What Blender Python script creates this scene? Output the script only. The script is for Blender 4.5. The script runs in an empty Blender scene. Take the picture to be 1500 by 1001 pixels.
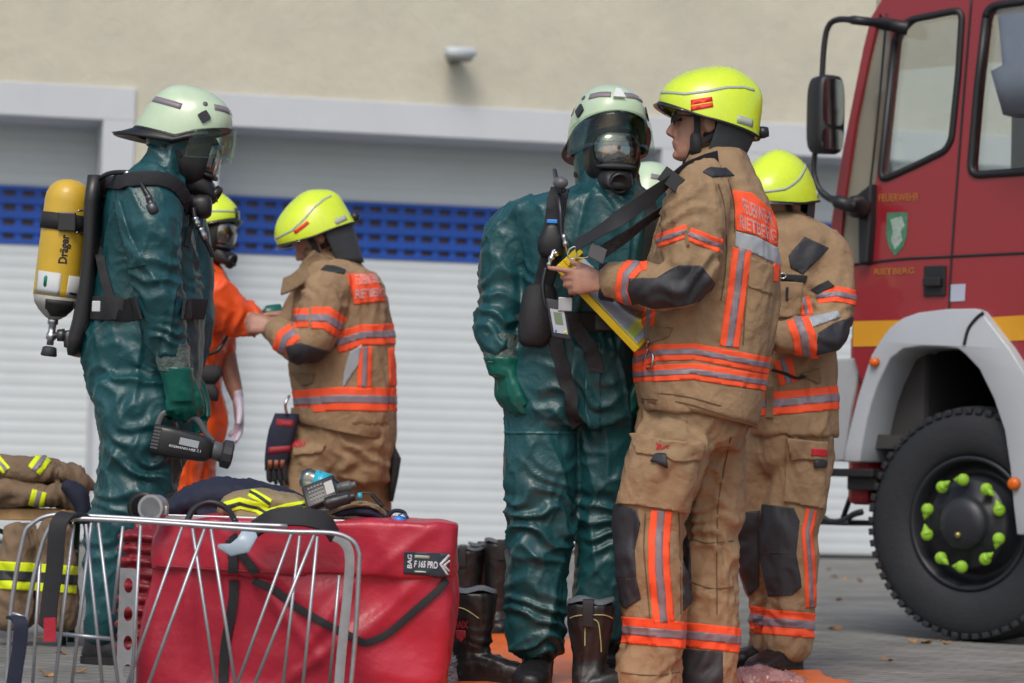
import bpy, bmesh, math, random
import numpy as np
from mathutils import Vector, Matrix, noise
from mathutils.bvhtree import BVHTree
random.seed(4)
R = math.radians
PI = math.pi
V = Vector
scn = bpy.context.scene
COL = scn.collection
# ---------------------------------------------------------------- camera
FOC = 4167.0
CAM = V((0, 0, .67))
RM = (Matrix.Rotation(R(90 + 2.66), 3, 'X') @ Matrix.Rotation(.024, 3, 'Z'))
cd = bpy.data.cameras.new('camera'); cam = bpy.data.objects.new('camera', cd); COL.objects.link(cam)
cam.matrix_world = Matrix.Translation(CAM) @ RM.to_4x4()
cd.sensor_width = 36; cd.lens = 36 * FOC / 1500; cd.clip_end = 2000
cd.dof.use_dof = True; cd.dof.focus_distance = 8.95; cd.dof.aperture_fstop = 3.8
scn.camera = cam

def ray(px, py):
    return RM @ V(((px - 750) / FOC, -(py - 500.5) / FOC, -1.0))
def P(px, py, d):
    return CAM + ray(px, py) * d
def proj(p):
    q = RM.transposed() @ (p - CAM)
    return 750 - FOC * q.x / q.z, 500.5 + FOC * q.y / q.z
def ground(px, py, z=0.0):
    r = ray(px, py)
    return CAM + r * ((z - CAM.z) / r.z)

# ---------------------------------------------------------------- materials
MATS = {}
def mat(name, col, rough=.6, metal=0., bump=None, var=0., vscale=8., spec=.5, trans=0., emit=None, coat=0., vdark=.6, sheen=0.):
    """bump=(kind, scale, strength, distance)"""
    if name in MATS: return MATS[name]
    m = bpy.data.materials.new(name); m.use_nodes = True
    nt = m.node_tree; N = nt.nodes; L = nt.links
    b = N['Principled BSDF']
    b.inputs['Base Color'].default_value = (*col, 1)
    b.inputs['Roughness'].default_value = rough
    b.inputs['Metallic'].default_value = metal
    b.inputs['Specular IOR Level'].default_value = spec
    b.inputs['Transmission Weight'].default_value = trans
    b.inputs['Coat Weight'].default_value = coat
    b.inputs['Sheen Weight'].default_value = sheen
    tc = N.new('ShaderNodeTexCoord')
    if var:
        n = N.new('ShaderNodeTexNoise'); n.inputs['Scale'].default_value = vscale
        n.inputs['Detail'].default_value = 8; n.inputs['Roughness'].default_value = .65
        L.new(tc.outputs['Object'], n.inputs['Vector'])
        cr = N.new('ShaderNodeValToRGB')
        cr.color_ramp.elements[0].position = .3; cr.color_ramp.elements[1].position = .7
        cr.color_ramp.elements[0].color = (*[c * (1 - var * vdark) for c in col], 1)
        cr.color_ramp.elements[1].color = (*[min(1, c * (1 + var * .6)) for c in col], 1)
        L.new(n.outputs['Fac'], cr.inputs['Fac']); L.new(cr.outputs['Color'], b.inputs['Base Color'])
        mr = N.new('ShaderNodeMapRange'); mr.inputs['To Min'].default_value = max(.03, rough - .12); mr.inputs['To Max'].default_value = min(1, rough + .12)
        L.new(n.outputs['Fac'], mr.inputs['Value']); L.new(mr.outputs['Result'], b.inputs['Roughness'])
    last = None
    for bp in (bump if isinstance(bump, list) else [bump] if bump else []):
        kind, sc, st, di = bp
        if kind == 'noise':
            t = N.new('ShaderNodeTexNoise'); t.inputs['Scale'].default_value = sc; t.inputs['Detail'].default_value = 6; out = t.outputs['Fac']
        elif kind == 'crumple':
            nz = N.new('ShaderNodeTexNoise'); nz.inputs['Scale'].default_value = sc * .6; nz.inputs['Detail'].default_value = 3
            L.new(tc.outputs['Object'], nz.inputs['Vector'])
            ad = N.new('ShaderNodeVectorMath'); ad.operation = 'MULTIPLY_ADD'; ad.inputs[1].default_value = (.25,) * 3
            L.new(nz.outputs['Color'], ad.inputs[0]); L.new(tc.outputs['Object'], ad.inputs[2])
            t = N.new('ShaderNodeTexVoronoi'); t.feature = 'F1'; t.inputs['Scale'].default_value = sc; t.inputs['Detail'].default_value = 2
            L.new(ad.outputs[0], t.inputs['Vector']); out = t.outputs['Distance']
        elif kind == 'weave':
            t = N.new('ShaderNodeTexChecker'); t.inputs['Scale'].default_value = sc; out = t.outputs['Fac']
        elif kind == 'rib':
            t = N.new('ShaderNodeTexWave'); t.inputs['Scale'].default_value = sc; t.inputs['Distortion'].default_value = .6; t.bands_direction = 'X'; out = t.outputs['Fac']
        elif kind == 'ribz':
            t = N.new('ShaderNodeTexWave'); t.inputs['Scale'].default_value = sc; t.inputs['Distortion'].default_value = .3; t.bands_direction = 'Z'; out = t.outputs['Fac']
        if kind != 'crumple': L.new(tc.outputs['Object'], t.inputs['Vector'])
        bn = N.new('ShaderNodeBump'); bn.inputs['Strength'].default_value = st; bn.inputs['Distance'].default_value = di
        L.new(out, bn.inputs['Height'])
        if last: L.new(last, bn.inputs['Normal'])
        last = bn.outputs['Normal']
    if last: L.new(last, b.inputs['Normal'])
    if emit:
        b.inputs['Emission Color'].default_value = (*emit[0], 1); b.inputs['Emission Strength'].default_value = emit[1]
    MATS[name] = m
    return m
def glass(name, tint=(.9, .95, .95), refl=.12, rough=.02, mx_=.9):
    if name in MATS: return MATS[name]
    m = bpy.data.materials.new(name); m.use_nodes = True
    nt = m.node_tree; N = nt.nodes; L = nt.links
    for n in list(N):
        if n.type == 'BSDF_PRINCIPLED': N.remove(n)
    out = [n for n in N if n.type == 'OUTPUT_MATERIAL'][0]
    tr = N.new('ShaderNodeBsdfTransparent'); tr.inputs[0].default_value = (*tint, 1)
    gl = N.new('ShaderNodeBsdfGlossy'); gl.inputs['Roughness'].default_value = rough
    lw = N.new('ShaderNodeLayerWeight'); lw.inputs['Blend'].default_value = .35
    mr = N.new('ShaderNodeMapRange'); mr.inputs['To Min'].default_value = refl; mr.inputs['To Max'].default_value = mx_
    mx = N.new('ShaderNodeMixShader')
    L.new(lw.outputs['Fresnel'], mr.inputs['Value']); L.new(mr.outputs['Result'], mx.inputs[0])
    L.new(tr.outputs[0], mx.inputs[1]); L.new(gl.outputs[0], mx.inputs[2]); L.new(mx.outputs[0], out.inputs[0])
    MATS[name] = m
    return m
RIP = [('crumple', 9, .22, .03), ('noise', 28, .5, .01), ('weave', 260, .25, .002)]
M = dict(
 tan=mat('tan_fabric', (.31, .205, .115), .85, bump=RIP, var=.22, vscale=9),
 tan2=mat('tan_inner', (.22,.145,.08), .9, bump=RIP, var=.2),
 brown=mat('brown_fabric', (.19,.13,.08), .85, bump=RIP, var=.3),
 khaki=mat('khaki_fabric', (.26, .20, .11), .85, bump=RIP, var=.2),
 green=mat('green_suit', (.010, .070, .082), .38, bump=[('crumple', 6, .16, .04), ('crumple', 15, .11, .016), ('noise', 45, .15, .006)], var=.35, vscale=5, spec=.5),
 green2=mat('green_tape', (.01, .09, .1), .3, bump=('noise', 30, .3, .01)),
 glove=mat('green_glove', (.004, .11, .085), .3, bump=('noise', 14, .3, .02), var=.2),
 orangesuit=mat('orange_suit', (.85, .10, .018), .38, bump=[('crumple', 5, .2, .04), ('noise', 20, .2, .01)], var=.12),
 fluo=mat('orange_strip', (1.0, .115, .04), .7, bump=('weave', 400, .1, .001), spec=.3),
 silver=mat('silver_tape', (.24, .20, .235), .42, bump=('weave', 300, .2, .001), spec=.6),
 silver2=mat('pale_silver_tape', (.36, .40, .44), .4, bump=('noise', 60, .2, .003)),
 yellowtape=mat('yellow_strip', (.75, .9, .02), .6, spec=.3),
 black=mat('black_fabric', (.017, .018, .022), .75, bump=('noise', 40, .3, .006), var=.2),
 navy=mat('navy_fabric', (.012, .016, .038), .8, bump=('noise', 20, .4, .01), var=.3),
 pad=mat('charcoal_pad', (.028, .030, .037), .6, bump=('noise', 60, .25, .004), var=.2),
 flap=mat('dark_flap', (.045, .053, .06), .6, bump=('noise', 18, .4, .01), var=.2),
 rubber=mat('black_rubber', (.012, .012, .014), .42, bump=('noise', 30, .15, .004), var=.2),
 leather=mat('black_leather', (.012, .012, .013), .4, bump=[('noise', 35, .4, .006), ('noise', 9, .4, .02)], var=.4),
 plastic=mat('black_plastic', (.02, .021, .024), .35),
 grey=mat('grey_plastic', (.10, .105, .115), .4, var=.1),
 hose=mat('hose_rubber', (.015, .016, .02), .3),
 helm=mat('fluorescent_helmet', (.68, .86, .035), .28, coat=.4, var=.09, vscale=11, bump=('noise', 60, .06, .002)),
 helmline=mat('helmet_line', (.42, .48, .40), .4),
 pale=mat('pale_helmet', (.52, .66, .47), .33, coat=.3, var=.10, vscale=14),
 red=mat('red_mark', (.8, .03, .02), .5),
 amberm=mat('orange_mark', (.9, .45, .02), .5),
 skin=mat('skin', (.42, .215, .155), .5, var=.28, vscale=26, bump=('noise', 110, .35, .003)),
 hair=mat('dark_hair', (.03, .02, .015), .7),
 whiteg=mat('white_glove', (.62, .58, .72), .45, bump=('noise', 30, .3, .006)),
 metal=mat('bright_metal', (.55, .56, .58), .28, metal=1., var=.1),
 alu=mat('aluminium', (.45, .46, .49), .42, metal=.85, var=.15, vscale=30, bump=('noise', 80, .1, .002)),
 darkmetal=mat('dark_metal', (.12, .12, .13), .4, metal=.8),
 tank=mat('yellow_cylinder', (.62, .40, .035), .38, var=.12, vscale=12, coat=.2),
 tankgrey=mat('worn_cylinder', (.33, .33, .31), .5, var=.3, vscale=25),
 paper=mat('paper', (.55, .58, .60), .6, var=.1),
 papergreen=mat('green_mark', (.01, .22, .13), .5),
 blacktext=mat('black_letter', (.012, .014, .03), .5),
 whitetext=mat('white_letter', (.62, .64, .68), .5),
 redtext=mat('red_letter', (.5, .015, .03), .6),
 greytext=mat('grey_letter', (.62, .33, .31), .5),
 board=mat('yellow_board', (.72, .52, .02), .35, var=.08),
 bag=mat('red_tarpaulin', (.45, .022, .048), .34, bump=[('noise', 3.2, .4, .06), ('noise', 60, .2, .003)], var=.22, vscale=4),
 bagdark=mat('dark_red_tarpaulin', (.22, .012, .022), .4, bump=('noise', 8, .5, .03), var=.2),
 blue=mat('blue_plastic', (.02, .25, .75), .3),
 cyan=mat('cyan_label', (.03, .42, .6), .3),
 lime=mat('lime_plastic', (.27, .52, .03), .5),
)
G_clear = glass('clear_glass', (.92, .95, .96), .10)
G_lens = glass('mask_lens', (.90, .91, .91), .26, .03, .8)
G_visor = glass('green_visor', (.86, .93, .88), .012, .05, .22)
G_window = glass('cab_glass', (.97, .98, .97), .03, .02, .5)
G_bottle = glass('bottle_plastic', (.8, .93, .96), .15, .08)

# ---------------------------------------------------------------- objects
def tag(o, label=None, cat=None, group=None, kind=None):
    if label: o['label'] = label
    if cat: o['category'] = cat
    if group: o['group'] = group
    if kind: o['kind'] = kind
    return o
def empty(name, loc, label, cat, group=None, rz=0):
    o = bpy.data.objects.new(name, None); COL.objects.link(o)
    o.location = loc; o.rotation_euler = (0, 0, rz); o.empty_display_size = .1
    bpy.context.view_layer.update()
    return tag(o, label, cat, group)
def put(name, me, mats, parent=None, smooth=True):
    o = bpy.data.objects.new(name, me); COL.objects.link(o)
    if not isinstance(mats, (list, tuple)): mats = [mats]
    if len(me.materials): me.materials.clear()
    for m in mats: me.materials.append(m)
    if smooth:
        me.shade_smooth()
    if parent: adopt(o, parent)
    return o
def wmat(o):
    m = Matrix.LocRotScale(o.location, o.rotation_euler, o.scale)
    return (wmat(o.parent) @ o.matrix_parent_inverse @ m) if o.parent else m
def adopt(o, parent):
    o.parent = parent
    o.matrix_parent_inverse = wmat(parent).inverted()
def from_bm(name, bm, mats, parent=None, smooth=True, angle=None):
    bmesh.ops.recalc_face_normals(bm, faces=bm.faces[:])
    if angle is not None:
        for e in bm.edges:
            if len(e.link_faces) == 2 and e.calc_face_angle(0) > R(angle): e.smooth = False
    me = bpy.data.meshes.new(name); bm.to_mesh(me); bm.free()
    return put(name, me, mats, parent, smooth)
def evald(o):
    dg = bpy.context.evaluated_depsgraph_get()
    me = bpy.data.meshes.new_from_object(o.evaluated_get(dg))
    return me

# ring = (c, w, h, p)
def add_loft(bm, rings, n=20, mi=0, cap=True):
    vs = []
    for rg in rings:
        c, w, h = rg[:3]; p = rg[3] if len(rg) > 3 else 2.0
        row = []
        for i in range(n):
            a = 2 * PI * i / n; ca, sa = math.cos(a), math.sin(a)
            x = math.copysign(abs(ca) ** (2 / p), ca); y = math.copysign(abs(sa) ** (2 / p), sa)
            row.append(bm.verts.new(c + w * x + h * y))
        vs.append(row)
    for r in range(len(vs) - 1):
        for i in range(n):
            f = bm.faces.new((vs[r][i], vs[r][(i + 1) % n], vs[r + 1][(i + 1) % n], vs[r + 1][i])); f.material_index = mi
    if cap:
        for row in (vs[0], vs[-1]):
            f = bm.faces.new(row); f.material_index = mi
    return vs
def frames(pts, up=V((0, 1, 0))):
    out = []
    for i, p in enumerate(pts):
        t = (pts[min(i + 1, len(pts) - 1)] - pts[max(i - 1, 0)])
        if t.length < 1e-7: t = V((0, 0, 1))
        t.normalize()
        w = t.cross(up)
        if w.length < .15: w = t.cross(V((1, 0, .2)))
        w.normalize(); h = w.cross(t).normalized()
        out.append((t, w, h))
    return out
def catmull(pts, k=6):
    if len(pts) < 3: return [V(p) for p in pts]
    out = []
    for i in range(len(pts) - 1):
        p0 = pts[max(i - 1, 0)]; p1 = pts[i]; p2 = pts[i + 1]; p3 = pts[min(i + 2, len(pts) - 1)]
        for j in range(k):
            t = j / k
            out.append(.5 * ((2 * p1) + (p2 - p0) * t + (2 * p0 - 5 * p1 + 4 * p2 - p3) * t * t + (3 * p1 - p0 - 3 * p2 + p3) * t ** 3))
    out.append(V(pts[-1])); return out
def limb(d, pts, k=1.0, sm=4, p=2.2, ends=True):
    """pts: (px,py,dd,rw_px[,rd_m]) -> rings in metres"""
    c = [P(a[0], a[1], d + a[2]) for a in pts]
    rw = [a[3] * (d + a[2]) / FOC for a in pts]
    rd = [(a[4] if len(a) > 4 and a[4] else rw[i]) for i, a in enumerate(pts)]
    cc = catmull(c, sm)
    n = len(pts); RWs = []; RDs = []
    for i in range(n - 1):
        for j in range(sm if n > 2 else 1):
            t = j / sm; t = t * t * (3 - 2 * t)
            RWs.append(rw[i] * (1 - t) + rw[i + 1] * t); RDs.append(rd[i] * (1 - t) + rd[i + 1] * t)
    RWs.append(rw[-1]); RDs.append(rd[-1])
    fr = frames(cc)
    rings = [(cc[i], fr[i][1] * RWs[i] * k, fr[i][2] * RDs[i] * k, p) for i in range(len(cc))]
    if ends:
        a = rings[0]; b = rings[-1]
        ra = min(a[1].length, a[2].length); rb = min(b[1].length, b[2].length)
        ta = -fr[0][0]; tb = fr[-1][0]
        rings = [(a[0] + ta * ra * .35, a[1] * .6, a[2] * .6, p)] + [(a[0] + ta * ra * .2, a[1] * .85, a[2] * .85, p)] + rings + \
                [(b[0] + tb * rb * .2, b[1] * .85, b[2] * .85, p), (b[0] + tb * rb * .35, b[1] * .6, b[2] * .6, p)]
    return rings
def hrings(d, rows, k=1.0, p=2.4, sm=3):
    """torso rows: (py, xl, xr, dd, half_depth[, slope]) : ring centre at mid, horizontal rings"""
    pts = [P((r[1] + r[2]) / 2, r[0], d + r[3]) for r in rows]
    cc = catmull(pts, sm); out = []
    n = len(rows)
    for i in range(len(cc)):
        a = min(i // sm, n - 2); t = (i - a * sm) / sm; t = t * t * (3 - 2 * t)
        g = lambda q: rows[a][q] * (1 - t) + rows[a + 1][q] * t
        hw = (g(2) - g(1)) / 2 * (d + g(3)) / FOC
        sl = (rows[a][5] if len(rows[a]) > 5 else 0) * (1 - t) + (rows[a + 1][5] if len(rows[a + 1]) > 5 else 0) * t
        out.append((cc[i], V((hw, 0, -sl * hw)) * k, V((0, g(4), 0)) * k, p))
    a, b = out[0], out[-1]
    up = V((0, 0, .25 * min(a[1].length, a[2].length)))
    out = [(a[0] + up, a[1] * .6, a[2] * .6, p)] + out
    return out
def bunch(c, ax, Rr, wl, amp):
    return (V(c), V(ax).normalized(), Rr, wl, amp)
def wrinkle(kind, amp, scale, seed=0., bunches=(), stretch=(1, 1, .55)):
    off = V((seed * 7.3, seed * 3.1, seed * 5.7)); st = V(stretch)
    def f(co, no):
        q = V((co.x * st.x, co.y * st.y, co.z * st.z)) * scale + off
        wv = noise.noise_vector(q * .6)
        q2 = q + wv * .8
        if kind == 'cloth':
            v = noise.noise(q2) * .8 + (1 - 2.6 * abs(noise.noise(q2 * 2.1))) * .55 - .15 + (1 - 2.6 * abs(noise.noise(q2 * 4.6 + V((3, 3, 3))))) * .20
        else:
            r1 = 1 - 2.4 * abs(noise.noise(q2)); r2 = 1 - 2.4 * abs(noise.noise(q2 * 2.3 + V((5, 1, 2))))
            def cr(p, w):
                dd = noise.voronoi(p)[0]; return math.exp(-(dd[1] - dd[0]) / w)
            q3 = q + wv * .45
            v = r1 * .45 - .3 + noise.noise(q * .5) * .7 + (cr(q3 * 1.5, .10) - .3) * .75 + (cr(q3 * 3.4 + V((4, 4, 4)), .10) - .3) * .34 * (.4 + noise.noise(q * .9 + V((9, 0, 3))))
        dsp = v * amp
        for c, ax, Rr, wl, am in bunches:
            dv = co - c; r2_ = dv.length_squared
            if r2_ < (2.2 * Rr) ** 2:
                s = dv.dot(ax) / wl + noise.noise(co * 9 + off) * 1.3
                dsp += am * (1 - 2 * abs(math.sin(s * PI))) * math.exp(-r2_ / Rr ** 2)
        return dsp
    return f
def remesh(name, lofts, mats, parent=None, vox=.009, smooth=3, wr=None, extra=None, sfac=.5):
    bm = bmesh.new()
    for l in lofts:
        if callable(l): l(bm)
        else: add_loft(bm, l, 24)
    bmesh.ops.recalc_face_normals(bm, faces=bm.faces[:])
    me = bpy.data.meshes.new('tmp'); bm.to_mesh(me); bm.free()
    o = bpy.data.objects.new('tmp', me); COL.objects.link(o)
    m = o.modifiers.new('r', 'REMESH'); m.mode = 'VOXEL'; m.voxel_size = vox; m.use_smooth_shade = True
    if smooth:
        s = o.modifiers.new('s', 'SMOOTH'); s.factor = sfac; s.iterations = smooth
    me2 = evald(o); bpy.data.objects.remove(o); me2.name = name
    if wr:
        vs = me2.vertices; ns = [v.normal.copy() for v in vs]
        for i, v in enumerate(vs):
            v.co += ns[i] * wr(v.co, ns[i])
    return put(name, me2, mats, parent)

class Surf:
    """cuttable/projectable world-space copy of a mesh object (objects are built in world space)"""
    def __init__(s, o):
        me = o.data; me.calc_loop_triangles() if False else None
        W = wmat(o)
        s.o = o
        s.co = [W @ v.co for v in me.vertices]
        s.fa = [tuple(p.vertices) for p in me.polygons]
        s.bvh = BVHTree.FromPolygons(s.co, s.fa)
        C = np.array([list(c) for c in s.co])
        s.no = [(W.to_3x3() @ v.normal).normalized() for v in me.vertices]
        s.cen = np.array([C[list(f)].mean(0) for f in s.fa])
        s.fn = np.array([list(W.to_3x3() @ p.normal) for p in me.polygons])
    def cut(s, bm_out, planes, off=.003, front=True, near=None, mi=0, tol=.03):
        keep = np.ones(len(s.fa), bool)
        for (p, n) in planes:
            keep &= ((s.cen - np.array(p)) @ np.array(n)) > -.02
        if front:
            keep &= ((s.cen - np.array(CAM)) * s.fn).sum(1) < 0.02
        if near:
            a, b, r = near; a = np.array(a); b = np.array(b); ab = b - a
            t = np.clip(((s.cen - a) @ ab) / (ab @ ab), 0, 1)
            keep &= np.linalg.norm(s.cen - (a + t[:, None] * ab), axis=1) < r
        idx = np.nonzero(keep)[0]
        if front and len(idx):
            ok = []
            for i in idx:
                c = V(s.cen[i]); d = c - CAM; L = d.length
                h = s.bvh.ray_cast(CAM, d / L)
                if h[0] is None or (h[0] - CAM).length > L - tol: ok.append(i)
            idx = ok
        bm = bmesh.new(); mp = {}; nrm = bm.verts.layers.float_vector.new('n')
        for i in idx:
            vv = []
            for k in s.fa[i]:
                if k not in mp:
                    mp[k] = bm.verts.new(s.co[k]); mp[k][nrm] = s.no[k]
                vv.append(mp[k])
            bm.faces.new(vv)
        for (p, n) in planes:
            if not bm.faces: break
            bmesh.ops.bisect_plane(bm, geom=bm.verts[:] + bm.edges[:] + bm.faces[:], plane_co=p, plane_no=n, clear_inner=True)
        if bm.faces:
            for v in bm.verts:
                nn = v[nrm] if v[nrm].length > .3 else v.normal
                v.co += nn.normalized() * off
            nl = bm_out.verts.layers.float_vector.get('n') or bm_out.verts.layers.float_vector.new('n')
            base = {}
            for v in bm.verts: base[v] = bm_out.verts.new(v.co); base[v][nl] = v[nrm]
            for f in bm.faces:
                nf = bm_out.faces.new([base[v] for v in f.verts]); nf.material_index = mi
        bm.free()
    def hit(s, px, py, off=0.):
        d = ray(px, py).normalized()
        h = s.bvh.ray_cast(CAM, d)
        if h[0] is None: return None
        n = h[1] if h[1].dot(d) < 0 else -h[1]
        return h[0] + n * off
def rim(bm, off, minf=.12):
    """weld the pieces, drop stray scraps, give the edge a thickness"""
    bmesh.ops.remove_doubles(bm, verts=bm.verts[:], dist=.0005)
    left = set(bm.faces); comps = []
    while left:
        f0 = left.pop(); st = [f0]; c = [f0]
        while st:
            f = st.pop()
            for e in f.edges:
                for g in e.link_faces:
                    if g in left: left.discard(g); st.append(g); c.append(g)
        comps.append(c)
    if not comps: return
    ar = [sum(f.calc_area() for f in c) for c in comps]; mx = max(ar)
    kill = [f for c, a in zip(comps, ar) if a < mx * minf for f in c]
    if kill: bmesh.ops.delete(bm, geom=kill, context='FACES')
    nl = bm.verts.layers.float_vector.get('n')
    r = bmesh.ops.extrude_edge_only(bm, edges=[e for e in bm.edges if len(e.link_faces) == 1])
    for v in r['geom']:
        if isinstance(v, bmesh.types.BMVert):
            nn = v[nl] if v[nl].length > .3 else V((0, -1, 0))
            v.co -= nn.normalized() * (off + .0015)
def join_into(a, b, mi):
    mp = {v: a.verts.new(v.co) for v in b.verts}
    for f in b.faces:
        try: g = a.faces.new([mp[v] for v in f.verts]); g.material_index = mi
        except ValueError: pass
def pxplanes(poly):
    cx = sum(p[0] for p in poly) / len(poly); cy = sum(p[1] for p in poly) / len(poly); rc = ray(cx, cy)
    out = []
    for i in range(len(poly)):
        a, b = poly[i], poly[(i + 1) % len(poly)]
        n = ray(*a).cross(ray(*b)).normalized()
        if n.dot(rc) < 0: n = -n
        out.append((CAM.copy(), n))
    return out
def edgeplane(a, b, inside):
    n = ray(*a).cross(ray(*b)).normalized()
    return (CAM.copy(), n if n.dot(ray(*inside)) > 0 else -n)
def patch(S, name, polys, m, off=.003, parent=None, tol=.03, front=True, near=None):
    bm = bmesh.new()
    if isinstance(polys[0][0], (int, float)): polys = [polys]
    for p in polys: S.cut(bm, pxplanes(p), off, front, near, 0, tol)
    if not bm.faces: bm.free(); print('EMPTY PATCH', name, polys[0][:2]); return None
    rim(bm, off, .5 if front else .1)
    me = bpy.data.meshes.new(name); bm.to_mesh(me); bm.free()
    return put(name, me, m, parent or S.o)
def stripe(S, segs, hw, parent=None, wrap=False, near=None, mats=None, tol=.03, inner=.34, name='reflective_strip', offs=(.003, .0045)):
    """segs: list of polyline points px; orange band with a silver middle"""
    big = bmesh.new(); mats = mats or [M['fluo'], M['silver']]
    for lev, (h, off) in enumerate(((hw, offs[0]), (hw * inner, offs[1]))):
        if lev == 1 and len(mats) < 2: break
        bm = bmesh.new()
        sg = [V(q) for q in segs]; mit = []
        for i in range(len(sg)):
            t0 = (sg[i] - sg[i - 1]).normalized() if i else None; t1 = (sg[i + 1] - sg[i]).normalized() if i < len(sg) - 1 else None
            ns = [V((-t.y, t.x)) for t in (t0, t1) if t is not None]; m_ = sum(ns, V((0, 0))).normalized(); mit.append(m_ * (h / max(.4, m_.dot(ns[0]))))
        for i in range(len(sg) - 1):
            a, b, na, nb = sg[i], sg[i + 1], mit[i], mit[i + 1]
            if wrap:
                mid = (a + b) / 2
                pl = [edgeplane(a + na, b + nb, mid), edgeplane(a - na, b - nb, mid)]
                if i > 0: pl.append(edgeplane(a + na, a - na, mid))
                if i < len(sg) - 2: pl.append(edgeplane(b + nb, b - nb, mid))
                S.cut(bm, pl, off, False, near, 0)
            else:
                S.cut(bm, pxplanes([a + na, b + nb, b - nb, a - na]), off, True, near, 0, tol)
        if bm.faces: rim(bm, off, .02 if wrap else .12)
        join_into(big, bm, lev); bm.free()
    bm = big
    if not bm.faces: bm.free(); print('EMPTY STRIPE', segs); return None
    me = bpy.data.meshes.new(name); bm.to_mesh(me); bm.free()
    return put(name, me, mats, parent or S.o)
def text_mesh(s, bold=.0):
    cu = bpy.data.curves.new('t', 'FONT'); cu.body = s; cu.offset = bold; cu.resolution_u = 3; cu.fill_mode = 'FRONT'
    o = bpy.data.objects.new('t', cu); COL.objects.link(o)
    me = evald(o); bpy.data.objects.remove(o)
    return me
def project_text(S, s, quad, m, name='lettering', off=.005, parent=None, bold=.0, rows=None):
    """quad px: bl, br, tr, tl"""
    me = text_mesh(s, bold)
    bm = bmesh.new(); bm.from_mesh(me)
    bmesh.ops.triangulate(bm, faces=bm.faces[:])
    xs = [v.co.x for v in bm.verts]; ys = [v.co.y for v in bm.verts]
    x0, x1, y0, y1 = min(xs), max(xs), min(ys), max(ys)
    q = [V(p) for p in quad]; bad = []
    for v in bm.verts:
        u = (v.co.x - x0) / (x1 - x0); w = (v.co.y - y0) / (y1 - y0)
        p = (q[0] * (1 - u) + q[1] * u) * (1 - w) + (q[3] * (1 - u) + q[2] * u) * w
        h = S.hit(p.x, p.y, off)
        if h is None: bad.append(v)
        else: v.co = h
    bmesh.ops.delete(bm, geom=bad, context='VERTS')
    me = bpy.data.meshes.new(name); bm.to_mesh(me); bm.free()
    return put(name, me, m, parent or S.o, smooth=False)

def add_box(bm, c, ax, ay, az, mi=0, bev=0.):
    vs = [bm.verts.new(V(c) + ax * sx + ay * sy + az * sz) for sx in (-1, 1) for sy in (-1, 1) for sz in (-1, 1)]
    F = []
    for q in ((0, 1, 3, 2), (4, 6, 7, 5), (0, 4, 5, 1), (2, 3, 7, 6), (0, 2, 6, 4), (1, 5, 7, 3)):
        f = bm.faces.new([vs[i] for i in q]); f.material_index = mi; F.append(f)
    if bev:
        ed = set(e for f in F for e in f.edges)
        r = bmesh.ops.bevel(bm, geom=list(ed), offset=bev, segments=2, affect='EDGES', profile=.5)
        for f in r['faces']: f.material_index = mi
    return vs
def add_tube(bm, pts, r, n=10, mi=0, sm=6, up=V((0, 1, 0))):
    pts = [V(p) for p in pts]
    cc = catmull(pts, sm) if sm else pts
    fr = frames(cc, up)
    rs = r if isinstance(r, (list, tuple)) else [r] * len(cc)
    if len(rs) != len(cc): rs = [rs[min(len(rs) - 1, int(i / (len(cc) - 1) * (len(rs) - 1) + .5))] for i in range(len(cc))]
    add_loft(bm, [(cc[i], fr[i][1] * rs[i], fr[i][2] * rs[i]) for i in range(len(cc))], n, mi)
def add_strap(bm, pts, w, th, wdir, mi=0, sm=6):
    cc = catmull([V(p) for p in pts], sm); rows = []
    wd = wdir if isinstance(wdir, list) else None
    for i, c in enumerate(cc):
        t = (cc[min(i + 1, len(cc) - 1)] - cc[max(i - 1, 0)]).normalized()
        W_ = V(wdir); W_ = (W_ - t * W_.dot(t)).normalized(); n = t.cross(W_).normalized()
        rows.append((c, W_ * w, n * th, 6.))
    add_loft(bm, rows, 12, mi)
def add_ball(bm, c, rx, ry, rz, mi=0, n=16, M3=None):
    rings = []
    for i in range(1, 12):
        a = PI * i / 12; z = math.cos(a); r = math.sin(a)
        w = V((rx * r, 0, 0)); h = V((0, ry * r, 0)); cc = V((0, 0, rz * z))
        if M3 is not None: w = M3 @ w; h = M3 @ h; cc = M3 @ cc
        rings.append((V(c) + cc, w, h))
    add_loft(bm, rings, n, mi)
def add_rev(bm, o, ax, prof, n=24, mi=0):
    """lathe: prof [(t, r)] along axis ax from o"""
    ax = V(ax).normalized(); w = ax.cross(V((0, 0, 1)))
    if w.length < .2: w = ax.cross(V((1, 0, 0)))
    w.normalize(); h = ax.cross(w)
    add_loft(bm, [(V(o) + ax * t, w * max(r, 1e-4), h * max(r, 1e-4)) for t, r in prof], n, mi)
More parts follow.
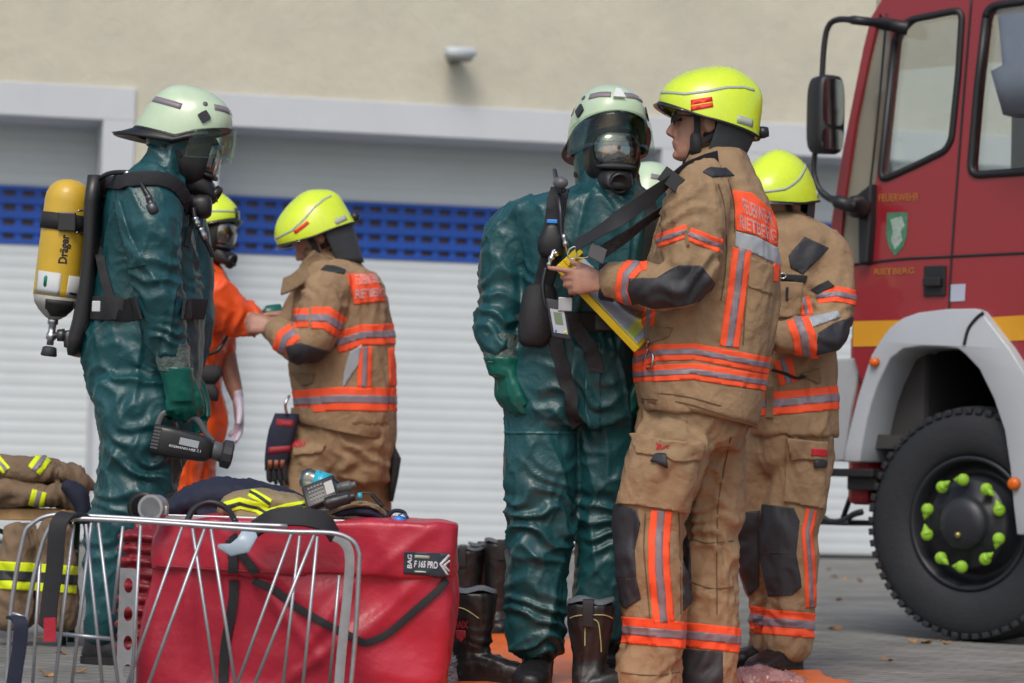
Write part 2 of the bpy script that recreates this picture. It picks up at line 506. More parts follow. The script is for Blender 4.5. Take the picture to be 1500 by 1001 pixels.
def outline_panel(name, loops, to3d, normal, th, m, parent=None, bev=.0, smooth=False):
    """flat panel with holes; loops in 2D (first outer, rest holes); to3d maps (x,y)->world on front face; thickness goes along -normal"""
    cu = bpy.data.curves.new('c', 'CURVE'); cu.dimensions = '2D'; cu.fill_mode = 'BOTH'
    for lp in loops:
        sp = cu.splines.new('POLY'); sp.points.add(len(lp) - 1); sp.use_cyclic_u = True
        for i, (x, y) in enumerate(lp): sp.points[i].co = (x, y, 0, 1)
    cu.extrude = .5
    if bev: cu.bevel_depth = 0
    o = bpy.data.objects.new('c', cu); COL.objects.link(o); me = evald(o); bpy.data.objects.remove(o)
    bm = bmesh.new(); bm.from_mesh(me)
    for v in bm.verts:
        v.co = to3d(v.co.x, v.co.y) - normal * (th if v.co.z < 0 else 0)
    bmesh.ops.remove_doubles(bm, verts=bm.verts[:], dist=.0002)
    if bev:
        ed = [e for e in bm.edges if len(e.link_faces) == 2 and e.calc_face_angle(0) > R(50)]
        bmesh.ops.bevel(bm, geom=ed, offset=bev, segments=2, affect='EDGES', profile=.5, clamp_overlap=True)
    return from_bm(name, bm, m, parent, smooth=smooth)
def rounded(poly, r=6, k=4):
    out = []; n = len(poly)
    for i in range(n):
        a = V(poly[i - 1]); b = V(poly[i]); c = V(poly[(i + 1) % n])
        d1 = (a - b); d2 = (c - b); rr = min(r, d1.length * .45, d2.length * .45)
        p1 = b + d1.normalized() * rr; p2 = b + d2.normalized() * rr
        for j in range(k + 1):
            t = j / k; out.append(tuple((p1 * (1 - t) ** 2 + b * 2 * t * (1 - t) + p2 * t * t)))
    return out
# ================================================================ SETTING
def structure(o): o['kind'] = 'structure'; return o
def ground_mat():
    m = bpy.data.materials.new('pavement'); m.use_nodes = True; nt = m.node_tree; N = nt.nodes; L = nt.links
    b = N['Principled BSDF']; b.inputs['Roughness'].default_value = .85
    tc = N.new('ShaderNodeTexCoord')
    br = N.new('ShaderNodeTexBrick'); br.inputs['Scale'].default_value = 2.5; br.inputs['Mortar Size'].default_value = .012
    br.inputs['Color1'].default_value = (.28, .285, .285, 1); br.inputs['Color2'].default_value = (.215, .22, .222, 1); br.inputs['Mortar'].default_value = (.11, .115, .10, 1)
    mp = N.new('ShaderNodeMapping'); mp.inputs['Rotation'].default_value = (0, 0, .6)
    L.new(tc.outputs['Object'], mp.inputs[0]); L.new(mp.outputs[0], br.inputs['Vector'])
    n = N.new('ShaderNodeTexNoise'); n.inputs['Scale'].default_value = 1.3; n.inputs['Detail'].default_value = 10; n.inputs['Roughness'].default_value = .7
    L.new(tc.outputs['Object'], n.inputs['Vector'])
    cr = N.new('ShaderNodeValToRGB'); cr.color_ramp.elements[0].position = .35; cr.color_ramp.elements[0].color = (.55, .56, .5, 1); cr.color_ramp.elements[1].position = .7; cr.color_ramp.elements[1].color = (1.25, 1.2, 1.15, 1)
    L.new(n.outputs['Fac'], cr.inputs[0])
    mx = N.new('ShaderNodeMixRGB'); mx.blend_type = 'MULTIPLY'; mx.inputs[0].default_value = 1
    L.new(br.outputs['Color'], mx.inputs[1]); L.new(cr.outputs[0], mx.inputs[2]); L.new(mx.outputs[0], b.inputs['Base Color'])
    n2 = N.new('ShaderNodeTexNoise'); n2.inputs['Scale'].default_value = 60; n2.inputs['Detail'].default_value = 5
    L.new(tc.outputs['Object'], n2.inputs['Vector'])
    bn = N.new('ShaderNodeBump'); bn.inputs['Strength'].default_value = .6; bn.inputs['Distance'].default_value = .01
    ad = N.new('ShaderNodeMath'); ad.operation = 'SUBTRACT'; L.new(n2.outputs['Fac'], ad.inputs[0]); L.new(br.outputs['Fac'], ad.inputs[1])
    L.new(ad.outputs[0], bn.inputs['Height']); L.new(bn.outputs[0], b.inputs['Normal'])
    return m
bm = bmesh.new(); S_ = 300
bmesh.ops.create_grid(bm, x_segments=40, y_segments=40, size=S_)
structure(from_bm('pavement', bm, ground_mat(), smooth=False))

# ---- building
def sw(x): return 172 * (1 - (x - 1240) / 17000)
_a = P(0, 694, FOC / sw(0)); _b = P(1500, 694, FOC / sw(1500))
WO = V((_a.x, _a.y, 0)); WU = V((_b.x - _a.x, _b.y - _a.y, 0)).normalized(); WN = V((WU.y, -WU.x, 0))  # outward to the camera
if WN.y > 0: WN = -WN
def onwall(px, py, n=0.):
    r = ray(px, py); o = WO + WN * n
    t = (o - CAM).dot(WN) / r.dot(WN); p = CAM + r * t
    return (p - o).dot(WU), p.z
def wp(u, z, n=0.): return WO + WU * u + WN * n + V((0, 0, z))
bld = empty('fire_station', wp(5, 0, 0), 'cream plaster garage building with white framed bays and pale shutters', 'building')
stucco = mat('cream_plaster', (.60, .575, .475), .95, bump=[('noise', 70, .5, .02), ('noise', 9, .3, .03)], var=.15, vscale=1.6)
frame_m = mat('white_plaster', (.57, .60, .64), .8, bump=('noise', 60, .2, .01), var=.07, vscale=2)
shut_m = mat('white_shutter', (.60, .65, .68), .42, var=.06, vscale=1.5, bump=('noise', 2, .1, .02))
shutblue = mat('blue_shutter', (.006, .075, .42), .45, var=.12, vscale=4)
slot_m = mat('dark_slot', (.045, .025, .04), .3)
u_l1 = onwall(147, 300)[0]; u_c0 = onwall(318, 300)[0]; u_c1 = onwall(967, 300)[0]; u_r0 = onwall(1134, 300)[0]
uL0 = u_l1 - 3.5; uR1 = u_r0 + 3.6
zo = 3.43; zt = 3.70; fw = .255
def wall_boxes(rects, n0, n1, name, m):
    bm = bmesh.new()
    for (ua, ub, za, zb) in rects:
        add_box(bm, wp((ua + ub) / 2, (za + zb) / 2, (n0 + n1) / 2), WU * (ub - ua) / 2, WN * (n1 - n0) / 2, V((0, 0, (zb - za) / 2)))
    return from_bm(name, bm, m, bld, smooth=False)
wall_boxes([(uL0 - 9, uL0 - fw, 0, zt), (u_l1 + fw, u_c0 - fw, 0, zt), (uR1 + fw, uR1 + 9, 0, zt), (uL0 - 9, uR1 + 9, zt, 7.2)], -.5, 0, 'wall', stucco)
bm = bmesh.new()
def fbox(ua, ub, za, zb, n0=-.72, n1=.03):
    add_box(bm, wp((ua + ub) / 2, (za + zb) / 2, (n0 + n1) / 2), WU * (ub - ua) / 2, WN * (n1 - n0) / 2, V((0, 0, (zb - za) / 2)), bev=.008)
for (a, b) in ((uL0, u_l1),):
    fbox(a - fw, a, 0, zo); fbox(b, b + fw, 0, zo); fbox(a - fw, b + fw, zo, zt)
fbox(u_c0 - fw, u_c0, 0, zo); fbox(u_c0 - fw, uR1 + fw, zo, zt); fbox(u_c1, u_r0, 0, zo); fbox(uR1, uR1 + fw, 0, zo)
from_bm('door_frame', bm, frame_m, bld, smooth=False)
wall_boxes([(uL0 - 9, uR1 + 9, 7.2, 7.35)], -.9, .25, 'eaves', frame_m)
def shutter(ua, ub):
    nd = -.62; zb0, zb1 = 2.45, 2.93
    bm = bmesh.new(); prof = []
    def seg(z0, z1):
        z = z0; pr = .095
        k = max(1, round((z1 - z0) / pr)); pr = (z1 - z0) / k; pts = []
        for i in range(k):
            for t, o in ((0, 0), (.06, .0015), (.14, .003), (.5, .0045), (.88, .003), (.96, .001)):
                pts.append((z0 + (i + t) * pr, o))
        pts.append((z1, 0))
        rows = []
        for zz, o in pts: rows.append((bm.verts.new(wp(ua, zz, nd + o)), bm.verts.new(wp(ub, zz, nd + o))))
        for i in range(len(rows) - 1): bm.faces.new((rows[i][0], rows[i][1], rows[i + 1][1], rows[i + 1][0]))
    seg(.03, zb0); seg(zb1, zo + .1)
    d = from_bm('garage_door', bm, shut_m, bld)
    bm = bmesh.new()
    rows = 4; rh = (zb1 - zb0) / rows
    add_box(bm, wp((ua + ub) / 2, (zb0 + zb1) / 2, nd - .03), WU * (ub - ua) / 2, WN * .004, V((0, 0, (zb1 - zb0) / 2)), 1)
    for i in range(rows + 1):
        zc = zb0 + i * rh; hh = .033 if 0 < i < rows else .02
        zc = min(max(zc, zb0 + hh), zb1 - hh)
        add_box(bm, wp((ua + ub) / 2, zc, nd + .006), WU * (ub - ua) / 2, WN * .014, V((0, 0, hh)), 0, bev=.005)
    n = int((ub - ua) / .147)
    for r in range(rows):
        for i in range(n + 1):
            u = ua + (i + .5) * (ub - ua) / (n + 1)
            add_box(bm, wp(ua + i * (ub - ua) / n, zb0 + (r + .5) * rh, nd - .008), WU * .028, WN * .014, V((0, 0, rh / 2 - .022)), 0)
    w = from_bm('window_strip', bm, [shutblue, slot_m], d, smooth=False)
    bm = bmesh.new(); add_box(bm, wp((ua + ub) / 2, .018, nd), WU * (ub - ua) / 2, WN * .03, V((0, 0, .018)))
    from_bm('bottom_seal', bm, M['rubber'], d, smooth=False)
shutter(uL0, u_l1); shutter(u_c0, u_c1); shutter(u_r0, uR1)
# floodlight on the wall
lu, lz = onwall(664, 82)
fl = empty('wall_light', wp(lu, lz, 0), 'small silver grey lamp fixed high on the cream wall above the wide shutter', 'lamp')
bm = bmesh.new()
add_loft(bm, [(wp(lu, lz + .0, .04), WU * .05, V((0, 0, .05)), 4), (wp(lu, lz + .01, .10), WU * .06, V((0, 0, .05)), 4), (wp(lu, lz, .16), WU * .11, V((0, 0, .055)), 4), (wp(lu, lz - .01, .30), WU * .13, V((0, 0, .045)), 4)], 20)
from_bm('housing', bm, mat('lamp_grey', (.55, .6, .62), .35, var=.1), fl)
bm = bmesh.new(); add_box(bm, wp(lu, lz - .06, .23), WU * .10, WN * .07, V((0, 0, .012)), bev=.004)
from_bm('lens', bm, mat('lamp_lens', (.14, .13, .13), .2), fl, smooth=False)
bm = bmesh.new(); add_box(bm, wp(lu, lz, .02), WU * .05, WN * .02, V((0, 0, .06)), bev=.004)
from_bm('bracket', bm, M['grey'], fl, smooth=False)

# ================================================================ TRUCK
TO = ground(1416, 941)
th = R(40); TU = V((math.cos(th), -math.sin(th), 0)); TN = V((-math.sin(th), -math.cos(th), 0))
def tk(px, py, n=0.):
    r = ray(px, py); o = TO + TN * n
    t = (o - CAM).dot(TN) / r.dot(TN); p = CAM + r * t
    return (p - o).dot(TU), p.z
def tw(u, z, n=0.): return TO + TU * u + TN * n + V((0, 0, z))
tr = empty('fire_truck', TO, 'red fire engine with yellow stripe and white wheel arch parked at the right', 'truck')
redp = mat('truck_red', (.27, .017, .026), .3, coat=.5, var=.06, vscale=2)
yelp = mat('truck_yellow', (.62, .30, .015), .4, var=.08)
whitep = mat('arch_white', (.42, .46, .50), .4, coat=.2, var=.08, vscale=3)
blackp = mat('trim_black', (.014, .015, .018), .45)
tyre_m = mat('tyre_rubber', (.020, .023, .028), .75, bump=('noise', 40, .3, .01), var=.25)
rimm = mat('rim_black', (.02, .023, .03), .4, var=.2)
greyp = mat('panel_grey', (.36, .38, .40), .5, var=.1)
cabin = mat('cabin_dark', (.05, .05, .052), .8, var=.2)
def tpoly(pts, n=0.): return [tk(x, y, n) for x, y in pts]
f3 = lambda n: (lambda x, y: tw(x, y, n))
zfac = tk(1400, 0)[1]
# side panel of the cab (door windows cut out); outline continues above and to the right of the frame
outer = [(1300, -22), (1286, 14), (1305, 46), (1298, 150), (1283, 264), (1270, 340), (1266, 387), (1250, 391), (1250, 520), (1262, 560), (1292, 500), (1330, 470), (1440, 470), (1500, 540), (1640, 560), (1660, -60), (1560, -60)]
win1 = [(1312, 50), (1330, 30), (1410, 14), (1404, 110), (1394, 205), (1385, 221), (1338, 244), (1289, 266)]
win2 = [(1446, 10), (1560, -6), (1556, 244), (1500, 252), (1421, 257), (1432, 130)]
side = outline_panel('cab_side', [tpoly(outer), rounded(tpoly(win1), .05), rounded(tpoly(win2), .06)], f3(0), TN, .06, redp, tr, bev=.008)
outline_panel('window_pane', [rounded(tpoly(win1, -.03), .05)], f3(-.03), TN, .006, G_window, tr)
outline_panel('window_pane', [rounded(tpoly(win2, -.03), .05)], f3(-.03), TN, .006, G_window, tr)
def rim_tube(name, pts, n, r, m, par, closed=True):
    bm = bmesh.new(); q = [tw(*a, n) for a in rounded(tpoly(pts, n), .05)]
    if closed: q = q + [q[0]]
    add_tube(bm, q, r, 8, sm=0, up=TN); return from_bm(name, bm, m, par)
rim_tube('window_seal', win1, .0, .016, blackp, tr); rim_tube('window_seal', win2, .0, .018, blackp, tr)
# door gap lines: thin dark beads
for pts in ([(1424, -10), (1408, 190), (1394, 380), (1390, 470)], [(1250, 388), (1320, 380), (1392, 376), (1500, 371), (1600, 366)], [(1299, 20), (1287, 160), (1272, 300), (1262, 386)]):
    bm = bmesh.new(); add_tube(bm, [tw(*tk(x, y), .001) for x, y in pts], .006, 6, up=TN); from_bm('door_gap', bm, blackp, tr)
# yellow stripe
outline_panel('stripe', [tpoly([(1250, 471), (1330, 469), (1432, 466), (1520, 461), (1640, 455), (1640, 494), (1510, 498), (1440, 502), (1330, 507), (1249, 508)], .004)], f3(.004), TN, .003, yelp, tr)
# curved corner: reflective strip + red outer edge
n2 = -.05
outline_panel('corner_glass', [tpoly([(1284, 40), (1306, 40), (1292, 200), (1276, 330), (1266, 388), (1228, 388), (1236, 300), (1254, 180), (1272, 90)], n2)], f3(n2), TN, .02, mat('corner_strip', (.24, .22, .17), .12, coat=.6, var=.12, vscale=3), tr)
outline_panel('corner_pillar', [tpoly([(1300, -15), (1284, 40), (1272, 90), (1254, 180), (1236, 300), (1228, 388), (1211, 386), (1218, 320), (1234, 220), (1250, 140), (1264, 70), (1275, 26)], n2 + .02)], f3(n2 + .02), TN, .05, redp, tr, bev=.006)
u0 = tk(1215, 300)[0]; zr = tk(1400, -40)[1]; zs = tk(1330, 262)[1]; uend = tk(1640, 300)[0]
# roof, back, far side, dash, floor
bm = bmesh.new()
add_box(bm, tw((u0 + .25 + uend) / 2, zr + .03, -1.15), TU * (uend - u0 - .25) / 2, TN * 1.14, V((0, 0, .05)), bev=.03); from_bm('roof', bm, redp, tr, smooth=False)
bm = bmesh.new(); add_box(bm, tw(uend, (zr + .8) / 2, -1.15), TU * .03, TN * 1.12, V((0, 0, (zr - .8) / 2)))
add_box(bm, tw((uend + u0) / 2, .85, -1.15), TU * (uend - u0) / 2, TN * 1.1, V((0, 0, .03)))
add_box(bm, tw((uend + u0) / 2, .85 + (zs - 1.2) / 2, -2.3), TU * (uend - u0) / 2, TN * .03, V((0, 0, (zs - 1.2) / 2)))
add_box(bm, tw((uend + u0 + 2.3) / 2, (zs + zr) / 2, -2.3), TU * (uend - u0 - 2.3) / 2, TN * .03, V((0, 0, (zr - zs) / 2)))
from_bm('cabin_shell', bm, cabin, tr, smooth=False)
bm = bmesh.new(); add_box(bm, tw(u0 + .22, (.85 + zs - .1) / 2, -1.2), TU * .2, TN * 1.05, V((0, 0, (zs - .1 - .85) / 2)), bev=.03); from_bm('dashboard', bm, cabin, tr, smooth=False)
bm = bmesh.new()
hh = (zr + .05 - zs + .15) / 2
add_box(bm, tw(u0 + .14, zs - .15 + hh, -1.2), TU * .004, TN * 1.06, V((0, 0, hh))); from_bm('windscreen', bm, G_window, tr, smooth=False)
bm = bmesh.new()
for nn in (-2.28,): add_box(bm, tw(u0 + .16, zs - .15 + hh, nn), TU * .05, TN * .05, V((0, 0, hh)))
add_box(bm, tw(u0 + .14, .95, -1.15), TU * .06, TN * 1.1, V((0, 0, .38)), bev=.03)
from_bm('front_panel', bm, redp, tr, smooth=False)
# seats and steering wheel
for uu in (tk(1400, 200)[0] + .15, tk(1520, 200)[0] + .25):
    bm = bmesh.new()
    add_box(bm, tw(uu, zs + .05, -.55), TU * .08, TN * .24, V((0, 0, .36)), bev=.05); add_box(bm, tw(uu, zs + .52, -.55), TU * .05, TN * .13, V((0, 0, .10)), bev=.04)
    add_box(bm, tw(uu - .25, zs - .28, -.55), TU * .25, TN * .24, V((0, 0, .08)), bev=.04)
    from_bm('seat', bm, mat('seat_grey', (.11, .12, .14), .9), tr)
bm = bmesh.new()
cw = tw(tk(1350, 235)[0] + .1, zs - .02, -.55)
t1 = TN; t2 = (V((0, 0, 1)) * .45 + TU * .9).normalized()
add_tube(bm, [cw + (t1 * math.cos(a) + t2 * math.sin(a)) * .2 for a in [2 * PI * i / 24 for i in range(25)]], .014, 8, sm=0, up=t1.cross(t2))
add_box(bm, cw, t1 * .18, t2 * .02, t1.cross(t2) * .01); from_bm('steering_wheel', bm, blackp, tr)
# grey speaker-like box behind rear pane
bm = bmesh.new(); a = tk(1478, 40, .1); b = tk(1520, 160, .1)
add_loft(bm, [(tw(a[0] + .12, tk(1478, 28, .1)[1], .12), TU * .14, TN * .08, 4), (tw(a[0] + .14, tk(1478, 100, .1)[1], .12), TU * .13, TN * .09, 4), (tw(a[0] + .12, tk(1478, 108, .1)[1], .12), TU * .16, TN * .11, 4), (tw(a[0] + .15, tk(1478, 172, .1)[1], .12), TU * .13, TN * .10, 4)], 20)
from_bm('side_lamp', bm, mat('lamp_blue_grey', (.13, .16, .20), .5, var=.15), tr)
# fender
arch = [(1236, 677), (1238, 655), (1246, 621), (1255, 585), (1266, 550), (1276, 520), (1289, 499), (1303, 480), (1322, 466), (1345, 458), (1385, 453), (1426, 452), (1436, 456), (1450, 474), (1477, 509), (1500, 545), (1520, 600), (1530, 680), (1533, 784),
        (1489, 784), (1484, 740), (1479, 684), (1471, 631), (1455, 584), (1434, 541), (1413, 519), (1403, 511), (1380, 509), (1345, 508), (1323, 511), (1304, 525), (1286, 562), (1277, 588), (1270, 615), (1263, 650), (1259, 677)]
outline_panel('wheel_arch', [tpoly(arch, .06)], f3(.06), TN, .30, whitep, tr, bev=.022, smooth=True)
bm = bmesh.new()
inner = [tk(x, y, -.0) for x, y in arch[19:]]
A_ = [bm.verts.new(tw(u, z, -.2)) for u, z in inner]; B_ = [bm.verts.new(tw(u, z, -1.0)) for u, z in inner]
for i in range(len(A_) - 1): bm.faces.new((A_[i], A_[i + 1], B_[i + 1], B_[i]))
bm.faces.new(B_)
from_bm('arch_liner', bm, mat('liner', (.05, .043, .038), .8, var=.3, bump=('rib', 3, .6, .05)), tr)
bm = bmesh.new(); add_tube(bm, [tw(*tk(x, y, .075), .062) for x, y in [(1438, 458), (1428, 466), (1416, 482), (1410, 505)]], .008, 6, up=TN); from_bm('arch_joint', bm, blackp, tr)
for (x, y, r) in ((1281, 531, .022), (1485, 709, .028)):
    bm = bmesh.new(); c = tw(*tk(x, y, .07), .07); add_loft(bm, [(c - TN * .01, TU * r, V((0, 0, r))), (c + TN * .012, TU * r * .9, V((0, 0, r * .9))), (c + TN * .02, TU * r * .5, V((0, 0, r * .5)))], 18)
    from_bm('marker_light', bm, mat('amber_lens', (.7, .14, .01), .25), tr)
# lower panels, steps
outline_panel('lower_panel', [tpoly([(1218, 526), (1262, 524), (1246, 600), (1236, 676), (1216, 676)], -.03)], f3(-.03), TN, .2, greyp, tr, bev=.01)
bm = bmesh.new(); c0 = tk(1213, 692, .02); c1 = tk(1282, 694, .02)
add_box(bm, tw((c0[0] + c1[0]) / 2, c0[1], -.1), TU * (c1[0] - c0[0]) / 2, TN * .14, V((0, 0, .018)), bev=.006)
add_box(bm, tw((c0[0] + c1[0]) / 2 + .04, c0[1] - .045, -.1), TU * (c1[0] - c0[0]) / 3.2, TN * .1, V((0, 0, .03)), bev=.006); from_bm('step', bm, blackp, tr, smooth=False)
bm = bmesh.new(); pts = [(1199, 752), (1215, 764), (1235, 763), (1250, 754), (1263, 750)]
for nn in (.02, -.18): add_tube(bm, [tw(*tk(x, y, nn), nn) for x, y in pts], .014, 8)
a = tk(1225, 764, .0); add_box(bm, tw(a[0], a[1] - .005, -.08), TU * .08, TN * .11, V((0, 0, .012)), bev=.004)
add_tube(bm, [tw(tk(1215, 764)[0], a[1], -.1), tw(tk(1240, 700)[0], c0[1], -.1)], .012, 8, sm=0)
from_bm('lower_step', bm, blackp, tr)
# wheel
wc = tk(1416, 771)
wh = tw(0, .505, 0); hub_u = wc[0]
WC = tw(hub_u, .505, 0)
def rev_t(prof, n=48, mi=0, bm=None):
    add_loft(bm, [(WC + TN * t, TU * r, V((0, 0, r))) for t, r in prof], n, mi, cap=False)
bm = bmesh.new()
rev_t([(-.26, .30), (-.25, .42), (-.22, .485), (-.19, .503), (-.06, .503), (-.02, .488), (.0, .46), (.012, .42), (.012, .36), (.0, .31), (-.02, .288), (-.06, .280)], 64, 0, bm)
for i in range(60):
    a = 2 * PI * i / 60; d = TU * math.cos(a) + V((0, 0, math.sin(a))); t = TU * -math.sin(a) + V((0, 0, math.cos(a)))
    add_box(bm, WC + d * .4805 - TN * .035, d * .012, t * .015, TN * .042, 0, bev=.003)
    add_box(bm, WC + d * .4945 - TN * .16, d * .010, t * .017, TN * .07, 0)
wheel = from_bm('wheel', bm, tyre_m, tr, angle=40)
bm = bmesh.new()
rev_t([(-.02, .290), (-.005, .285), (-.01, .270), (-.07, .262), (-.10, .24), (-.10, .21), (-.02, .195), (.0, .185), (.0, .12), (.03, .115), (.055, .10), (.065, .06), (.066, .0001)], 48, 0, bm)
from_bm('rim', bm, rimm, wheel)
for i in range(10):
    k = i // 2; a = R(90 + 18 + k * 72 + (-17 if i % 2 else 17))
    d = TU * math.cos(a) + V((0, 0, math.sin(a))); t = TU * -math.sin(a) + V((0, 0, math.cos(a)))
    c = WC + d * .185 + TN * .03
    bm = bmesh.new(); sgn = 1 if i % 2 else -1
    add_ball(bm, c, .027, .018, .027, n=14)
    add_tube(bm, [c, c + t * sgn * .022 - d * .0, c + t * sgn * .046], [.022, .014, .005], 8, sm=3)
    from_bm('nut_indicator', bm, M['lime'], wheel)
bm = bmesh.new(); add_ball(bm, WC + TN * .07 - V((0, 0, .05)), .014, .012, .014); from_bm('hub_cap', bm, mat('brass', (.4, .33, .12), .4, metal=.8), wheel)
# mirror
mn = .22
def tm(x, y, n=mn): return tw(*tk(x, y, n), n)
mir = None
bm = bmesh.new()
add_tube(bm, [tm(1330, 42, .02), tm(1300, 36, .08), tm(1262, 31), tm(1228, 29), tm(1213, 40), tm(1207, 70), tm(1204, 118)], [.03, .028, .02, .014, .013, .013, .013], 10, up=TN)
mir = from_bm('mirror_bracket', bm, blackp, tr); bm = bmesh.new()
add_tube(bm, [tm(1194, 222), tm(1192, 250), tm(1198, 274), tm(1214, 290), tm(1240, 300), tm(1262, 304, .05)], [.012, .012, .014, .016, .03, .05], 10, up=TN)
mir = from_bm('mirror_bracket', bm, blackp, tr)
outline_panel('bracket_foot', [tpoly([(1216, 286), (1248, 290), (1276, 268), (1274, 330), (1270, 386), (1257, 388), (1256, 320), (1236, 304)], .05)], f3(.05), TN, .09, blackp, tr, bev=.01)
bm = bmesh.new(); mc = tm(1208, 169); md = (TN * .35 - TU * .0 + V((.9, -.6, 0))).normalized(); ms = V((-md.y, md.x, 0)).normalized()
s_ = FOC and (mc - CAM).length / FOC
add_loft(bm, [(mc - md * .07, ms * 14 * s_, V((0, 0, 50 * s_)), 4), (mc - md * .04, ms * 22 * s_, V((0, 0, 56 * s_)), 4), (mc + md * .03, ms * 25 * s_, V((0, 0, 58 * s_)), 4), (mc + md * .05, ms * 24 * s_, V((0, 0, 57 * s_)), 4)], 28)
mh = from_bm('mirror_head', bm, blackp, tr)
bm = bmesh.new()
add_loft(bm, [(mc + md * .052 + V((0, 0, 18 * s_)), ms * 21 * s_, V((0, 0, 34 * s_)), 5), (mc + md * .054 + V((0, 0, 18 * s_)), ms * 21 * s_, V((0, 0, 34 * s_)), 5)], 24)
add_loft(bm, [(mc + md * .052 - V((0, 0, 36 * s_)), ms * 21 * s_, V((0, 0, 15 * s_)), 5), (mc + md * .054 - V((0, 0, 36 * s_)), ms * 21 * s_, V((0, 0, 15 * s_)), 5)], 24)
from_bm('mirror_glass', bm, mat('mirror', (.7, .72, .74), .05, metal=1.), mh, smooth=False)
# handle, sticker, shield, lettering
a = tk(1355, 390); b = tk(1386, 434)
bm = bmesh.new(); add_box(bm, tw((a[0] + b[0]) / 2, (a[1] + b[1]) / 2, .005), TU * (b[0] - a[0]) / 2, TN * .008, V((0, 0, (a[1] - b[1]) / 2)), bev=.005)
add_box(bm, tw((a[0] + b[0]) / 2, (a[1] * .45 + b[1] * .55), .028), TU * (b[0] - a[0]) / 2 * .8, TN * .012, V((0, 0, (a[1] - b[1]) / 2 * .28)), bev=.005)
from_bm('door_handle', bm, blackp, tr, smooth=False)
outline_panel('sticker', [tpoly([(1393, 417), (1414, 416), (1413, 441), (1392, 442)], .004)], f3(.004), TN, .003, mat('sticker_grey', (.42, .46, .58), .5), tr)
shp = [(1299, 312), (1329, 311), (1328, 345), (1323, 362), (1311, 375), (1302, 362), (1298, 345)]
sh = outline_panel('crest', [tpoly(shp, .004)], f3(.004), TN, .003, mat('crest_green', (.06, .20, .12), .5, var=.5, vscale=30), tr)
outline_panel('crest_emblem', [tpoly([(1304, 322), (1320, 317), (1325, 330), (1319, 340), (1322, 352), (1311, 366), (1305, 352), (1308, 338)], .006)], f3(.006), TN, .002, mat('crest_pale', (.30, .40, .36), .5, var=.6, vscale=60), sh)
def flat_text(s, quad3, nrm, m, name='lettering', parent=None, bold=.012):
    """text laid flat into the 3D quad bl, br, tr, tl"""
    me = text_mesh(s, bold); xs = [v.co.x for v in me.vertices]; ys = [v.co.y for v in me.vertices]
    x0, x1, y0, y1 = min(xs), max(xs), min(ys), max(ys)
    for v in me.vertices:
        u = (v.co.x - x0) / (x1 - x0); w = (v.co.y - y0) / (y1 - y0)
        v.co = (quad3[0] * (1 - u) + quad3[1] * u) * (1 - w) + (quad3[3] * (1 - u) + quad3[2] * u) * w + nrm
    return put(name, me, m, parent, smooth=False)
def tq(x0, y0, x1, y1, dy=-2): return [tw(*tk(x, y), .004) for x, y in ((x0, y1), (x1, y1 + dy), (x1, y0 + dy), (x0, y0))]
flat_text('FEUERWEHR', tq(1288, 285, 1347, 296), V((0, 0, 0)), mat('faded_letter', (.40, .16, .03), .5), parent=tr)
flat_text('RIETBERG', tq(1282, 394, 1340, 403), V((0, 0, 0)), MATS['faded_letter'], parent=tr)
# rest of the vehicle beyond the frame: rear body
bm = bmesh.new(); add_box(bm, tw(uend + 2.2, 1.75, -1.15), TU * 2.15, TN * 1.15, V((0, 0, 1.1)), bev=.04); from_bm('rear_body', bm, redp, tr, smooth=False)
bm = bmesh.new(); add_box(bm, tw(uend + 1.4, .72, -1.15), TU * 3.0, TN * .4, V((0, 0, .12))); from_bm('chassis', bm, blackp, tr, smooth=False)
# fallen leaves
leafm = [mat('leaf_ochre', (.42, .22, .07), .8, var=.3, vscale=40), mat('leaf_brown', (.28, .15, .07), .8, var=.3, vscale=40)]
def leaf_mesh(k):
    bm = bmesh.new(); out = []
    for i in range(14):
        a = 2 * PI * i / 14; r = .035 * (1 + .35 * math.cos(a * 5 + k)) * (1.15 if abs(a - PI) > 1 else .8)
        out.append(bm.verts.new((r * math.cos(a), r * .75 * math.sin(a), .008 + .010 * math.sin(a * 2 + k))))
    c = bm.verts.new((0, 0, .004))
    for i in range(14): bm.faces.new((out[i], out[(i + 1) % 14], c))
    r = bmesh.ops.extrude_face_region(bm, geom=bm.faces[:])
    for v in r['geom']:
        if isinstance(v, bmesh.types.BMVert): v.co.z += .0012
    bmesh.ops.recalc_face_normals(bm, faces=bm.faces[:])
    me = bpy.data.meshes.new('fallen_leaf'); bm.to_mesh(me); bm.free(); me.materials.append(leafm[k % 2]); return me
lm = [leaf_mesh(k) for k in range(4)]
spots = [(1338, 940), (1352, 942), (1386, 943), (1224, 922), (1240, 848), (1222, 846), (1262, 852), (1300, 968), (1216, 835), (1290, 836),
         (60, 935), (90, 958), (30, 905), (115, 985), (70, 990), (1230, 880)]
for i, (x, y) in enumerate(spots):
    o = bpy.data.objects.new('fallen_leaf', lm[i % 4]); COL.objects.link(o); o.location = ground(x, y, .003); o.rotation_euler = (random.uniform(-.3, .3), random.uniform(-.3, .3), random.uniform(0, 6))
    s = random.uniform(.6, 1.0); o.scale = (s, s, s)
    side_ = 'grey paving at the left by the wire rack' if x < 200 else ('paving close to the shuttered doors' if y < 900 else 'grey paving beside the truck wheel')
    tag(o, 'dry brown fallen leaf lying on the ' + side_, 'leaf', 'fallen leaves on the paving')
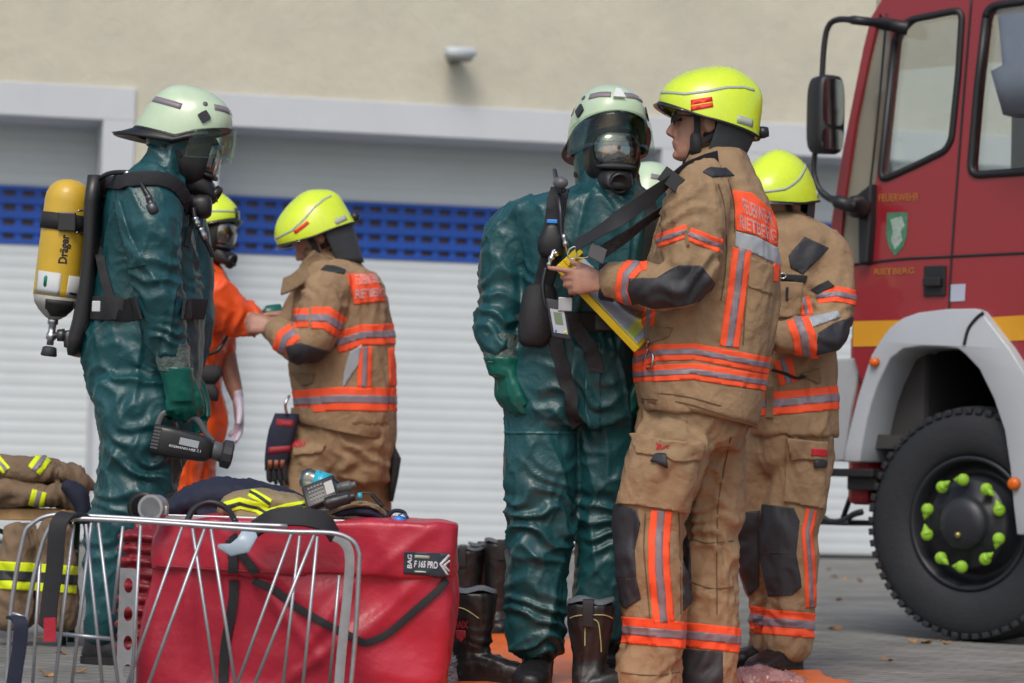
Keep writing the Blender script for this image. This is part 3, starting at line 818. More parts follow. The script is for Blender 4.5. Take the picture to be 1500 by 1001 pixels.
# ================================================================ PEOPLE: shared pieces
class Frame:
    def __init__(s, px, py, d, yaw, pitch=0, roll=0, sc=1.0):
        y = R(yaw); p = R(pitch); r = R(roll)
        f = V((math.sin(y), -math.cos(y), 0)); u = V((0, 0, 1)); l = u.cross(f)
        f, u = f * math.cos(p) - u * math.sin(p), u * math.cos(p) + f * math.sin(p)
        l, u = l * math.cos(r) + u * math.sin(r), u * math.cos(r) - l * math.sin(r)
        s.o = P(px, py, d); s.f, s.l, s.u, s.s = f, l, u, sc
    def __call__(s, x, y=0., z=0.): return s.o + (s.f * x + s.l * y + s.u * z) * s.s
    def v(s, x, y=0., z=0.): return (s.f * x + s.l * y + s.u * z) * s.s
    def m3(s): return Matrix((s.f, s.l, s.u)).transposed() * s.s
HEAD = [(-.122, .068, .035, .018), (-.112, .084, .015, .034), (-.095, .089, -.01, .045), (-.07, .088, -.05, .055), (-.045, .087, -.075, .062), (-.02, .086, -.09, .068), (0.0, .083, -.098, .071),
        (.02, .089, -.102, .074), (.045, .09, -.102, .075), (.07, .08, -.097, .071), (.095, .058, -.078, .056), (.113, .022, -.04, .032)]
def head_lofts(F, ear=True):
    L = [[(F((a + b) / 2, 0, z), F.v((a - b) / 2), F.v(0, h), 2.3) for z, a, b, h in HEAD]]
    L.append([(F(.085, 0, .012), F.v(0, .008), F.v(.006), 2), (F(.097, 0, -.01), F.v(0, .011), F.v(.012), 2), (F(.108, 0, -.032), F.v(0, .015), F.v(.014), 2), (F(.103, 0, -.043), F.v(0, .016), F.v(.012), 2), (F(.09, 0, -.048), F.v(0, .012), F.v(.008), 2)])
    L.append([(F(.086, -.022, -.066), F.v(0, 0, .004), F.v(.005)), (F(.096, 0, -.064), F.v(0, 0, .0065), F.v(.006)), (F(.086, .022, -.066), F.v(0, 0, .004), F.v(.005))])
    L.append([(F(.084, -.02, -.078), F.v(0, 0, .004), F.v(.005)), (F(.093, 0, -.077), F.v(0, 0, .0065), F.v(.006)), (F(.084, .02, -.078), F.v(0, 0, .004), F.v(.005))])
    L.append([(F(.082, -.05, .025), F.v(0, 0, .005), F.v(.006)), (F(.096, -.02, .027), F.v(0, 0, .006), F.v(.006)), (F(.096, .02, .027), F.v(0, 0, .006), F.v(.006)), (F(.082, .05, .025), F.v(0, 0, .005), F.v(.006))])
    L.append([(F(.068, 0, -.113), F.v(0, .02), F.v(.0, 0, .010)), (F(.09, 0, -.105), F.v(0, .016), F.v(0, 0, .012)), (F(.097, 0, -.102), F.v(0, .008), F.v(0, 0, .006))])
    if ear:
        for s in (-1, 1):
            L.append([(F(-.005, s * .070, -.01), F.v(.016, 0, 0), F.v(0, 0, .028)), (F(-.008, s * .082, -.008), F.v(.019), F.v(0, 0, .032)), (F(-.014, s * .090, -.006), F.v(.015), F.v(0, 0, .027))])
    return L
def neck_lofts(F, to):
    a = F(-.015, 0, -.07); return [[(a, F.v(.058), F.v(0, .058)), ((a + to) / 2, V((.062, 0, 0)), V((0, .062, 0))), (to, V((.075, 0, 0)), V((0, .085, 0)))]]
def rot(v, ax, a): return Matrix.Rotation(a, 3, ax) @ v
def hand_lofts(wr, d, pn, side, curls, s=1.0, thumb=(.3, .6, .2), fr=1.0, spread=.06, pk=1.0):
    """wr wrist, d hand direction, pn palm normal, side towards thumb; curls per finger (3 joint angles)"""
    d = V(d).normalized(); side = V(side); side = (side - d * side.dot(d)).normalized(); n2 = d.cross(side); pn = n2 if n2.dot(V(pn)) > 0 else -n2
    ax = d.cross(pn).normalized()
    L = [[(wr - d * .03 * s, side * .027 * s, pn * .020 * s, 2.5), (wr, side * .028 * s, pn * .019 * s, 2.5), (wr + d * .03 * s + side * .004 * s, side * .037 * s, pn * .017 * s, 2.8), (wr + d * .07 * s, side * .042 * s, pn * .0145 * s, 2.8), (wr + d * .093 * s, side * .040 * s, pn * .012 * s, 2.6)]]
    L = [[(r_[0], r_[1] * pk, r_[2] * pk, r_[3]) for r_ in L[0]]]
    offs = (.030, .010, -.011, -.030); lens = (1.0, 1.1, 1.02, .8); root = (.088, .093, .089, .080)
    for i in range(4):
        p = wr + d * root[i] * s + side * offs[i] * s - pn * .001; dd = (d + side * spread * (1.5 - i)).normalized()
        p0 = p - dd * .02 * s; c = curls[i]; pts = [(p0, .0092), (p, .0095)]
        for j, ln in enumerate((.043, .027, .022)):
            dd = rot(dd, ax, c[j]); p = p + dd * ln * lens[i] * s; pts.append((p, (.0088, .0080, .0062)[j]))
        cc = catmull([q[0] for q in pts], 3); rr = []
        for j in range(len(cc)):
            t = j / 3; a = min(int(t), len(pts) - 2); rr.append(pts[a][1] + (pts[a + 1][1] - pts[a][1]) * (t - a))
        f = frames(cc, pn)
        L.append([(cc[j], f[j][1] * rr[j] * s * fr, f[j][2] * rr[j] * s * fr) for j in range(len(cc))])
    o, a1, a2 = thumb
    p = wr + d * .022 * s + side * .026 * s; dd = (d * math.cos(o) + side * math.sin(o)).normalized(); pts = [p - dd * .01 * s, p]
    for j, (ln, a) in enumerate(((.042, a2 * .3), (.032, a1 * .4), (.026, a1 * .4))):
        dd = (dd + pn * math.sin(a) - side * math.sin(a) * .4).normalized(); p = p + dd * ln * s; pts.append(p)
    rr = (.012, .0125, .0115, .0100, .0075); f = frames(pts, pn)
    L.append([(pts[j], f[j][1] * rr[j] * s * fr, f[j][2] * rr[j] * s * fr) for j in range(5)])
    return L
REST = [(.35, .45, .3), (.4, .5, .35), (.45, .55, .35), (.5, .55, .35)]

# ---- helmets
class Helmet:
    def __init__(s, F, kind):
        s.F = F; s.kind = kind
        if kind == 'modern': s.cx, s.rx, s.ry = -.012, .158, .128; s.zf, s.zs, s.zb, s.zt = .056, -.004, -.045, .176; s.ax = -.05
        else: s.cx, s.rx, s.ry = -.012, .150, .121; s.zf, s.zs, s.zb, s.zt = .105, .025, .025, .214; s.ax = -.02
    def loc(s, a, t):
        ca, sa = math.cos(a), math.sin(a)
        p = 2.2; m = (abs(ca) ** p + abs(sa) ** p) ** (-1 / p)
        x0 = s.cx + s.rx * ca * m; y0 = s.ry * sa * m
        if s.kind == 'modern':
            zr = s.zs + (s.zf - s.zs) * max(ca, 0) ** 1.3 + (s.zb - s.zs) * max(-ca, 0) ** 1.1
        else:
            zr = s.zs + (s.zf - s.zs) * max(ca, 0) ** .8 + (s.zb - s.zs) * max(-ca, 0) ** 1.0
        r = math.cos(t * PI / 2) ** ((.84 + .30 * max(ca, 0)) if s.kind == 'modern' else .82); z = math.sin(t * PI / 2)
        k = 1 + .03 * math.sin(t * PI) 
        x = s.ax * (1 - r) + x0 * r * k; y = y0 * r * k; z = zr + (s.zt - zr) * z ** .95
        if s.kind == 'modern':
            # raised centre ridge and angular rear corner
            z += .006 * math.exp(-(y / .03) ** 2) * min(1, t * 2)
            g = math.exp(-((a % (2 * PI) - PI) / .55) ** 2) * math.exp(-((t - .42) / .22) ** 2); x -= .022 * g; z += .006 * g
            # sides flare near rim
            e = max(0, 1 - t / .28); y *= 1 + .03 * e * abs(sa)
        else:
            e = max(0, 1 - t / .25) * (.5 - .5 * ca); x = x + (x - s.cx) * .10 * e; y *= 1 + .05 * e
        return x, y, z
    def pt(s, a, t, off=0.):
        p = V(s.loc(a, t))
        if off:
            e = .02; pa = V(s.loc(a + e, t)) - V(s.loc(a - e, t)); q = V(s.loc(a, min(t + e, .985))) - V(s.loc(a, max(t - e, 0)))
            n = pa.cross(q).normalized(); p = p + n * off
        return s.F(*p)
    def build(s, parent, m, seal=True):
        bm = bmesh.new(); n = 64; T = [0, .02, .05, .1, .16, .23, .3, .38, .46, .54, .62, .7, .78, .86, .93, .98]
        rows = []
        for t in T: rows.append([bm.verts.new(s.pt(2 * PI * i / n, t)) for i in range(n)])
        top = bm.verts.new(s.F(s.ax, 0, s.zt + (.006 if s.kind == 'modern' else 0)))
        for r in range(len(rows) - 1):
            for i in range(n): bm.faces.new((rows[r][i], rows[r][(i + 1) % n], rows[r + 1][(i + 1) % n], rows[r + 1][i]))
        for i in range(n): bm.faces.new((rows[-1][i], rows[-1][(i + 1) % n], top))
        # inside lip
        lip = [bm.verts.new(s.F(*[c * k + q for c, k, q in zip(s.loc(2 * PI * i / n, 0), (.93, .93, 1), (0, 0, .012))])) for i in range(n)]
        lip2 = [bm.verts.new(s.F(*[c * k + q for c, k, q in zip(s.loc(2 * PI * i / n, .5), (.8, .8, .8), (0, 0, .0))])) for i in range(n)]
        for i in range(n):
            bm.faces.new((rows[0][(i + 1) % n], rows[0][i], lip[i], lip[(i + 1) % n])); bm.faces.new((lip[(i + 1) % n], lip[i], lip2[i], lip2[(i + 1) % n]))
        s.o = from_bm('helmet', bm, m, parent)
        if seal:
            bm = bmesh.new(); add_tube(bm, [s.pt(2 * PI * i / 48, .004, .001) for i in range(49)], .0045, 6, sm=0); from_bm('helmet_rim', bm, M['rubber'], s.o)
        return s.o
    def strip(s, path, w, m, name='helmet_line', off=.0012):
        """path [(deg,t)], ribbon of half width w (metres, roughly along t)"""
        bm = bmesh.new(); L = []
        pts = []
        for i in range(len(path) - 1):
            for j in range(6):
                k = j / 6; pts.append((path[i][0] * (1 - k) + path[i + 1][0] * k, path[i][1] * (1 - k) + path[i + 1][1] * k))
        pts.append(path[-1]); c = [s.pt(R(a), t, off) for a, t in pts]
        ce = s.F(s.cx, 0, .02)
        for i, q in enumerate(c):
            t = (c[min(i + 1, len(c) - 1)] - c[max(i - 1, 0)]).normalized(); nn = (s.pt(R(pts[i][0]), pts[i][1], off + .01) - q).normalized(); sd = t.cross(nn).normalized()
            L.append((bm.verts.new(q - sd * w), bm.verts.new(q + sd * w)))
        for i in range(len(L) - 1): bm.faces.new((L[i][0], L[i][1], L[i + 1][1], L[i + 1][0]))
        bmesh.ops.recalc_face_normals(bm, faces=bm.faces[:])
        me = bpy.data.meshes.new(name); bm.to_mesh(me); bm.free(); o = put(name, me, m, s.o)
        so_ = o.modifiers.new('t', 'SOLIDIFY'); so_.thickness = .0014; so_.offset = 0
        return o
def modern_helmet(F, parent, flap=True, lamp=True, visor=True, flapdrop=.11):
    H = Helmet(F, 'modern'); H.build(parent, M['helm'])
    for sg in (1, -1):
        H.strip([(sg * 8, .15), (sg * 30, .17), (sg * 55, .20), (sg * 80, .30), (sg * 105, .40), (sg * 130, .45), (sg * 150, .44)], .0042, M['helmline'])
        H.strip([(sg * 118, .075), (sg * 142, .085)], .0125, M['helmline'], 'helmet_reflector')
    if lamp:
        bm = bmesh.new(); add_tube(bm, [F(-.168, .005, -.022), F(-.186, .005, -.02), F(-.20, .005, -.018)], [.020, .019, .015], 12, sm=0); from_bm('helmet_lamp', bm, M['plastic'], H.o)
    if visor:
        bm = bmesh.new(); rows = []
        for i in range(17):
            a = R(-62 + i * 124 / 16); 
            rows.append([bm.verts.new(F(H.cx + (H.rx * q) * math.cos(a), H.ry * q * math.sin(a), z + .052 * max(0, math.cos(a)) ** 1.3 + .004)) for q, z in ((.96, .004), (1.04, .001), (1.11, -.004))])
        for i in range(16):
            for j in range(2): bm.faces.new((rows[i][j], rows[i + 1][j], rows[i + 1][j + 1], rows[i][j + 1]))
        o = from_bm('helmet_visor', bm, G_clear, H.o); so_ = o.modifiers.new('t', 'SOLIDIFY'); so_.thickness = .004
    if flap:
        bm = bmesh.new(); rows = []; n = 36
        for i in range(n + 1):
            a = R(98 + i * (164 / n)); x, y, z = H.loc(a, .02); row = []
            for j in range(9):
                t = j / 8; k = .93 - .30 * t ** 1.3 * (1 - .35 * max(-math.cos(a), 0)); wv = .010 * math.sin(a * 7 + t * 3) * t
                row.append(bm.verts.new(F((x - H.cx) * (k + wv) + H.cx + (.02 * t if True else 0), y * (k + wv), z + .008 - flapdrop * t * (.8 + .2 * max(-math.cos(a), 0)))))
            rows.append(row)
        for i in range(n):
            for j in range(8): bm.faces.new((rows[i][j], rows[i + 1][j], rows[i + 1][j + 1], rows[i][j + 1]))
        o = from_bm('neck_flap', bm, M['flap'], parent); so_ = o.modifiers.new('t', 'SOLIDIFY'); so_.thickness = .005
    return H
def old_helmet(F, parent, brim=True, shield=True):
    H = Helmet(F, 'old'); H.build(parent, M['pale'])
    for a0 in ((12, 48), (-12, -48), (95, 150), (-95, -150)):
        H.strip([(a0[0], .36 if abs(a0[0]) > 50 else .34), ((a0[0] + a0[1]) / 2, .37), (a0[1], .38)], .011, M['silver'], 'helmet_line')
    for sg in (1, -1):
        bm = bmesh.new(); c = H.pt(R(sg * 62), .2, .002); nn = (H.pt(R(sg * 62), .2, .02) - c).normalized(); up = F.u; rt = up.cross(nn).normalized(); up = nn.cross(rt)
        add_loft(bm, [(c - nn * .002, (rt + up) * .0125, (up - rt) * .0125, 8), (c + nn * .004, (rt + up) * .0125, (up - rt) * .0125, 8)], 12)
        from_bm('vent_plate', bm, M['plastic'], H.o, smooth=False)
        bm = bmesh.new(); c = H.pt(R(sg * 62), .42, .0); nn = (H.pt(R(sg * 62), .42, .02) - c).normalized(); add_rev(bm, c, nn, [(0, .008), (.003, .008), (.004, .005), (.004, .0)], 14); from_bm('rivet', bm, M['grey'], H.o)
    if brim:   # black rear brim
        bm = bmesh.new(); rows = []; n = 40
        for i in range(n + 1):
            a = R(55 + i * 250 / n); x, y, z = H.loc(a, .02); b = max(-math.cos(a), 0); row = []
            for (k, dz) in ((.97, .012), (1.02 + .0 * b, -.006), (1.08 + .20 * b, -.012 - .018 * b), (1.10 + .34 * b, -.018 - .022 * b), (1.08 + .30 * b, -.026 - .022 * b), (.97, -.03)):
                row.append(bm.verts.new(F((x - H.cx) * k + H.cx, y * min(k, 1.12), z + dz)))
            rows.append(row)
        for i in range(n):
            for j in range(5): bm.faces.new((rows[i][j], rows[i + 1][j], rows[i + 1][j + 1], rows[i][j + 1]))
        from_bm('neck_guard', bm, M['rubber'], H.o)
    if shield:
        bm = bmesh.new(); rows = []
        for i in range(25):
            a = R(-78 + i * 156 / 24); row = []
            for j in range(8):
                t = j / 7; k = 1.06 + .08 * math.sin(t * PI * .6)
                row.append(bm.verts.new(F(.0 + .150 * k * math.cos(a), .128 * k * math.sin(a), .045 + .065 * max(0, math.cos(a)) ** .8 - t * (.125 - .02 * math.cos(a)) * (.55 + .45 * max(0, math.cos(a)) ** .4))))
            rows.append(row)
        for i in range(24):
            for j in range(7): bm.faces.new((rows[i][j], rows[i + 1][j], rows[i + 1][j + 1], rows[i][j + 1]))
        o = from_bm('face_shield', bm, G_visor, H.o); so_ = o.modifiers.new('t', 'SOLIDIFY'); so_.thickness = .0025
    return H
def mask(F, parent):
    """full face breathing mask"""
    bm = bmesh.new()
    sec = [(-.045, .090, .085, -.075), (.0, .094, .088, -.105), (.04, .091, .080, -.125), (.075, .083, .068, -.120), (.098, .080, .066, -.098), (.104, .075, .060, -.070)]
    rings = []
    for x, hw, zt, zb in sec: rings.append((F(x, 0, (zt + zb) / 2), F.v(0, hw), F.v(0, 0, (zt - zb) / 2), 2.6))
    add_loft(bm, rings, 36, 0, cap=False)
    # inner lip closing to the lens
    add_loft(bm, [rings[-1], (F(.096, 0, -.008), F.v(0, .071), F.v(0, 0, .060), 2.6), (F(.07, 0, -.008), F.v(0, .070), F.v(0, 0, .060), 2.6)], 36, 0, cap=False)
    # chin and valve
    add_loft(bm, [(F(.05, 0, -.10), F.v(0, .055), F.v(.0, 0, .045), 3), (F(.09, 0, -.098), F.v(0, .056), F.v(0, 0, .040), 3), (F(.125, 0, -.105), F.v(0, .050), F.v(-.01, 0, .036), 3), (F(.148, 0, -.115), F.v(0, .036), F.v(-.012, 0, .028), 3)], 24, 0)
    mk = from_bm('breathing_mask', bm, M['rubber'], parent)
    bm = bmesh.new(); add_rev(bm, F(.138, 0, -.118), F.v(1, 0, -.35), [(0, .034), (.018, .034), (.022, .028), (.012, .024), (.012, .0)], 24); from_bm('exhale_valve', bm, M['plastic'], mk)
    bm = bmesh.new()
    add_loft(bm, [(F(.099, 0, -.008), F.v(0, .073), F.v(0, 0, .062), 2.7), (F(.115, 0, -.008), F.v(0, .070), F.v(0, 0, .060), 2.7), (F(.130, 0, -.008), F.v(0, .056), F.v(0, 0, .052), 2.6), (F(.137, 0, -.008), F.v(0, .030), F.v(0, 0, .036), 2.4), (F(.139, 0, -.008), F.v(0, .006), F.v(0, 0, .008), 2)], 36, 0, cap=False)
    from_bm('mask_lens', bm, G_lens, mk)
    bm = bmesh.new()
    add_loft(bm, [(F(.07, 0, -.055), F.v(0, .046), F.v(0, 0, .034), 2.4), (F(.10, 0, -.045), F.v(0, .036), F.v(0, 0, .036), 2.2), (F(.118, 0, -.035), F.v(0, .020), F.v(0, 0, .024), 2)], 20); from_bm('nose_cup', bm, M['grey'], mk)
    bm = bmesh.new()
    add_loft(bm, [(F(.101, 0, -.064), F.v(0, .067), F.v(0, 0, .009), 3), (F(.118, 0, -.066), F.v(0, .062), F.v(0, 0, .009), 3), (F(.135, 0, -.066), F.v(0, .045), F.v(0, 0, .008), 3)], 30); from_bm('lens_clamp', bm, M['pad'], mk)
    bm = bmesh.new()
    for s in (-1, 1):
        for z, z2 in ((.05, .09), (-.03, .0), (-.085, -.06)):
            add_strap(bm, [F(.02, s * .09, z), F(-.03, s * .102, (z + z2) / 2), F(-.08, s * .085, z2)], .008, .0022, F.u)
    from_bm('mask_strap', bm, M['black'], mk)
    return mk
def glove_part(root, lofts, m, vox=.006, name='glove', wr=None):
    return remesh(name, lofts, m, root, vox=vox, smooth=2, wr=wr)
def boot(root, ankle, d, s=1.0, h=.13, m=None, name='boot', sep=False):
    """low part of a boot: ankle point on the shaft top, toe direction d"""
    d = V((d[0], d[1], 0)).normalized(); sd = V((-d.y, d.x, 0)); g = V((ankle.x, ankle.y, 0)); u = V((0, 0, 1)); L = []
    L.append([(g + u * .012 + d * -.055 * s, sd * .030 * s, u * .010, 3), (g + u * .03 - d * .05 * s, sd * .036 * s, u * .026, 3), (g + u * .045, sd * .042 * s, u * .042, 3), (g + u * .045 + d * .06 * s, sd * .046 * s, u * .044, 3), (g + u * .038 + d * .12 * s, sd * .052 * s, u * .036, 2.8), (g + u * .032 + d * .165 * s, sd * .050 * s, u * .030, 2.6), (g + u * .028 + d * .195 * s, sd * .036 * s, u * .022, 2.4), (g + u * .026 + d * .205 * s, sd * .018 * s, u * .012, 2.2)])
    L.append([(g + u * .03 - d * .01, sd * .043 * s, d * .055 * s, 2.4), (g + u * .09, sd * .045 * s, d * .055 * s, 2.4), (g + u * (h), sd * .052 * s, d * .060 * s, 2.2), (V((ankle.x, ankle.y, h + .02)), sd * .054 * s, d * .062 * s, 2.2)])
    b = remesh(name, L, m or M['leather'], root, vox=.008, smooth=2, wr=wrinkle('cloth', .003, 18, 3))
    bm = bmesh.new()
    sole = [(-.060, .028), (-.04, .038), (.0, .042), (.06, .046), (.12, .053), (.165, .051), (.195, .038), (.21, .018)]
    ring = [(g + d * x * s + sd * w * s) for x, w in sole] + [(g + d * x * s - sd * w * s) for x, w in reversed(sole)]
    lo = [bm.verts.new(p + u * .002) for p in ring]; hi = [bm.verts.new(p + u * .026) for p in ring]
    bm.faces.new(lo); bm.faces.new(hi)
    for i in range(len(lo)): bm.faces.new((lo[i], lo[(i + 1) % len(lo)], hi[(i + 1) % len(lo)], hi[i]))
    from_bm('sole', bm, M['rubber'], b, smooth=False)
    return b
def body_mesh(root, lofts, vox=.009):
    return remesh('body', lofts, M['skin'], root, vox=vox, smooth=2, sfac=.4)
def seg3(a, b, r): return (a, b, r)
def tube_part(name, pts, r, m, parent, up=V((0, 1, 0)), n=10, sm=6):
    bm = bmesh.new(); add_tube(bm, pts, r, n, sm=sm, up=up); return from_bm(name, bm, m, parent)
def strap_part(name, pts, w, th, wd, m, parent):
    bm = bmesh.new(); add_strap(bm, pts, w, th, wd); return from_bm(name, bm, m, parent, angle=40)
def surf_strap(S, name, px, w, th, m, parent, off=.006, _=0):
    """strap draped over a garment along photo points"""
    pts = []
    fine = [V((a[0], a[1], 0)) for a in px]; fine = catmull(fine, 8); last = None
    raw = []
    for q in fine:
        h = S.hit(q.x, q.y, off)
        if h is not None: raw.append(h)
    if len(raw) < 3: print('NO STRAP', name); return None
    sm = [raw[0]] + [(raw[i - 1] + raw[i] * 2 + raw[i + 1]) / 4 for i in range(1, len(raw) - 1)] + [raw[-1]]
    bm = bmesh.new(); rows = []
    for i, c in enumerate(sm):
        t = (sm[min(i + 1, len(sm) - 1)] - sm[max(i - 1, 0)]).normalized(); vd = (CAM - c).normalized()
        h = S.bvh.find_nearest(c); nn = h[1] if h[1] is not None and h[1].dot(vd) > .1 else vd
        nn = (nn + vd).normalized(); W_ = t.cross(nn).normalized()
        rows.append((c, W_ * w, W_.cross(t).normalized() * th, 6.))
    add_loft(bm, rows, 12); return from_bm(name, bm, m, parent, angle=40)
# ================================================================ PERSON 1: firefighter with the board (faces left)
d = 8.87
root = empty('person', ground(975, 1016), 'firefighter in tan turnout coat and yellow helmet, holding a yellow board in one hand', 'person')
HF = Frame(1032, 181, d, -88, -1)
torso = [(226, 1014, 1088, 0, .10), (240, 1006, 1094, 0, .13), (256, 998, 1101, 0, .17), (275, 988, 1112, 0, .205), (300, 976, 1125, 0, .225), (340, 960, 1137, .01, .23), (400, 948, 1140, .01, .225), (450, 943, 1139, .01, .22), (500, 934, 1131, .01, .215), (530, 930, 1123, .01, .215), (560, 932, 1118, .01, .22), (590, 936, 1112, .01, .22), (606, 939, 1108, .01, .22)]
armL = [(1042, 262, -.16, 36), (1028, 285, -.20, 47), (1020, 320, -.23, 50), (1016, 360, -.25, 47), (1014, 392, -.27, 42), (1000, 416, -.28, 36), (970, 420, -.27, 33), (935, 416, -.24, 31), (905, 413, -.21, 29), (893, 412, -.20, 28)]
armR = [(1010, 280, .17, 34), (990, 320, .2, 42), (975, 380, .2, 38), (965, 420, .16, 33), (950, 445, .05, 28), (940, 455, -.02, 26)]
hips = [(575, 943, 1104, .01, .19), (600, 940, 1104, .01, .195), (630, 934, 1096, .01, .19), (660, 938, 1086, .01, .14)]
legA = [(640, 990, -.09, 56, .13), (680, 976, -.10, 57, .13), (735, 957, -.10, 52, .12), (780, 951, -.10, 50, .11), (830, 952, -.10, 50, .11), (880, 956, -.10, 47, .105), (930, 957, -.10, 45, .10), (975, 949, -.10, 49, .11), (1000, 946, -.10, 50, .115)]
legB = [(640, 1040, .10, 52, .13), (680, 1036, .11, 54, .12), (740, 1040, .12, 46, .11), (790, 1040, .12, 41, .10), (840, 1040, .12, 41, .10), (900, 1040, .12, 39, .10), (940, 1038, .12, 39, .10), (975, 1033, .12, 40, .11), (1000, 1032, .12, 41, .11)]
LG_ = lambda L: [(a[1], a[0], a[2], a[3], a[4]) for a in L]
legA = LG_(legA); legB = LG_(legB)
wrL = P(884, 414, d - .225); hl = hand_lofts(wrL, (-1, .05, .03), (0, 1, -.25), (0, 0, 1), [(.12, .1, .08), (.75, .9, .5), (.8, .95, .5), (.85, .95, .5)], .98, thumb=(.5, .5, .5))
wrR = P(946, 452, d - .03); hr = hand_lofts(wrR, (-.8, -.35, .2), (0, 0, 1), (-.3, .9, 0), [(.3, .4, .3)] * 4, .95)
body_mesh(root, head_lofts(HF) + neck_lofts(HF, P(1046, 262, d)) + [hrings(d, torso[2:] + hips[1:2], .78), limb(d, armL, .48), limb(d, armR, .48), limb(d, legA, .55), limb(d, legB, .55)] + hl + hr +
          [[(wrL + V((.10, .0, -.0)), V((0, 0, .036)), V((0, .034, 0))), (wrL, V((0, 0, .027)), V((0, .022, 0)))]], .0055)
bn = [bunch(P(1012, 400, d - .3), (.5, 0, -1), .13, .055, .009), bunch(P(1005, 330, d - .3), (.3, 0, -1), .14, .07, .008), bunch(P(960, 470, d - .1), (.3, 0, 1), .15, .09, .007)]
jk = remesh('jacket', [hrings(d, torso), limb(d, armL), limb(d, armR)], M['tan'], root, vox=.009, smooth=3, wr=wrinkle('cloth', .013, 5.5, 1, bn))
# hem lower part (slants down to the back)
bm = bmesh.new()
tr_ = hrings(d, hips)
trs = remesh('trousers', [tr_, limb(d, legA), limb(d, legB)], M['tan'], root, vox=.009, smooth=3,
             wr=wrinkle('cloth', .019, 5.5, 2, [bunch(P(1040, 800, d), (.1, 0, 1), .16, .07, .010), bunch(P(955, 975, d - .15), (0, 0, 1), .1, .05, .008), bunch(P(1030, 690, d), (.5, 0, 1), .15, .08, .010)]))
hem = [P(1022, 604, d), P(1022, 622, d)]
bm = bmesh.new(); n = 48; rows = []
for j, (yl, yr, xl, xr, hd) in enumerate(((560, 575, 932, 1119, .222), (578, 600, 934, 1115, .224), (586, 617, 937, 1111, .222), (590, 628, 938, 1109, .218), (588, 625, 942, 1104, .205))):
    a = P(xl, yl, d + .01); b = P(xr, yr, d + .01); c = (a + b) / 2; w_ = (b - a) / 2
    rows.append((c, w_, V((0, hd, 0)), 2.4))
add_loft(bm, rows, 48, cap=False); hemo = from_bm('jacket_hem', bm, M['tan'], jk)
S = Surf(jk); T = Surf(trs)
# collar
bm = bmesh.new()
add_loft(bm, [(P(1053, 246, d), V((.088, 0, -.018)), V((0, .115, 0)), 2.4), (P(1053, 236, d), V((.085, 0, -.010)), V((0, .105, 0)), 2.4), (P(1055, 224, d), V((.076, 0, .004)), V((0, .093, 0)), 2.4), (P(1056, 221, d), V((.070, 0, .004)), V((0, .086, 0)), 2.4), (P(1055, 232, d), V((.066, 0, 0)), V((0, .08, 0)), 2.4)], 40, cap=False)
add_loft(bm, [(P(1020, 262, d - .03), V((.05, 0, .03)), V((0, .10, 0)), 3), (P(1004, 268, d - .02), V((.04, 0, .035)), V((0, .10, 0)), 3), (P(990, 284, d), V((.03, 0, .03)), V((0, .09, 0)), 3)], 24)
from_bm('collar', bm, M['tan2'], jk)
# reflective work
patch(S, 'back_panel', [[(1073, 279), (1101, 283), (1110, 345), (1078, 337)], [(1100, 282), (1134, 312), (1143, 364), (1109, 346)]], M['fluo'], .003, jk)
project_text(S, 'FEUERWEHR', [(1089, 312), (1133, 334), (1128, 312), (1086, 290)], M['greytext'], off=.005, parent=jk, bold=.02)
project_text(S, 'RIETBERG', [(1083, 333), (1137, 357), (1134, 337), (1083, 314)], M['greytext'], off=.005, parent=jk, bold=.02)
patch(S, 'silver_band', [[(1078, 339), (1108, 347), (1110, 374), (1077, 362)], [(1108, 347), (1144, 366), (1144, 391), (1110, 374)]], M['silver2'], .003, jk)
stripe(S, [(1087, 364), (1079, 430), (1068, 508)], 14, jk)
stripe(S, [(1138, 386), (1134, 412)], 5, jk, mats=[M['fluo']])
stripe(S, [(925, 530), (962, 517), (1016, 515), (1122, 535)], 12, jk, wrap=True, near=(P(1020, 560, d), P(1020, 480, d), .5))
S2 = Surf(hemo)
stripe(S, [(925, 549), (1016, 544), (1122, 561)], 12, jk, wrap=True, near=(P(1020, 560, d), P(1020, 480, d), .5))
stripe(S, [(962, 354), (1008, 338)], 9.5, jk); stripe(S, [(1009, 343), (1056, 361)], 10, jk)
stripe(S, [(934, 384), (918, 402), (914, 425), (920, 450)], 13, jk, tol=.04)
patch(S, 'elbow_pad', [[(922, 408), (962, 408), (1001, 448), (951, 452), (926, 446), (920, 426)], [(962, 408), (996, 388), (1027, 390), (1047, 415), (1034, 438), (1001, 448)]], M['pad'], .004, jk)
patch(S, 'shoulder_pad', [[(1014, 262), (1040, 246), (1063, 247), (1080, 262), (1072, 276), (1050, 264), (1030, 261)]], M['pad'], .004, jk)
stripe(S, [(940, 332), (958, 322), (968, 316)], 5, jk, mats=[M['fluo']])
stripe(S, [(946, 345), (944, 372), (941, 396)], 6, jk, mats=[M['fluo']]); stripe(S, [(952, 452), (949, 478), (946, 502)], 9, jk)
patch(S, 'pocket_flap', [(950, 478), (986, 480), (980, 494), (955, 503), (950, 498)], M['tan2'], .006, jk)
patch(S, 'back_pocket', [(1098, 376), (1132, 390), (1130, 432), (1096, 420)], M['tan'], .004, jk)
patch(S, 'seam', [(1002, 338), (1007, 336), (1010, 360), (1006, 362)], M['tan2'], .006, jk)

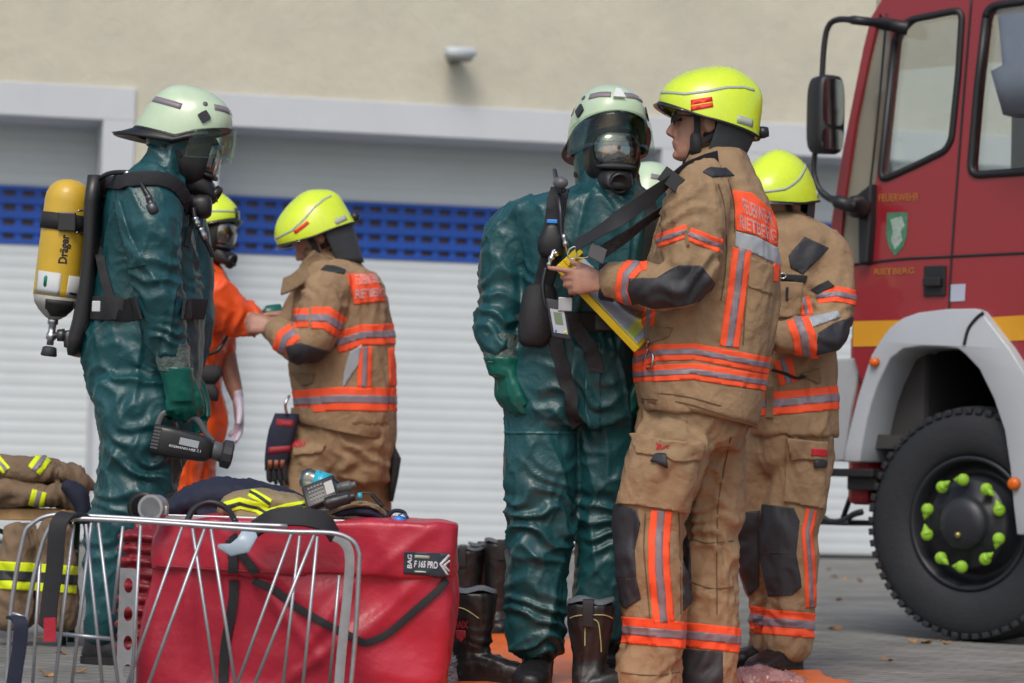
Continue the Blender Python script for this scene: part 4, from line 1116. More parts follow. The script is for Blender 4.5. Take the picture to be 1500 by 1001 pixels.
def seam(S_, par, px, w=.0018, m=None): return surf_strap(S_, 'seam', px, w, .0012, m or M['seam'], par, .002)
M['seam'] = mat('seam_thread', (.13, .085, .045), .9)
for px in ([(1052, 270), (1060, 300), (1064, 350), (1062, 400), (1056, 440)], [(940, 575), (1000, 580), (1060, 596), (1106, 612)], [(1000, 575), (1002, 600)], [(1000, 300), (985, 330)], [(1066, 262), (1075, 300), (1076, 340)], [(1094, 420), (1090, 470), (1088, 505)]): seam(S, jk, px)
for px in ([(940, 584), (1000, 590), (1060, 608), (1108, 622)],): seam(Surf(hemo), jk, px)
for px in ([(985, 600), (982, 640)], [(1003, 655), (998, 745)], [(1070, 640), (1060, 690), (1052, 740), (1050, 800), (1050, 900)], [(994, 752), (996, 820), (997, 900)], [(945, 752), (943, 800), (948, 860), (952, 905)], [(1012, 790), (1040, 796), (1074, 792)], [(1012, 852), (1040, 862), (1074, 860)], [(910, 985), (950, 990), (995, 985)]): seam(T, trs, px)
# cuff
bm = bmesh.new(); a = P(899, 414, d - .205); b = P(880, 412, d - .20); ax = (b - a).normalized()
add_loft(bm, [(a, V((0, 0, .060)), V((0, .050, 0)), 2.3), (b, V((0, 0, .058)), V((0, .047, 0)), 2.3), (b + ax * .006, V((0, 0, .050)), V((0, .042, 0)), 2.3), (b - ax * .01, V((0, 0, .04)), V((0, .036, 0)), 2.3)], 28, cap=False); from_bm('cuff', bm, M['navy'], jk)
# trousers
patch(T, 'pocket', [[(930, 642), (1027, 652), (1006, 750), (907, 737)]], M['tan'], .012, trs, tol=.06)
patch(T, 'pocket_flap', [[(929, 638), (1029, 650), (1022, 672), (1000, 677), (936, 664)]], M['tan'], .019, trs, tol=.06)
patch(T, 'pull_tab', [(959, 667), (979, 670), (976, 682), (957, 679)], M['pad'], .023, trs, tol=.06)
project_text(T, 'XRAX', [(961, 658), (984, 662), (985, 652), (963, 648)], M['redtext'], off=.022, parent=trs, bold=.04)
patch(T, 'knee_pad', [[(900, 737), (932, 747), (938, 767), (930, 807), (890, 807)], [(890, 807), (930, 807), (932, 846), (895, 850)], [(895, 848), (932, 846), (939, 877), (917, 892), (900, 870)]], M['pad'], .005, trs, tol=.05)
stripe(T, [(969, 748), (965, 789), (965, 833), (969, 877), (972, 912)], 15.5, trs)
stripe(T, [(905, 922), (1008, 931)], 19, trs, wrap=True, near=(P(957, 900, d - .1), P(955, 960, d - .1), .135))
stripe(T, [(1000, 929), (1082, 938)], 18, trs, wrap=True, near=(P(1040, 900, d + .12), P(1038, 960, d + .12), .125))
patch(T, 'lower_pad', [(994, 950), (1058, 955), (1058, 1012), (994, 1012)], M['pad'], .005, trs)
patch(T, 'inner_knee_pad', [(1000, 760), (1011, 800), (1014, 880), (1000, 895)], M['pad'], .005, trs)
boot(root, P(950, 985, d - .1), (-1, -.25), 1.15); boot(root, P(1032, 985, d + .12), (-1, -.3), 1.15)
# helmet, glasses, chin strap, hair
H = modern_helmet(HF, root, flapdrop=.12)
Hs = Surf(H.o)
for q in ([(1012, 147), (1043, 142), (1044, 149), (1012, 154.5)], [(1012, 157), (1044, 151.5), (1045, 157), (1012, 163)]): patch(Hs, 'helmet_mark', q, M['red'], .002, H.o)
patch(Hs, 'helmet_mark', [(1012, 154.5), (1044, 149), (1044, 151.5), (1012, 157)], M['amberm'], .002, H.o)
bm = bmesh.new()
for s in (1, -1):
    add_tube(bm, [HF(.098, s * .034 + .024 * math.cos(a), .008 + .019 * math.sin(a)) for a in [2 * PI * i / 20 for i in range(21)]], .0028, 6, sm=0)
    add_tube(bm, [HF(.098, s * .058, .012), HF(.06, s * .078, .012), HF(.0, s * .080, .008), HF(-.01, s * .082, -.004)], .0028, 6)
add_tube(bm, [HF(.1, -.01, .01), HF(.103, 0, .013), HF(.1, .01, .01)], .0025, 6)
gls = from_bm('glasses', bm, M['plastic'], root)
bm = bmesh.new()
for s in (1, -1): add_loft(bm, [(HF(.097, s * .034, .008), HF.v(0, .023), HF.v(0, 0, .018)), (HF(.0985, s * .034, .008), HF.v(0, .023), HF.v(0, 0, .018))], 20)
from_bm('glasses_lens', bm, G_clear, gls)
bm = bmesh.new()
for s in (1, -1):
    add_strap(bm, [HF(.035, s * .078, .03), HF(.03, s * .079, -.03), HF(.038, s * .07, -.08), HF(.05, s * .04, -.122), HF(.055, 0, -.128)], .010, .003, HF.f)
    add_strap(bm, [HF(-.07, s * .084, -.0), HF(-.03, s * .084, -.04), HF(.03, s * .074, -.075)], .009, .003, HF.u)
    add_loft(bm, [(HF(.032, s * .072, -.075), HF.v(.018), HF.v(0, 0, .035), 5), (HF(.032, s * .088, -.072), HF.v(.015), HF.v(0, 0, .03), 5)], 16)
from_bm('chin_strap', bm, M['black'], root)
bm = bmesh.new()
add_loft(bm, [(HF(-.035, 0, z), HF.v(.075 - abs(z) * .2), HF.v(0, .082 - abs(z) * .1), 2.3) for z in (.10, .07, .04, .01, -.02, -.05)], 28); from_bm('hair', bm, M['hair'], root)
bm = bmesh.new()
for s in (1, -1): add_ball(bm, HF(.083, s * .033, .004), .0, .0, .0) if False else add_loft(bm, [(HF(.078, s * .033, .004), HF.v(0, .014), HF.v(0, 0, .006)), (HF(.0875, s * .033, .004), HF.v(0, .009), HF.v(0, 0, .0035))], 14)
from_bm('eye', bm, M['hair'], root)
# carabiner hanging from the coat
bm = bmesh.new(); q = [(950, 500), (946, 508), (951, 512), (956, 521), (955, 534), (949, 541), (944, 534), (945, 522), (949, 512)]
hq = [(S.hit(x, y) or P(x, y, d - .2)) + V((0, -.016, 0)) for x, y in q]
add_tube(bm, hq, .0034, 8, sm=4); from_bm('carabiner', bm, M['metal'], jk)

# ---- yellow board with its straps (held, so a thing of its own)
bd = empty('clipboard', P(880, 450, d - .2), 'yellow board with paper on black straps, held in the hand of the bespectacled firefighter', 'board')
A0 = P(818, 387, d - .19); A1 = P(936, 511, d - .19); A2 = P(868, 375, d + .04)
lx = A1 - A0; ly = A2 - A0; nn = lx.cross(ly).normalized()
if nn.z < 0: nn = -nn
ly = ly - lx.normalized() * ly.dot(lx.normalized())
bm = bmesh.new(); c = A0 + lx / 2 + ly / 2; add_box(bm, c - nn * .010, lx / 2, ly / 2, nn * .0115, bev=.004)
from_bm('board', bm, M['board'], bd, smooth=False)
bm = bmesh.new(); add_box(bm, c + nn * .003 + lx * .04, lx * .42, ly * .44, nn * .0012); from_bm('paper', bm, mat('blue_paper', (.42, .52, .66), .5, var=.3, vscale=20), bd, smooth=False)
bm = bmesh.new(); add_box(bm, c + nn * .0048 + lx * .36, lx * .05, ly * .44, nn * .0012); from_bm('page_strip', bm, mat('page_green', (.5, .65, .15), .5), bd, smooth=False)
bm = bmesh.new(); add_box(bm, A0 + lx * .04 + ly * .5 + nn * .008, lx * .035, ly * .35, nn * .006, bev=.003); from_bm('clip', bm, M['board'], bd, smooth=False)
flat_text('i', [A0 + lx * .02 + ly * .7 + nn * .0155, A0 + lx * .02 + ly * .85 + nn * .0155, A0 + lx * .065 + ly * .85 + nn * .0155, A0 + lx * .065 + ly * .7 + nn * .0155], V((0, 0, 0)), M['blacktext'], parent=bd)
strap_part('strap', [P(1052, 232, d - .16), P(1024, 240, d - .19), P(1000, 250, d - .24), P(960, 282, d - .30), P(900, 325, d - .32), P(843, 360, d - .25)], .025, .002, V((.5, .0, .85)), M['black'], bd)
bm = bmesh.new(); add_box(bm, P(983, 263, d - .285), V((.028, 0, -.02)), V((.014, 0, .020)), V((0, .005, 0)), bev=.002); from_bm('strap_slider', bm, M['plastic'], bd, smooth=False)
strap_part('strap', [P(985, 300, d - .1), P(955, 318, d - .2), P(915, 348, d - .26), P(872, 376, d - .28)], .020, .003, V((.5, .0, .85)), mat('speckled_strap', (.02, .02, .022), .7, bump=('noise', 80, 1, .01), var=.8, vscale=60), bd)
bm = bmesh.new(); add_box(bm, P(875, 371, d - .29), V((.024, 0, -.012)), V((.006, 0, .022)), V((0, .004, 0)), bev=.002); from_bm('buckle', bm, M['darkmetal'], bd, smooth=False)
for k, q in enumerate(([(842, 361), (834, 366), (832, 376), (840, 380), (845, 372), (842, 361)], [(846, 378), (856, 378), (868, 374)])):
    tube_part('ring', [P(x, y, d - .25) for x, y in q], .0022, M['metal'], bd, n=8, sm=4)
# ================================================================ PERSON 2: green protective suit, facing the camera
d = 9.02
root = empty('person', ground(830, 1006), 'person in dark green chemical suit and full face mask, facing the camera, gloved arm hanging', 'person')
HF = Frame(891, 223, d, 12, -3)
torso = [(270, 856, 930, 0, .10), (284, 828, 948, 0, .13), (292, 790, 958, 0, .15), (304, 752, 966, 0, .16), (316, 738, 968, 0, .165), (345, 745, 968, 0, .175), (400, 758, 958, 0, .175), (445, 760, 952, 0, .17), (475, 757, 946, 0, .155), (492, 750, 945, 0, .16), (510, 745, 946, 0, .17)]
hips = [(470, 768, 940, 0, .145), (486, 752, 946, 0, .155), (505, 742, 948, 0, .17), (550, 738, 948, 0, .17), (600, 738, 946, 0, .15), (625, 745, 938, 0, .12)]
# near-left arm (his right)
armR = [(784, 308, 0, 24, .08), (762, 326, 0, 34, .09), (748, 350, 0, 37, .095), (741, 380, 0, 37, .095), (736, 410, -.01, 34, .09), (733, 444, -.03, 31, .085), (728, 470, -.05, 33, .08), (727, 488, -.06, 31, .075), (731, 504, -.07, 25, .07), (734, 516, -.07, 23, .06)]
armL = [(945, 300, 0, 36, .09), (958, 330, 0, 40, .09), (966, 390, .02, 36, .085), (966, 440, .02, 33, .08), (955, 500, -.02, 28, .07), (950, 520, -.03, 24, .06)]
hoodr = [(188, 852, 936, .02, .10), (225, 850, 936, .02, .105), (255, 850, 932, .01, .105), (280, 842, 938, .0, .12), (300, 826, 950, 0, .14)]
legA = LG_([(560, 790, 0, 46, .12), (600, 790, 0, 52, .13), (640, 790, 0, 53, .12), (690, 791, -.02, 54, .115), (740, 793, -.03, 50, .11), (770, 795, -.03, 48, .105), (813, 789, -.02, 47, .105), (870, 787, -.02, 44, .10), (925, 785, -.02, 43, .10), (950, 784, -.02, 38, .09)])
legB = LG_([(560, 892, .03, 46, .12), (600, 892, .03, 52, .13), (640, 892, .04, 50, .12), (690, 891, .05, 50, .115), (740, 889, .06, 50, .11), (790, 887, .06, 49, .105), (870, 884, .06, 47, .10), (930, 882, .06, 40, .10)])
wr = P(737, 530, d - .075)
gl = hand_lofts(wr, (.10, -.05, -1), (.5, .5, 0), (.5, -.8, 0), [(.5, .8, .5), (.55, .85, .5), (.6, .9, .5), (.6, .9, .5)], 1.25, thumb=(.3, .5, .3), fr=1.2)
wr2 = P(948, 535, d - .04); gl2 = hand_lofts(wr2, (-.1, -.05, -1), (-.5, .5, 0), (-.5, -.8, 0), REST, 1.2, fr=1.2)
body_mesh(root, head_lofts(HF, False) + neck_lofts(HF, P(890, 292, d)) + [hrings(d, torso[3:7], .7), limb(d, armR, .48), limb(d, armL, .48), limb(d, legA, .55), limb(d, legB, .55)] +
          hand_lofts(wr, (.10, -.05, -1), (.5, .5, 0), (.5, -.8, 0), [(.5, .8, .5), (.55, .85, .5), (.6, .9, .5), (.6, .9, .5)], 1.2, thumb=(.3, .5, .3), fr=.6, pk=.7) + hand_lofts(wr2, (-.1, -.05, -1), (-.5, .5, 0), (-.5, -.8, 0), REST, 1.15, fr=.6, pk=.7), .009)
bn = [bunch(P(735, 440, d - .1), (.1, 0, 1), .12, .06, .010), bunch(P(728, 490, d - .1), (.2, 0, 1), .08, .045, .008), bunch(P(850, 600, d - .15), (.5, 0, 1), .14, .08, .012), bunch(P(790, 765, d - .1), (.3, 0, 1), .14, .07, .014), bunch(P(885, 765, d - .05), (-.3, 0, 1), .12, .06, .012),
      bunch(P(786, 915, d - .1), (.3, 0, 1), .16, .06, .011), bunch(P(850, 492, d - .15), (1, 0, 0), .07, .05, .008), bunch(P(780, 492, d - .12), (1, 0, 0), .06, .05, .007), bunch(P(915, 492, d - .12), (1, 0, 0), .06, .045, .008), bunch(P(880, 310, d - .12), (.4, 0, 1), .09, .07, .008)]
suit = remesh('suit', [hrings(d, torso), limb(d, armR), limb(d, armL), hrings(d, hoodr), hrings(d, hips), limb(d, legA), limb(d, legB)], M['green'], root, vox=.0075, smooth=3, wr=wrinkle('pvc', .017, 3.8, 4, bn, (1, 1, .6)))
S = Surf(suit)
patch(S, 'fly_flap', [(858, 500), (880, 500), (878, 640), (868, 650), (856, 600)], M['green'], .006, suit)
stripe(S, [(735, 634), (850, 634)], 2.2, suit, mats=[M['green2']])
# tape at the wrist, glove
bm = bmesh.new(); a = P(731, 490, d - .06); b = P(735, 532, d - .075)
add_loft(bm, [(a, V((.066, 0, 0)), V((0, .066, 0)), 2.3), ((a * 2 + b) / 3, V((.060, 0, 0)), V((0, .058, 0)), 2.3), ((a + b * 2) / 3, V((.056, 0, .004)), V((0, .055, 0)), 2.3), (b, V((.052, 0, 0)), V((0, .052, 0)), 2.3)], 28, cap=False)
tapem = mat('clear_tape', (.10, .14, .13), .14, spec=.7, bump=('noise', 26, .9, .02), var=.8, vscale=22)
from_bm('wrist_tape', bm, tapem, suit)
cuffl = [[(P(735, 524, d - .073), V((.060, 0, 0)), V((0, .06, 0))), (P(736, 534, d - .075), V((.054, 0, 0)), V((0, .054, 0))), (P(738, 552, d - .08), V((.047, 0, 0)), V((0, .045, 0)))]]
glove_part(root, gl + cuffl, M['glove'], wr=wrinkle('cloth', .003, 18, 2)); glove_part(root, gl2, M['glove'], .008)
boot(root, P(788, 955, d - .02), (-.15, -1), 1.1, m=M['rubber']); boot(root, P(885, 935, d + .06), (.3, -1), 1.1, m=M['rubber'])
mk = mask(HF, root)
H = old_helmet(HF, root, brim=True, shield=True)
# white front badge
bm = bmesh.new(); c = H.pt(0, .34, .004); nn = (H.pt(0, .34, .03) - c).normalized(); rt = HF.l; up = nn.cross(rt).normalized(); up = up if up.z > 0 else -up
v8 = [bm.verts.new(c + rt * x + up * y + nn * z) for z in (0, .006) for x, y in ((-.020, -.018), (.020, -.018), (.008, .020), (-.008, .020))]
for q in ((0, 1, 2, 3), (4, 5, 6, 7), (0, 1, 5, 4), (1, 2, 6, 5), (2, 3, 7, 6), (3, 0, 4, 7)): bm.faces.new([v8[i] for i in q])
from_bm('helmet_badge', bm, mat('badge_white', (.7, .72, .72), .25), H.o, smooth=False)
# hair cloth at the helmet side: dark hood edge under the helmet
bm = bmesh.new()
add_loft(bm, [(HF(-.02, 0, z), HF.v(.095 + k), HF.v(0, .100 + k), 2.3) for z, k in ((.06, 0), (.02, .004), (-.03, .004), (-.08, 0), (-.12, -.004))], 28, cap=False)
from_bm('hood_lining', bm, M['green'], root)
# ---- harness of the breathing apparatus worn by this person
ap = empty('breathing_apparatus', P(830, 400, d + .2), 'black harness with hoses and gas monitor worn over the chest of the camera-facing green suit', 'breathing apparatus')
surf_strap(S, 'shoulder_strap', [(822, 272), (815, 300), (811, 340), (806, 380), (796, 420), (784, 460)], .030, .006, M['black'], ap, .006, .008)
surf_strap(S, 'shoulder_strap', [(938, 282), (950, 310), (950, 350), (940, 400), (925, 450)], .028, .006, M['black'], ap, .006, .008)
surf_strap(S, 'waist_belt', [(762, 472), (800, 470), (850, 472), (900, 472), (942, 470)], .030, .005, M['black'], ap, .010, .006)
surf_strap(S, 'hanging_strap', [(812, 486), (822, 530), (836, 580), (846, 618)], .022, .003, M['black'], ap, .012)
surf_strap(S, 'hanging_strap', [(840, 470), (858, 500), (872, 530), (874, 545)], .024, .003, M['black'], ap, .014)
bm = bmesh.new(); c = P(787, 462, d - .16)
add_loft(bm, [(c + V((0, .05, .0)), V((.045, 0, 0)), V((.01, 0, .09)), 4), (c, V((.055, 0, 0)), V((.01, 0, .10)), 4), (c + V((.0, -.03, 0)), V((.046, 0, 0)), V((.008, 0, .09)), 3)], 24); from_bm('hip_pad', bm, M['black'], ap)
bm = bmesh.new(); add_box(bm, P(893, 473, d - .21), V((.045, 0, 0)), V((0, .006, 0)), V((0, 0, .024)), bev=.004); from_bm('belt_buckle', bm, M['plastic'], ap, smooth=False)
# pressure gauge pouch
bm = bmesh.new(); c = P(808, 352, d - .225)
add_loft(bm, [(c + V((0, 0, .052)), V((.016, 0, 0)), V((0, .02, 0)), 3), (c + V((0, 0, .035)), V((.028, 0, 0)), V((0, .026, 0)), 2.6), (c, V((.043, 0, 0)), V((0, .03, 0)), 2.6), (c - V((0, 0, .035)), V((.042, 0, 0)), V((0, .03, 0)), 2.6), (c - V((0, 0, .055)), V((.030, 0, 0)), V((0, .022, 0)), 2.6)], 24)
pg = from_bm('gauge_pouch', bm, M['rubber'], ap)
bm = bmesh.new(); add_box(bm, c + V((.0, -.016, .056)), V((.016, 0, 0)), V((0, .008, 0)), V((0, 0, .006)), bev=.002); from_bm('gauge_clip', bm, M['blue'], pg, smooth=False)
tube_part('hose', [P(818, 285, d - .2), P(821, 310, d - .235), P(823, 345, d - .245), P(829, 362, d - .25)], .0075, M['hose'], ap)
tube_part('hose', [P(800, 392, d - .24), P(795, 420, d - .25), P(800, 448, d - .255), P(815, 457, d - .26), P(830, 450, d - .26), P(838, 420, d - .25), P(838, 385, d - .24)], .0075, M['hose'], ap)
for a_, b_ in (((825, 343), (832, 372)), ((803, 392), (812, 366)), ((811, 366), (816, 376))):
    bm = bmesh.new(); A = P(*a_, d - .255); B = P(*b_, d - .255); ax = B - A
    add_rev(bm, A, ax, [(0, .006), (.2 * ax.length, .009), (.3 * ax.length, .006), (.45 * ax.length, .0105), (.6 * ax.length, .0105), (.65 * ax.length, .007), (.9 * ax.length, .008), (ax.length, .005)], 14); from_bm('coupling', bm, M['metal'], ap)
bm = bmesh.new(); add_loft(bm, [(P(821, 268, d - .19), V((.018, 0, 0)), V((0, 0, .014))), (P(821, 268, d - .21), V((.024, 0, 0)), V((0, 0, .019))), (P(822, 268, d - .235), V((.02, 0, 0)), V((0, 0, .016)))], 18); from_bm('coupling_cap', bm, M['grey'], ap)
tube_part('hose', [P(812, 250, d - .02), P(815, 262, d - .12), P(822, 270, d - .2), P(826, 282, d - .21)], .008, M['hose'], ap)
# gas monitor
bm = bmesh.new(); c = P(818, 468, d - .285); ux = V((.030, 0, -.004)); uz = V((-.012, 0, .062)) * .98; uy = V((0, .014, 0))
add_box(bm, c, ux, uy, uz, bev=.006); gm = from_bm('gas_monitor', bm, M['pad'], ap)
bm = bmesh.new(); add_box(bm, c - uy * 1.05 - uz * .12, ux * .72, uy * .08, uz * .60); from_bm('monitor_face', bm, mat('monitor_grey', (.42, .46, .52), .35), gm, smooth=False)
bm = bmesh.new(); add_box(bm, c - uy * 1.18 + uz * .03, ux * .42, uy * .05, uz * .30); from_bm('screen', bm, mat('lcd', (.16, .22, .14), .2), gm, smooth=False)
bm = bmesh.new(); add_box(bm, P(828, 446, d - .30), V((.022, 0, 0)), V((0, .004, 0)), V((0, 0, .022)), bev=.003); from_bm('monitor_clip', bm, M['alu'], gm, smooth=False)
for sx, m_ in ((-.6, M['blue']), (.6, M['yellowtape'])):
    bm = bmesh.new(); add_ball(bm, c - uy * 1.15 - uz * .62 + ux * sx * .8, .004, .003, .004); from_bm('monitor_button', bm, m_, gm)

# ================================================================ PERSON 3: green suit at the left with the yellow cylinder
d = 9.62
root = empty('person', ground(155, 966), 'person in dark green chemical suit with yellow air cylinder on the back, facing right', 'person')
HF = Frame(268, 219, d, 88, 14)
torso = [(238, 205, 268, 0, .09), (252, 192, 272, 0, .12), (268, 172, 278, 0, .16), (290, 158, 283, 0, .20), (330, 152, 287, 0, .21), (380, 148, 292, 0, .20), (420, 140, 296, 0, .19), (450, 134, 298, 0, .185), (470, 130, 298, 0, .18), (490, 124, 300, 0, .185)]
hips = [(455, 136, 296, 0, .175), (475, 128, 298, 0, .18), (500, 118, 300, 0, .19), (530, 118, 300, 0, .19), (564, 124, 296, 0, .18), (600, 140, 280, 0, .16)]
armR = [(216, 272, -.16, 38, .09), (219, 292, -.20, 45, .10), (223, 330, -.23, 44, .10), (226, 380, -.25, 39, .09), (233, 430, -.25, 35, .085), (242, 480, -.24, 31, .075), (248, 505, -.23, 27, .065), (252, 520, -.23, 24, .06)]
armL = [(262, 300, .17, 34, .08), (275, 345, .2, 36, .08), (283, 400, .2, 34, .08), (284, 440, .18, 30, .075), (282, 490, .15, 27, .07), (280, 540, .14, 24, .06)]
hood = [(175, 224, 290, 0, .085), (200, 222, 292, 0, .10), (222, 216, 280, 0, .105), (238, 206, 276, 0, .11), (252, 194, 276, 0, .125)]
legR = LG_([(560, 200, -.10, 60, .12), (600, 200, -.11, 62, .12), (650, 205, -.12, 56, .11), (690, 204, -.12, 54, .105), (712, 196, -.11, 55, .11), (755, 184, -.10, 50, .11), (800, 172, -.09, 46, .10), (850, 162, -.08, 38, .09), (895, 152, -.08, 27, .08), (935, 148, -.08, 20, .07)])
legL = LG_([(560, 240, .10, 50, .12), (620, 245, .11, 42, .11), (700, 226, .12, 38, .10), (780, 216, .12, 33, .09), (860, 212, .12, 29, .08), (930, 210, .12, 26, .075)])
wr = P(262, 548, d - .22)
hs = dict(d_=(.12, .0, -1), pn=(-.25, 1, 0), sd=(1, .2, 0))
gl = hand_lofts(wr, (.12, 0, -1), (-.2, 1, 0), (1, .2, .1), [(.9, 1.2, .6), (.9, 1.2, .6), (.95, 1.2, .6), (1., 1.2, .6)], 1.28, thumb=(.4, .7, .4), fr=1.2)
wr2 = P(281, 555, d + .14); gl2 = hand_lofts(wr2, (.05, 0, -1), (0, -1, 0), (1, 0, 0), REST, 1.2, fr=1.2)
body_mesh(root, head_lofts(HF, False) + neck_lofts(HF, P(238, 262, d)) + [hrings(d, torso[2:8], .7), limb(d, armR, .48), limb(d, armL, .48), limb(d, legR, .55), limb(d, legL, .55)] +
          hand_lofts(wr, (.12, 0, -1), (-.2, 1, 0), (1, .2, .1), [(.9, 1.2, .6), (.9, 1.2, .6), (.95, 1.2, .6), (1., 1.2, .6)], 1.24, thumb=(.4, .7, .4), fr=.6, pk=.7) + hand_lofts(wr2, (.05, 0, -1), (0, -1, 0), (1, 0, 0), REST, 1.15, fr=.6, pk=.7), .009)
bn = [bunch(P(228, 400, d - .3), (.3, 0, 1), .14, .07, .009), bunch(P(245, 500, d - .3), (.1, 0, 1), .08, .045, .007), bunch(P(200, 560, d - .2), (.4, 0, 1), .15, .08, .010), bunch(P(205, 690, d - .2), (.4, 0, 1), .16, .08, .015), bunch(P(160, 790, d - .1), (-.3, 0, 1), .12, .06, .010),
      bunch(P(150, 495, d - .1), (1, 0, .1), .09, .05, .007), bunch(P(240, 240, d - .1), (.9, 0, -.4), .07, .05, .009), bunch(P(285, 400, d), (.2, 0, 1), .10, .06, .010)]
suit = remesh('suit', [hrings(d, torso), limb(d, armR), limb(d, armL), hrings(d, hood), hrings(d, hips), limb(d, legR), limb(d, legL)], M['green'], root, vox=.0075, smooth=3, wr=wrinkle('pvc', .016, 3.8, 9, bn, (1, 1, .6)))
S = Surf(suit)
patch(S, 'sleeve_flap', [[(163, 300), (176, 293), (192, 345), (181, 350)], [(181, 350), (192, 345), (214, 388), (190, 394)]], M['green'], .009, suit)
bm = bmesh.new(); a = P(250, 503, d - .228); b = P(256, 546, d - .225)
add_loft(bm, [(a, V((.064, 0, -.006)), V((0, .062, 0)), 2.3), ((a * 2 + b) / 3, V((.060, 0, -.008)), V((0, .058, 0)), 2.3), ((a + b * 2) / 3, V((.058, 0, -.004)), V((0, .055, 0)), 2.3), (b, V((.054, 0, -.006)), V((0, .053, 0)), 2.3)], 28, cap=False)
from_bm('wrist_tape', bm, tapem, suit)
cuffl = [[(P(257, 538, d - .225), V((.058, 0, 0)), V((0, .058, 0))), (P(261, 560, d - .222), V((.052, 0, 0)), V((0, .05, 0))), (P(266, 590, d - .22), V((.050, 0, 0)), V((0, .042, 0)))]]
glove_part(root, gl + cuffl, M['glove'], wr=wrinkle('cloth', .003, 16, 5)); glove_part(root, gl2, M['glove'], .008)
boot(root, P(148, 938, d - .08), (1, -.2), 1.02, m=M['rubber']); boot(root, P(210, 935, d + .12), (1, -.1), 1.02, m=M['rubber'])
mask(HF, root); old_helmet(HF, root)
bm = bmesh.new()
add_loft(bm, [(HF(-.03, 0, z), HF.v(.098 + k), HF.v(0, .104 + k), 2.3) for z, k in ((.06, 0), (.03, .002), (.0, .0), (-.02, -.006))], 28, cap=False)
from_bm('hood_lining', bm, M['green'], root)
# ---- air cylinder set
ap = empty('breathing_apparatus', P(110, 500, d), 'yellow air cylinder with black harness and hoses on the back of the left green suit', 'breathing apparatus')
ct = P(104, 263, d); cb = P(78, 468, d); ax = (ct - cb).normalized(); Lc = (ct - cb).length; r = .0785
def cyl(t0, t1, name, m, rr, par, extra=()):
    bm = bmesh.new(); prof = list(extra) or [(t0, rr), (t1, rr)]
    add_rev(bm, cb, ax, prof, 40); return from_bm(name, bm, m, par)
tank = cyl(0, 0, 'cylinder', M['tank'], 0, ap, [(.078, r * .985), (.10, r), (Lc * .5, r), (Lc - .075, r), (Lc - .05, r * .955), (Lc - .028, r * .82), (Lc - .012, r * .60), (Lc - .003, r * .34), (Lc, .004)])
cyl(0, 0, 'cylinder_base', M['tankgrey'], 0, tank, [(.0, .014), (.003, .024), (.012, r * .46), (.03, r * .70), (.052, r * .9), (.078, r * .984)])
St = Surf(tank); 
bm = bmesh.new()
add_rev(bm, cb + ax * (Lc - .175), ax, [(0, r + .0015), (.0, r + .006), (.056, r + .006), (.056, r + .0015)], 40); bd2 = from_bm('cylinder_band', bm, M['black'], tank)
bm = bmesh.new(); c = P(98, 325, d - .088); add_box(bm, c, V((.030, 0, 0)), V((0, .006, 0)), V((0, 0, .032)), bev=.004); from_bm('band_buckle', bm, M['plastic'], bd2, smooth=False)
tube_part('band_bracket', [P(114, 309, d - .085), P(128, 309, d - .06), P(129, 318, d - .05), P(127, 338, d - .05), P(118, 341, d - .07), P(112, 341, d - .085)], .0035, M['metal'], bd2)
Sb = Surf([o for o in tank.children if o.name.startswith('cylinder_base')][0])
project_text(St, 'Dräger', [(99, 388), (103, 344), (89, 343), (85, 387)][0:0] or [(101.5, 387), (105.5, 345), (89, 343), (85, 386)], M['blacktext'], off=.0015, parent=tank, bold=.03)
for nm, q, m_ in (('label', [(56, 396), (90, 401), (87, 433), (53, 428)], M['paper']), ('label', [(101, 404), (119, 406), (115, 436), (97, 434)], M['paper'])): patch(St, nm, q, m_, .0012, tank)
patch(St, 'label_mark', [(68, 403), (75, 412), (66, 421), (60, 411)], M['papergreen'], .0022, tank)
patch(St, 'label_mark', [(102, 428), (112, 430), (111, 433), (101, 431)], M['blacktext'], .0022, tank)
patch(Sb, 'worn_patch', [[(67, 438), (108, 442), (105, 455), (66, 452)], [(68, 452), (104, 455), (96, 464), (74, 463)]], mat('worn_black', (.02, .02, .02), .6, var=.9, vscale=70), .0015, tank)
# valve
bm = bmesh.new(); add_rev(bm, cb + ax * .004, -ax, [(0, .018), (.02, .018), (.022, .013), (.05, .013), (.052, .017), (.072, .017), (.074, .012), (.092, .012)], 20); vl = from_bm('valve', bm, M['metal'], ap)
bm = bmesh.new(); c = cb - ax * .092; add_rev(bm, c, -ax, [(0, .014), (.004, .024), (.03, .028), (.034, .024), (.034, .0)], 16); from_bm('valve_knob', bm, M['pad'], vl)
bm = bmesh.new(); c = cb - ax * .055; sdv = V((1, 0, .05)); add_rev(bm, c, sdv, [(0, .011), (.02, .011), (.021, .020), (.045, .022), (.047, .014), (.07, .014)], 16); from_bm('valve_side', bm, M['darkmetal'], vl)
bm = bmesh.new(); add_rev(bm, P(101, 497, d - .0), V((.1, 0, -1)), [(-.03, .012), (-.02, .019), (.025, .019), (.03, .010), (.045, .010)], 16); from_bm('reducer', bm, M['darkmetal'], ap)
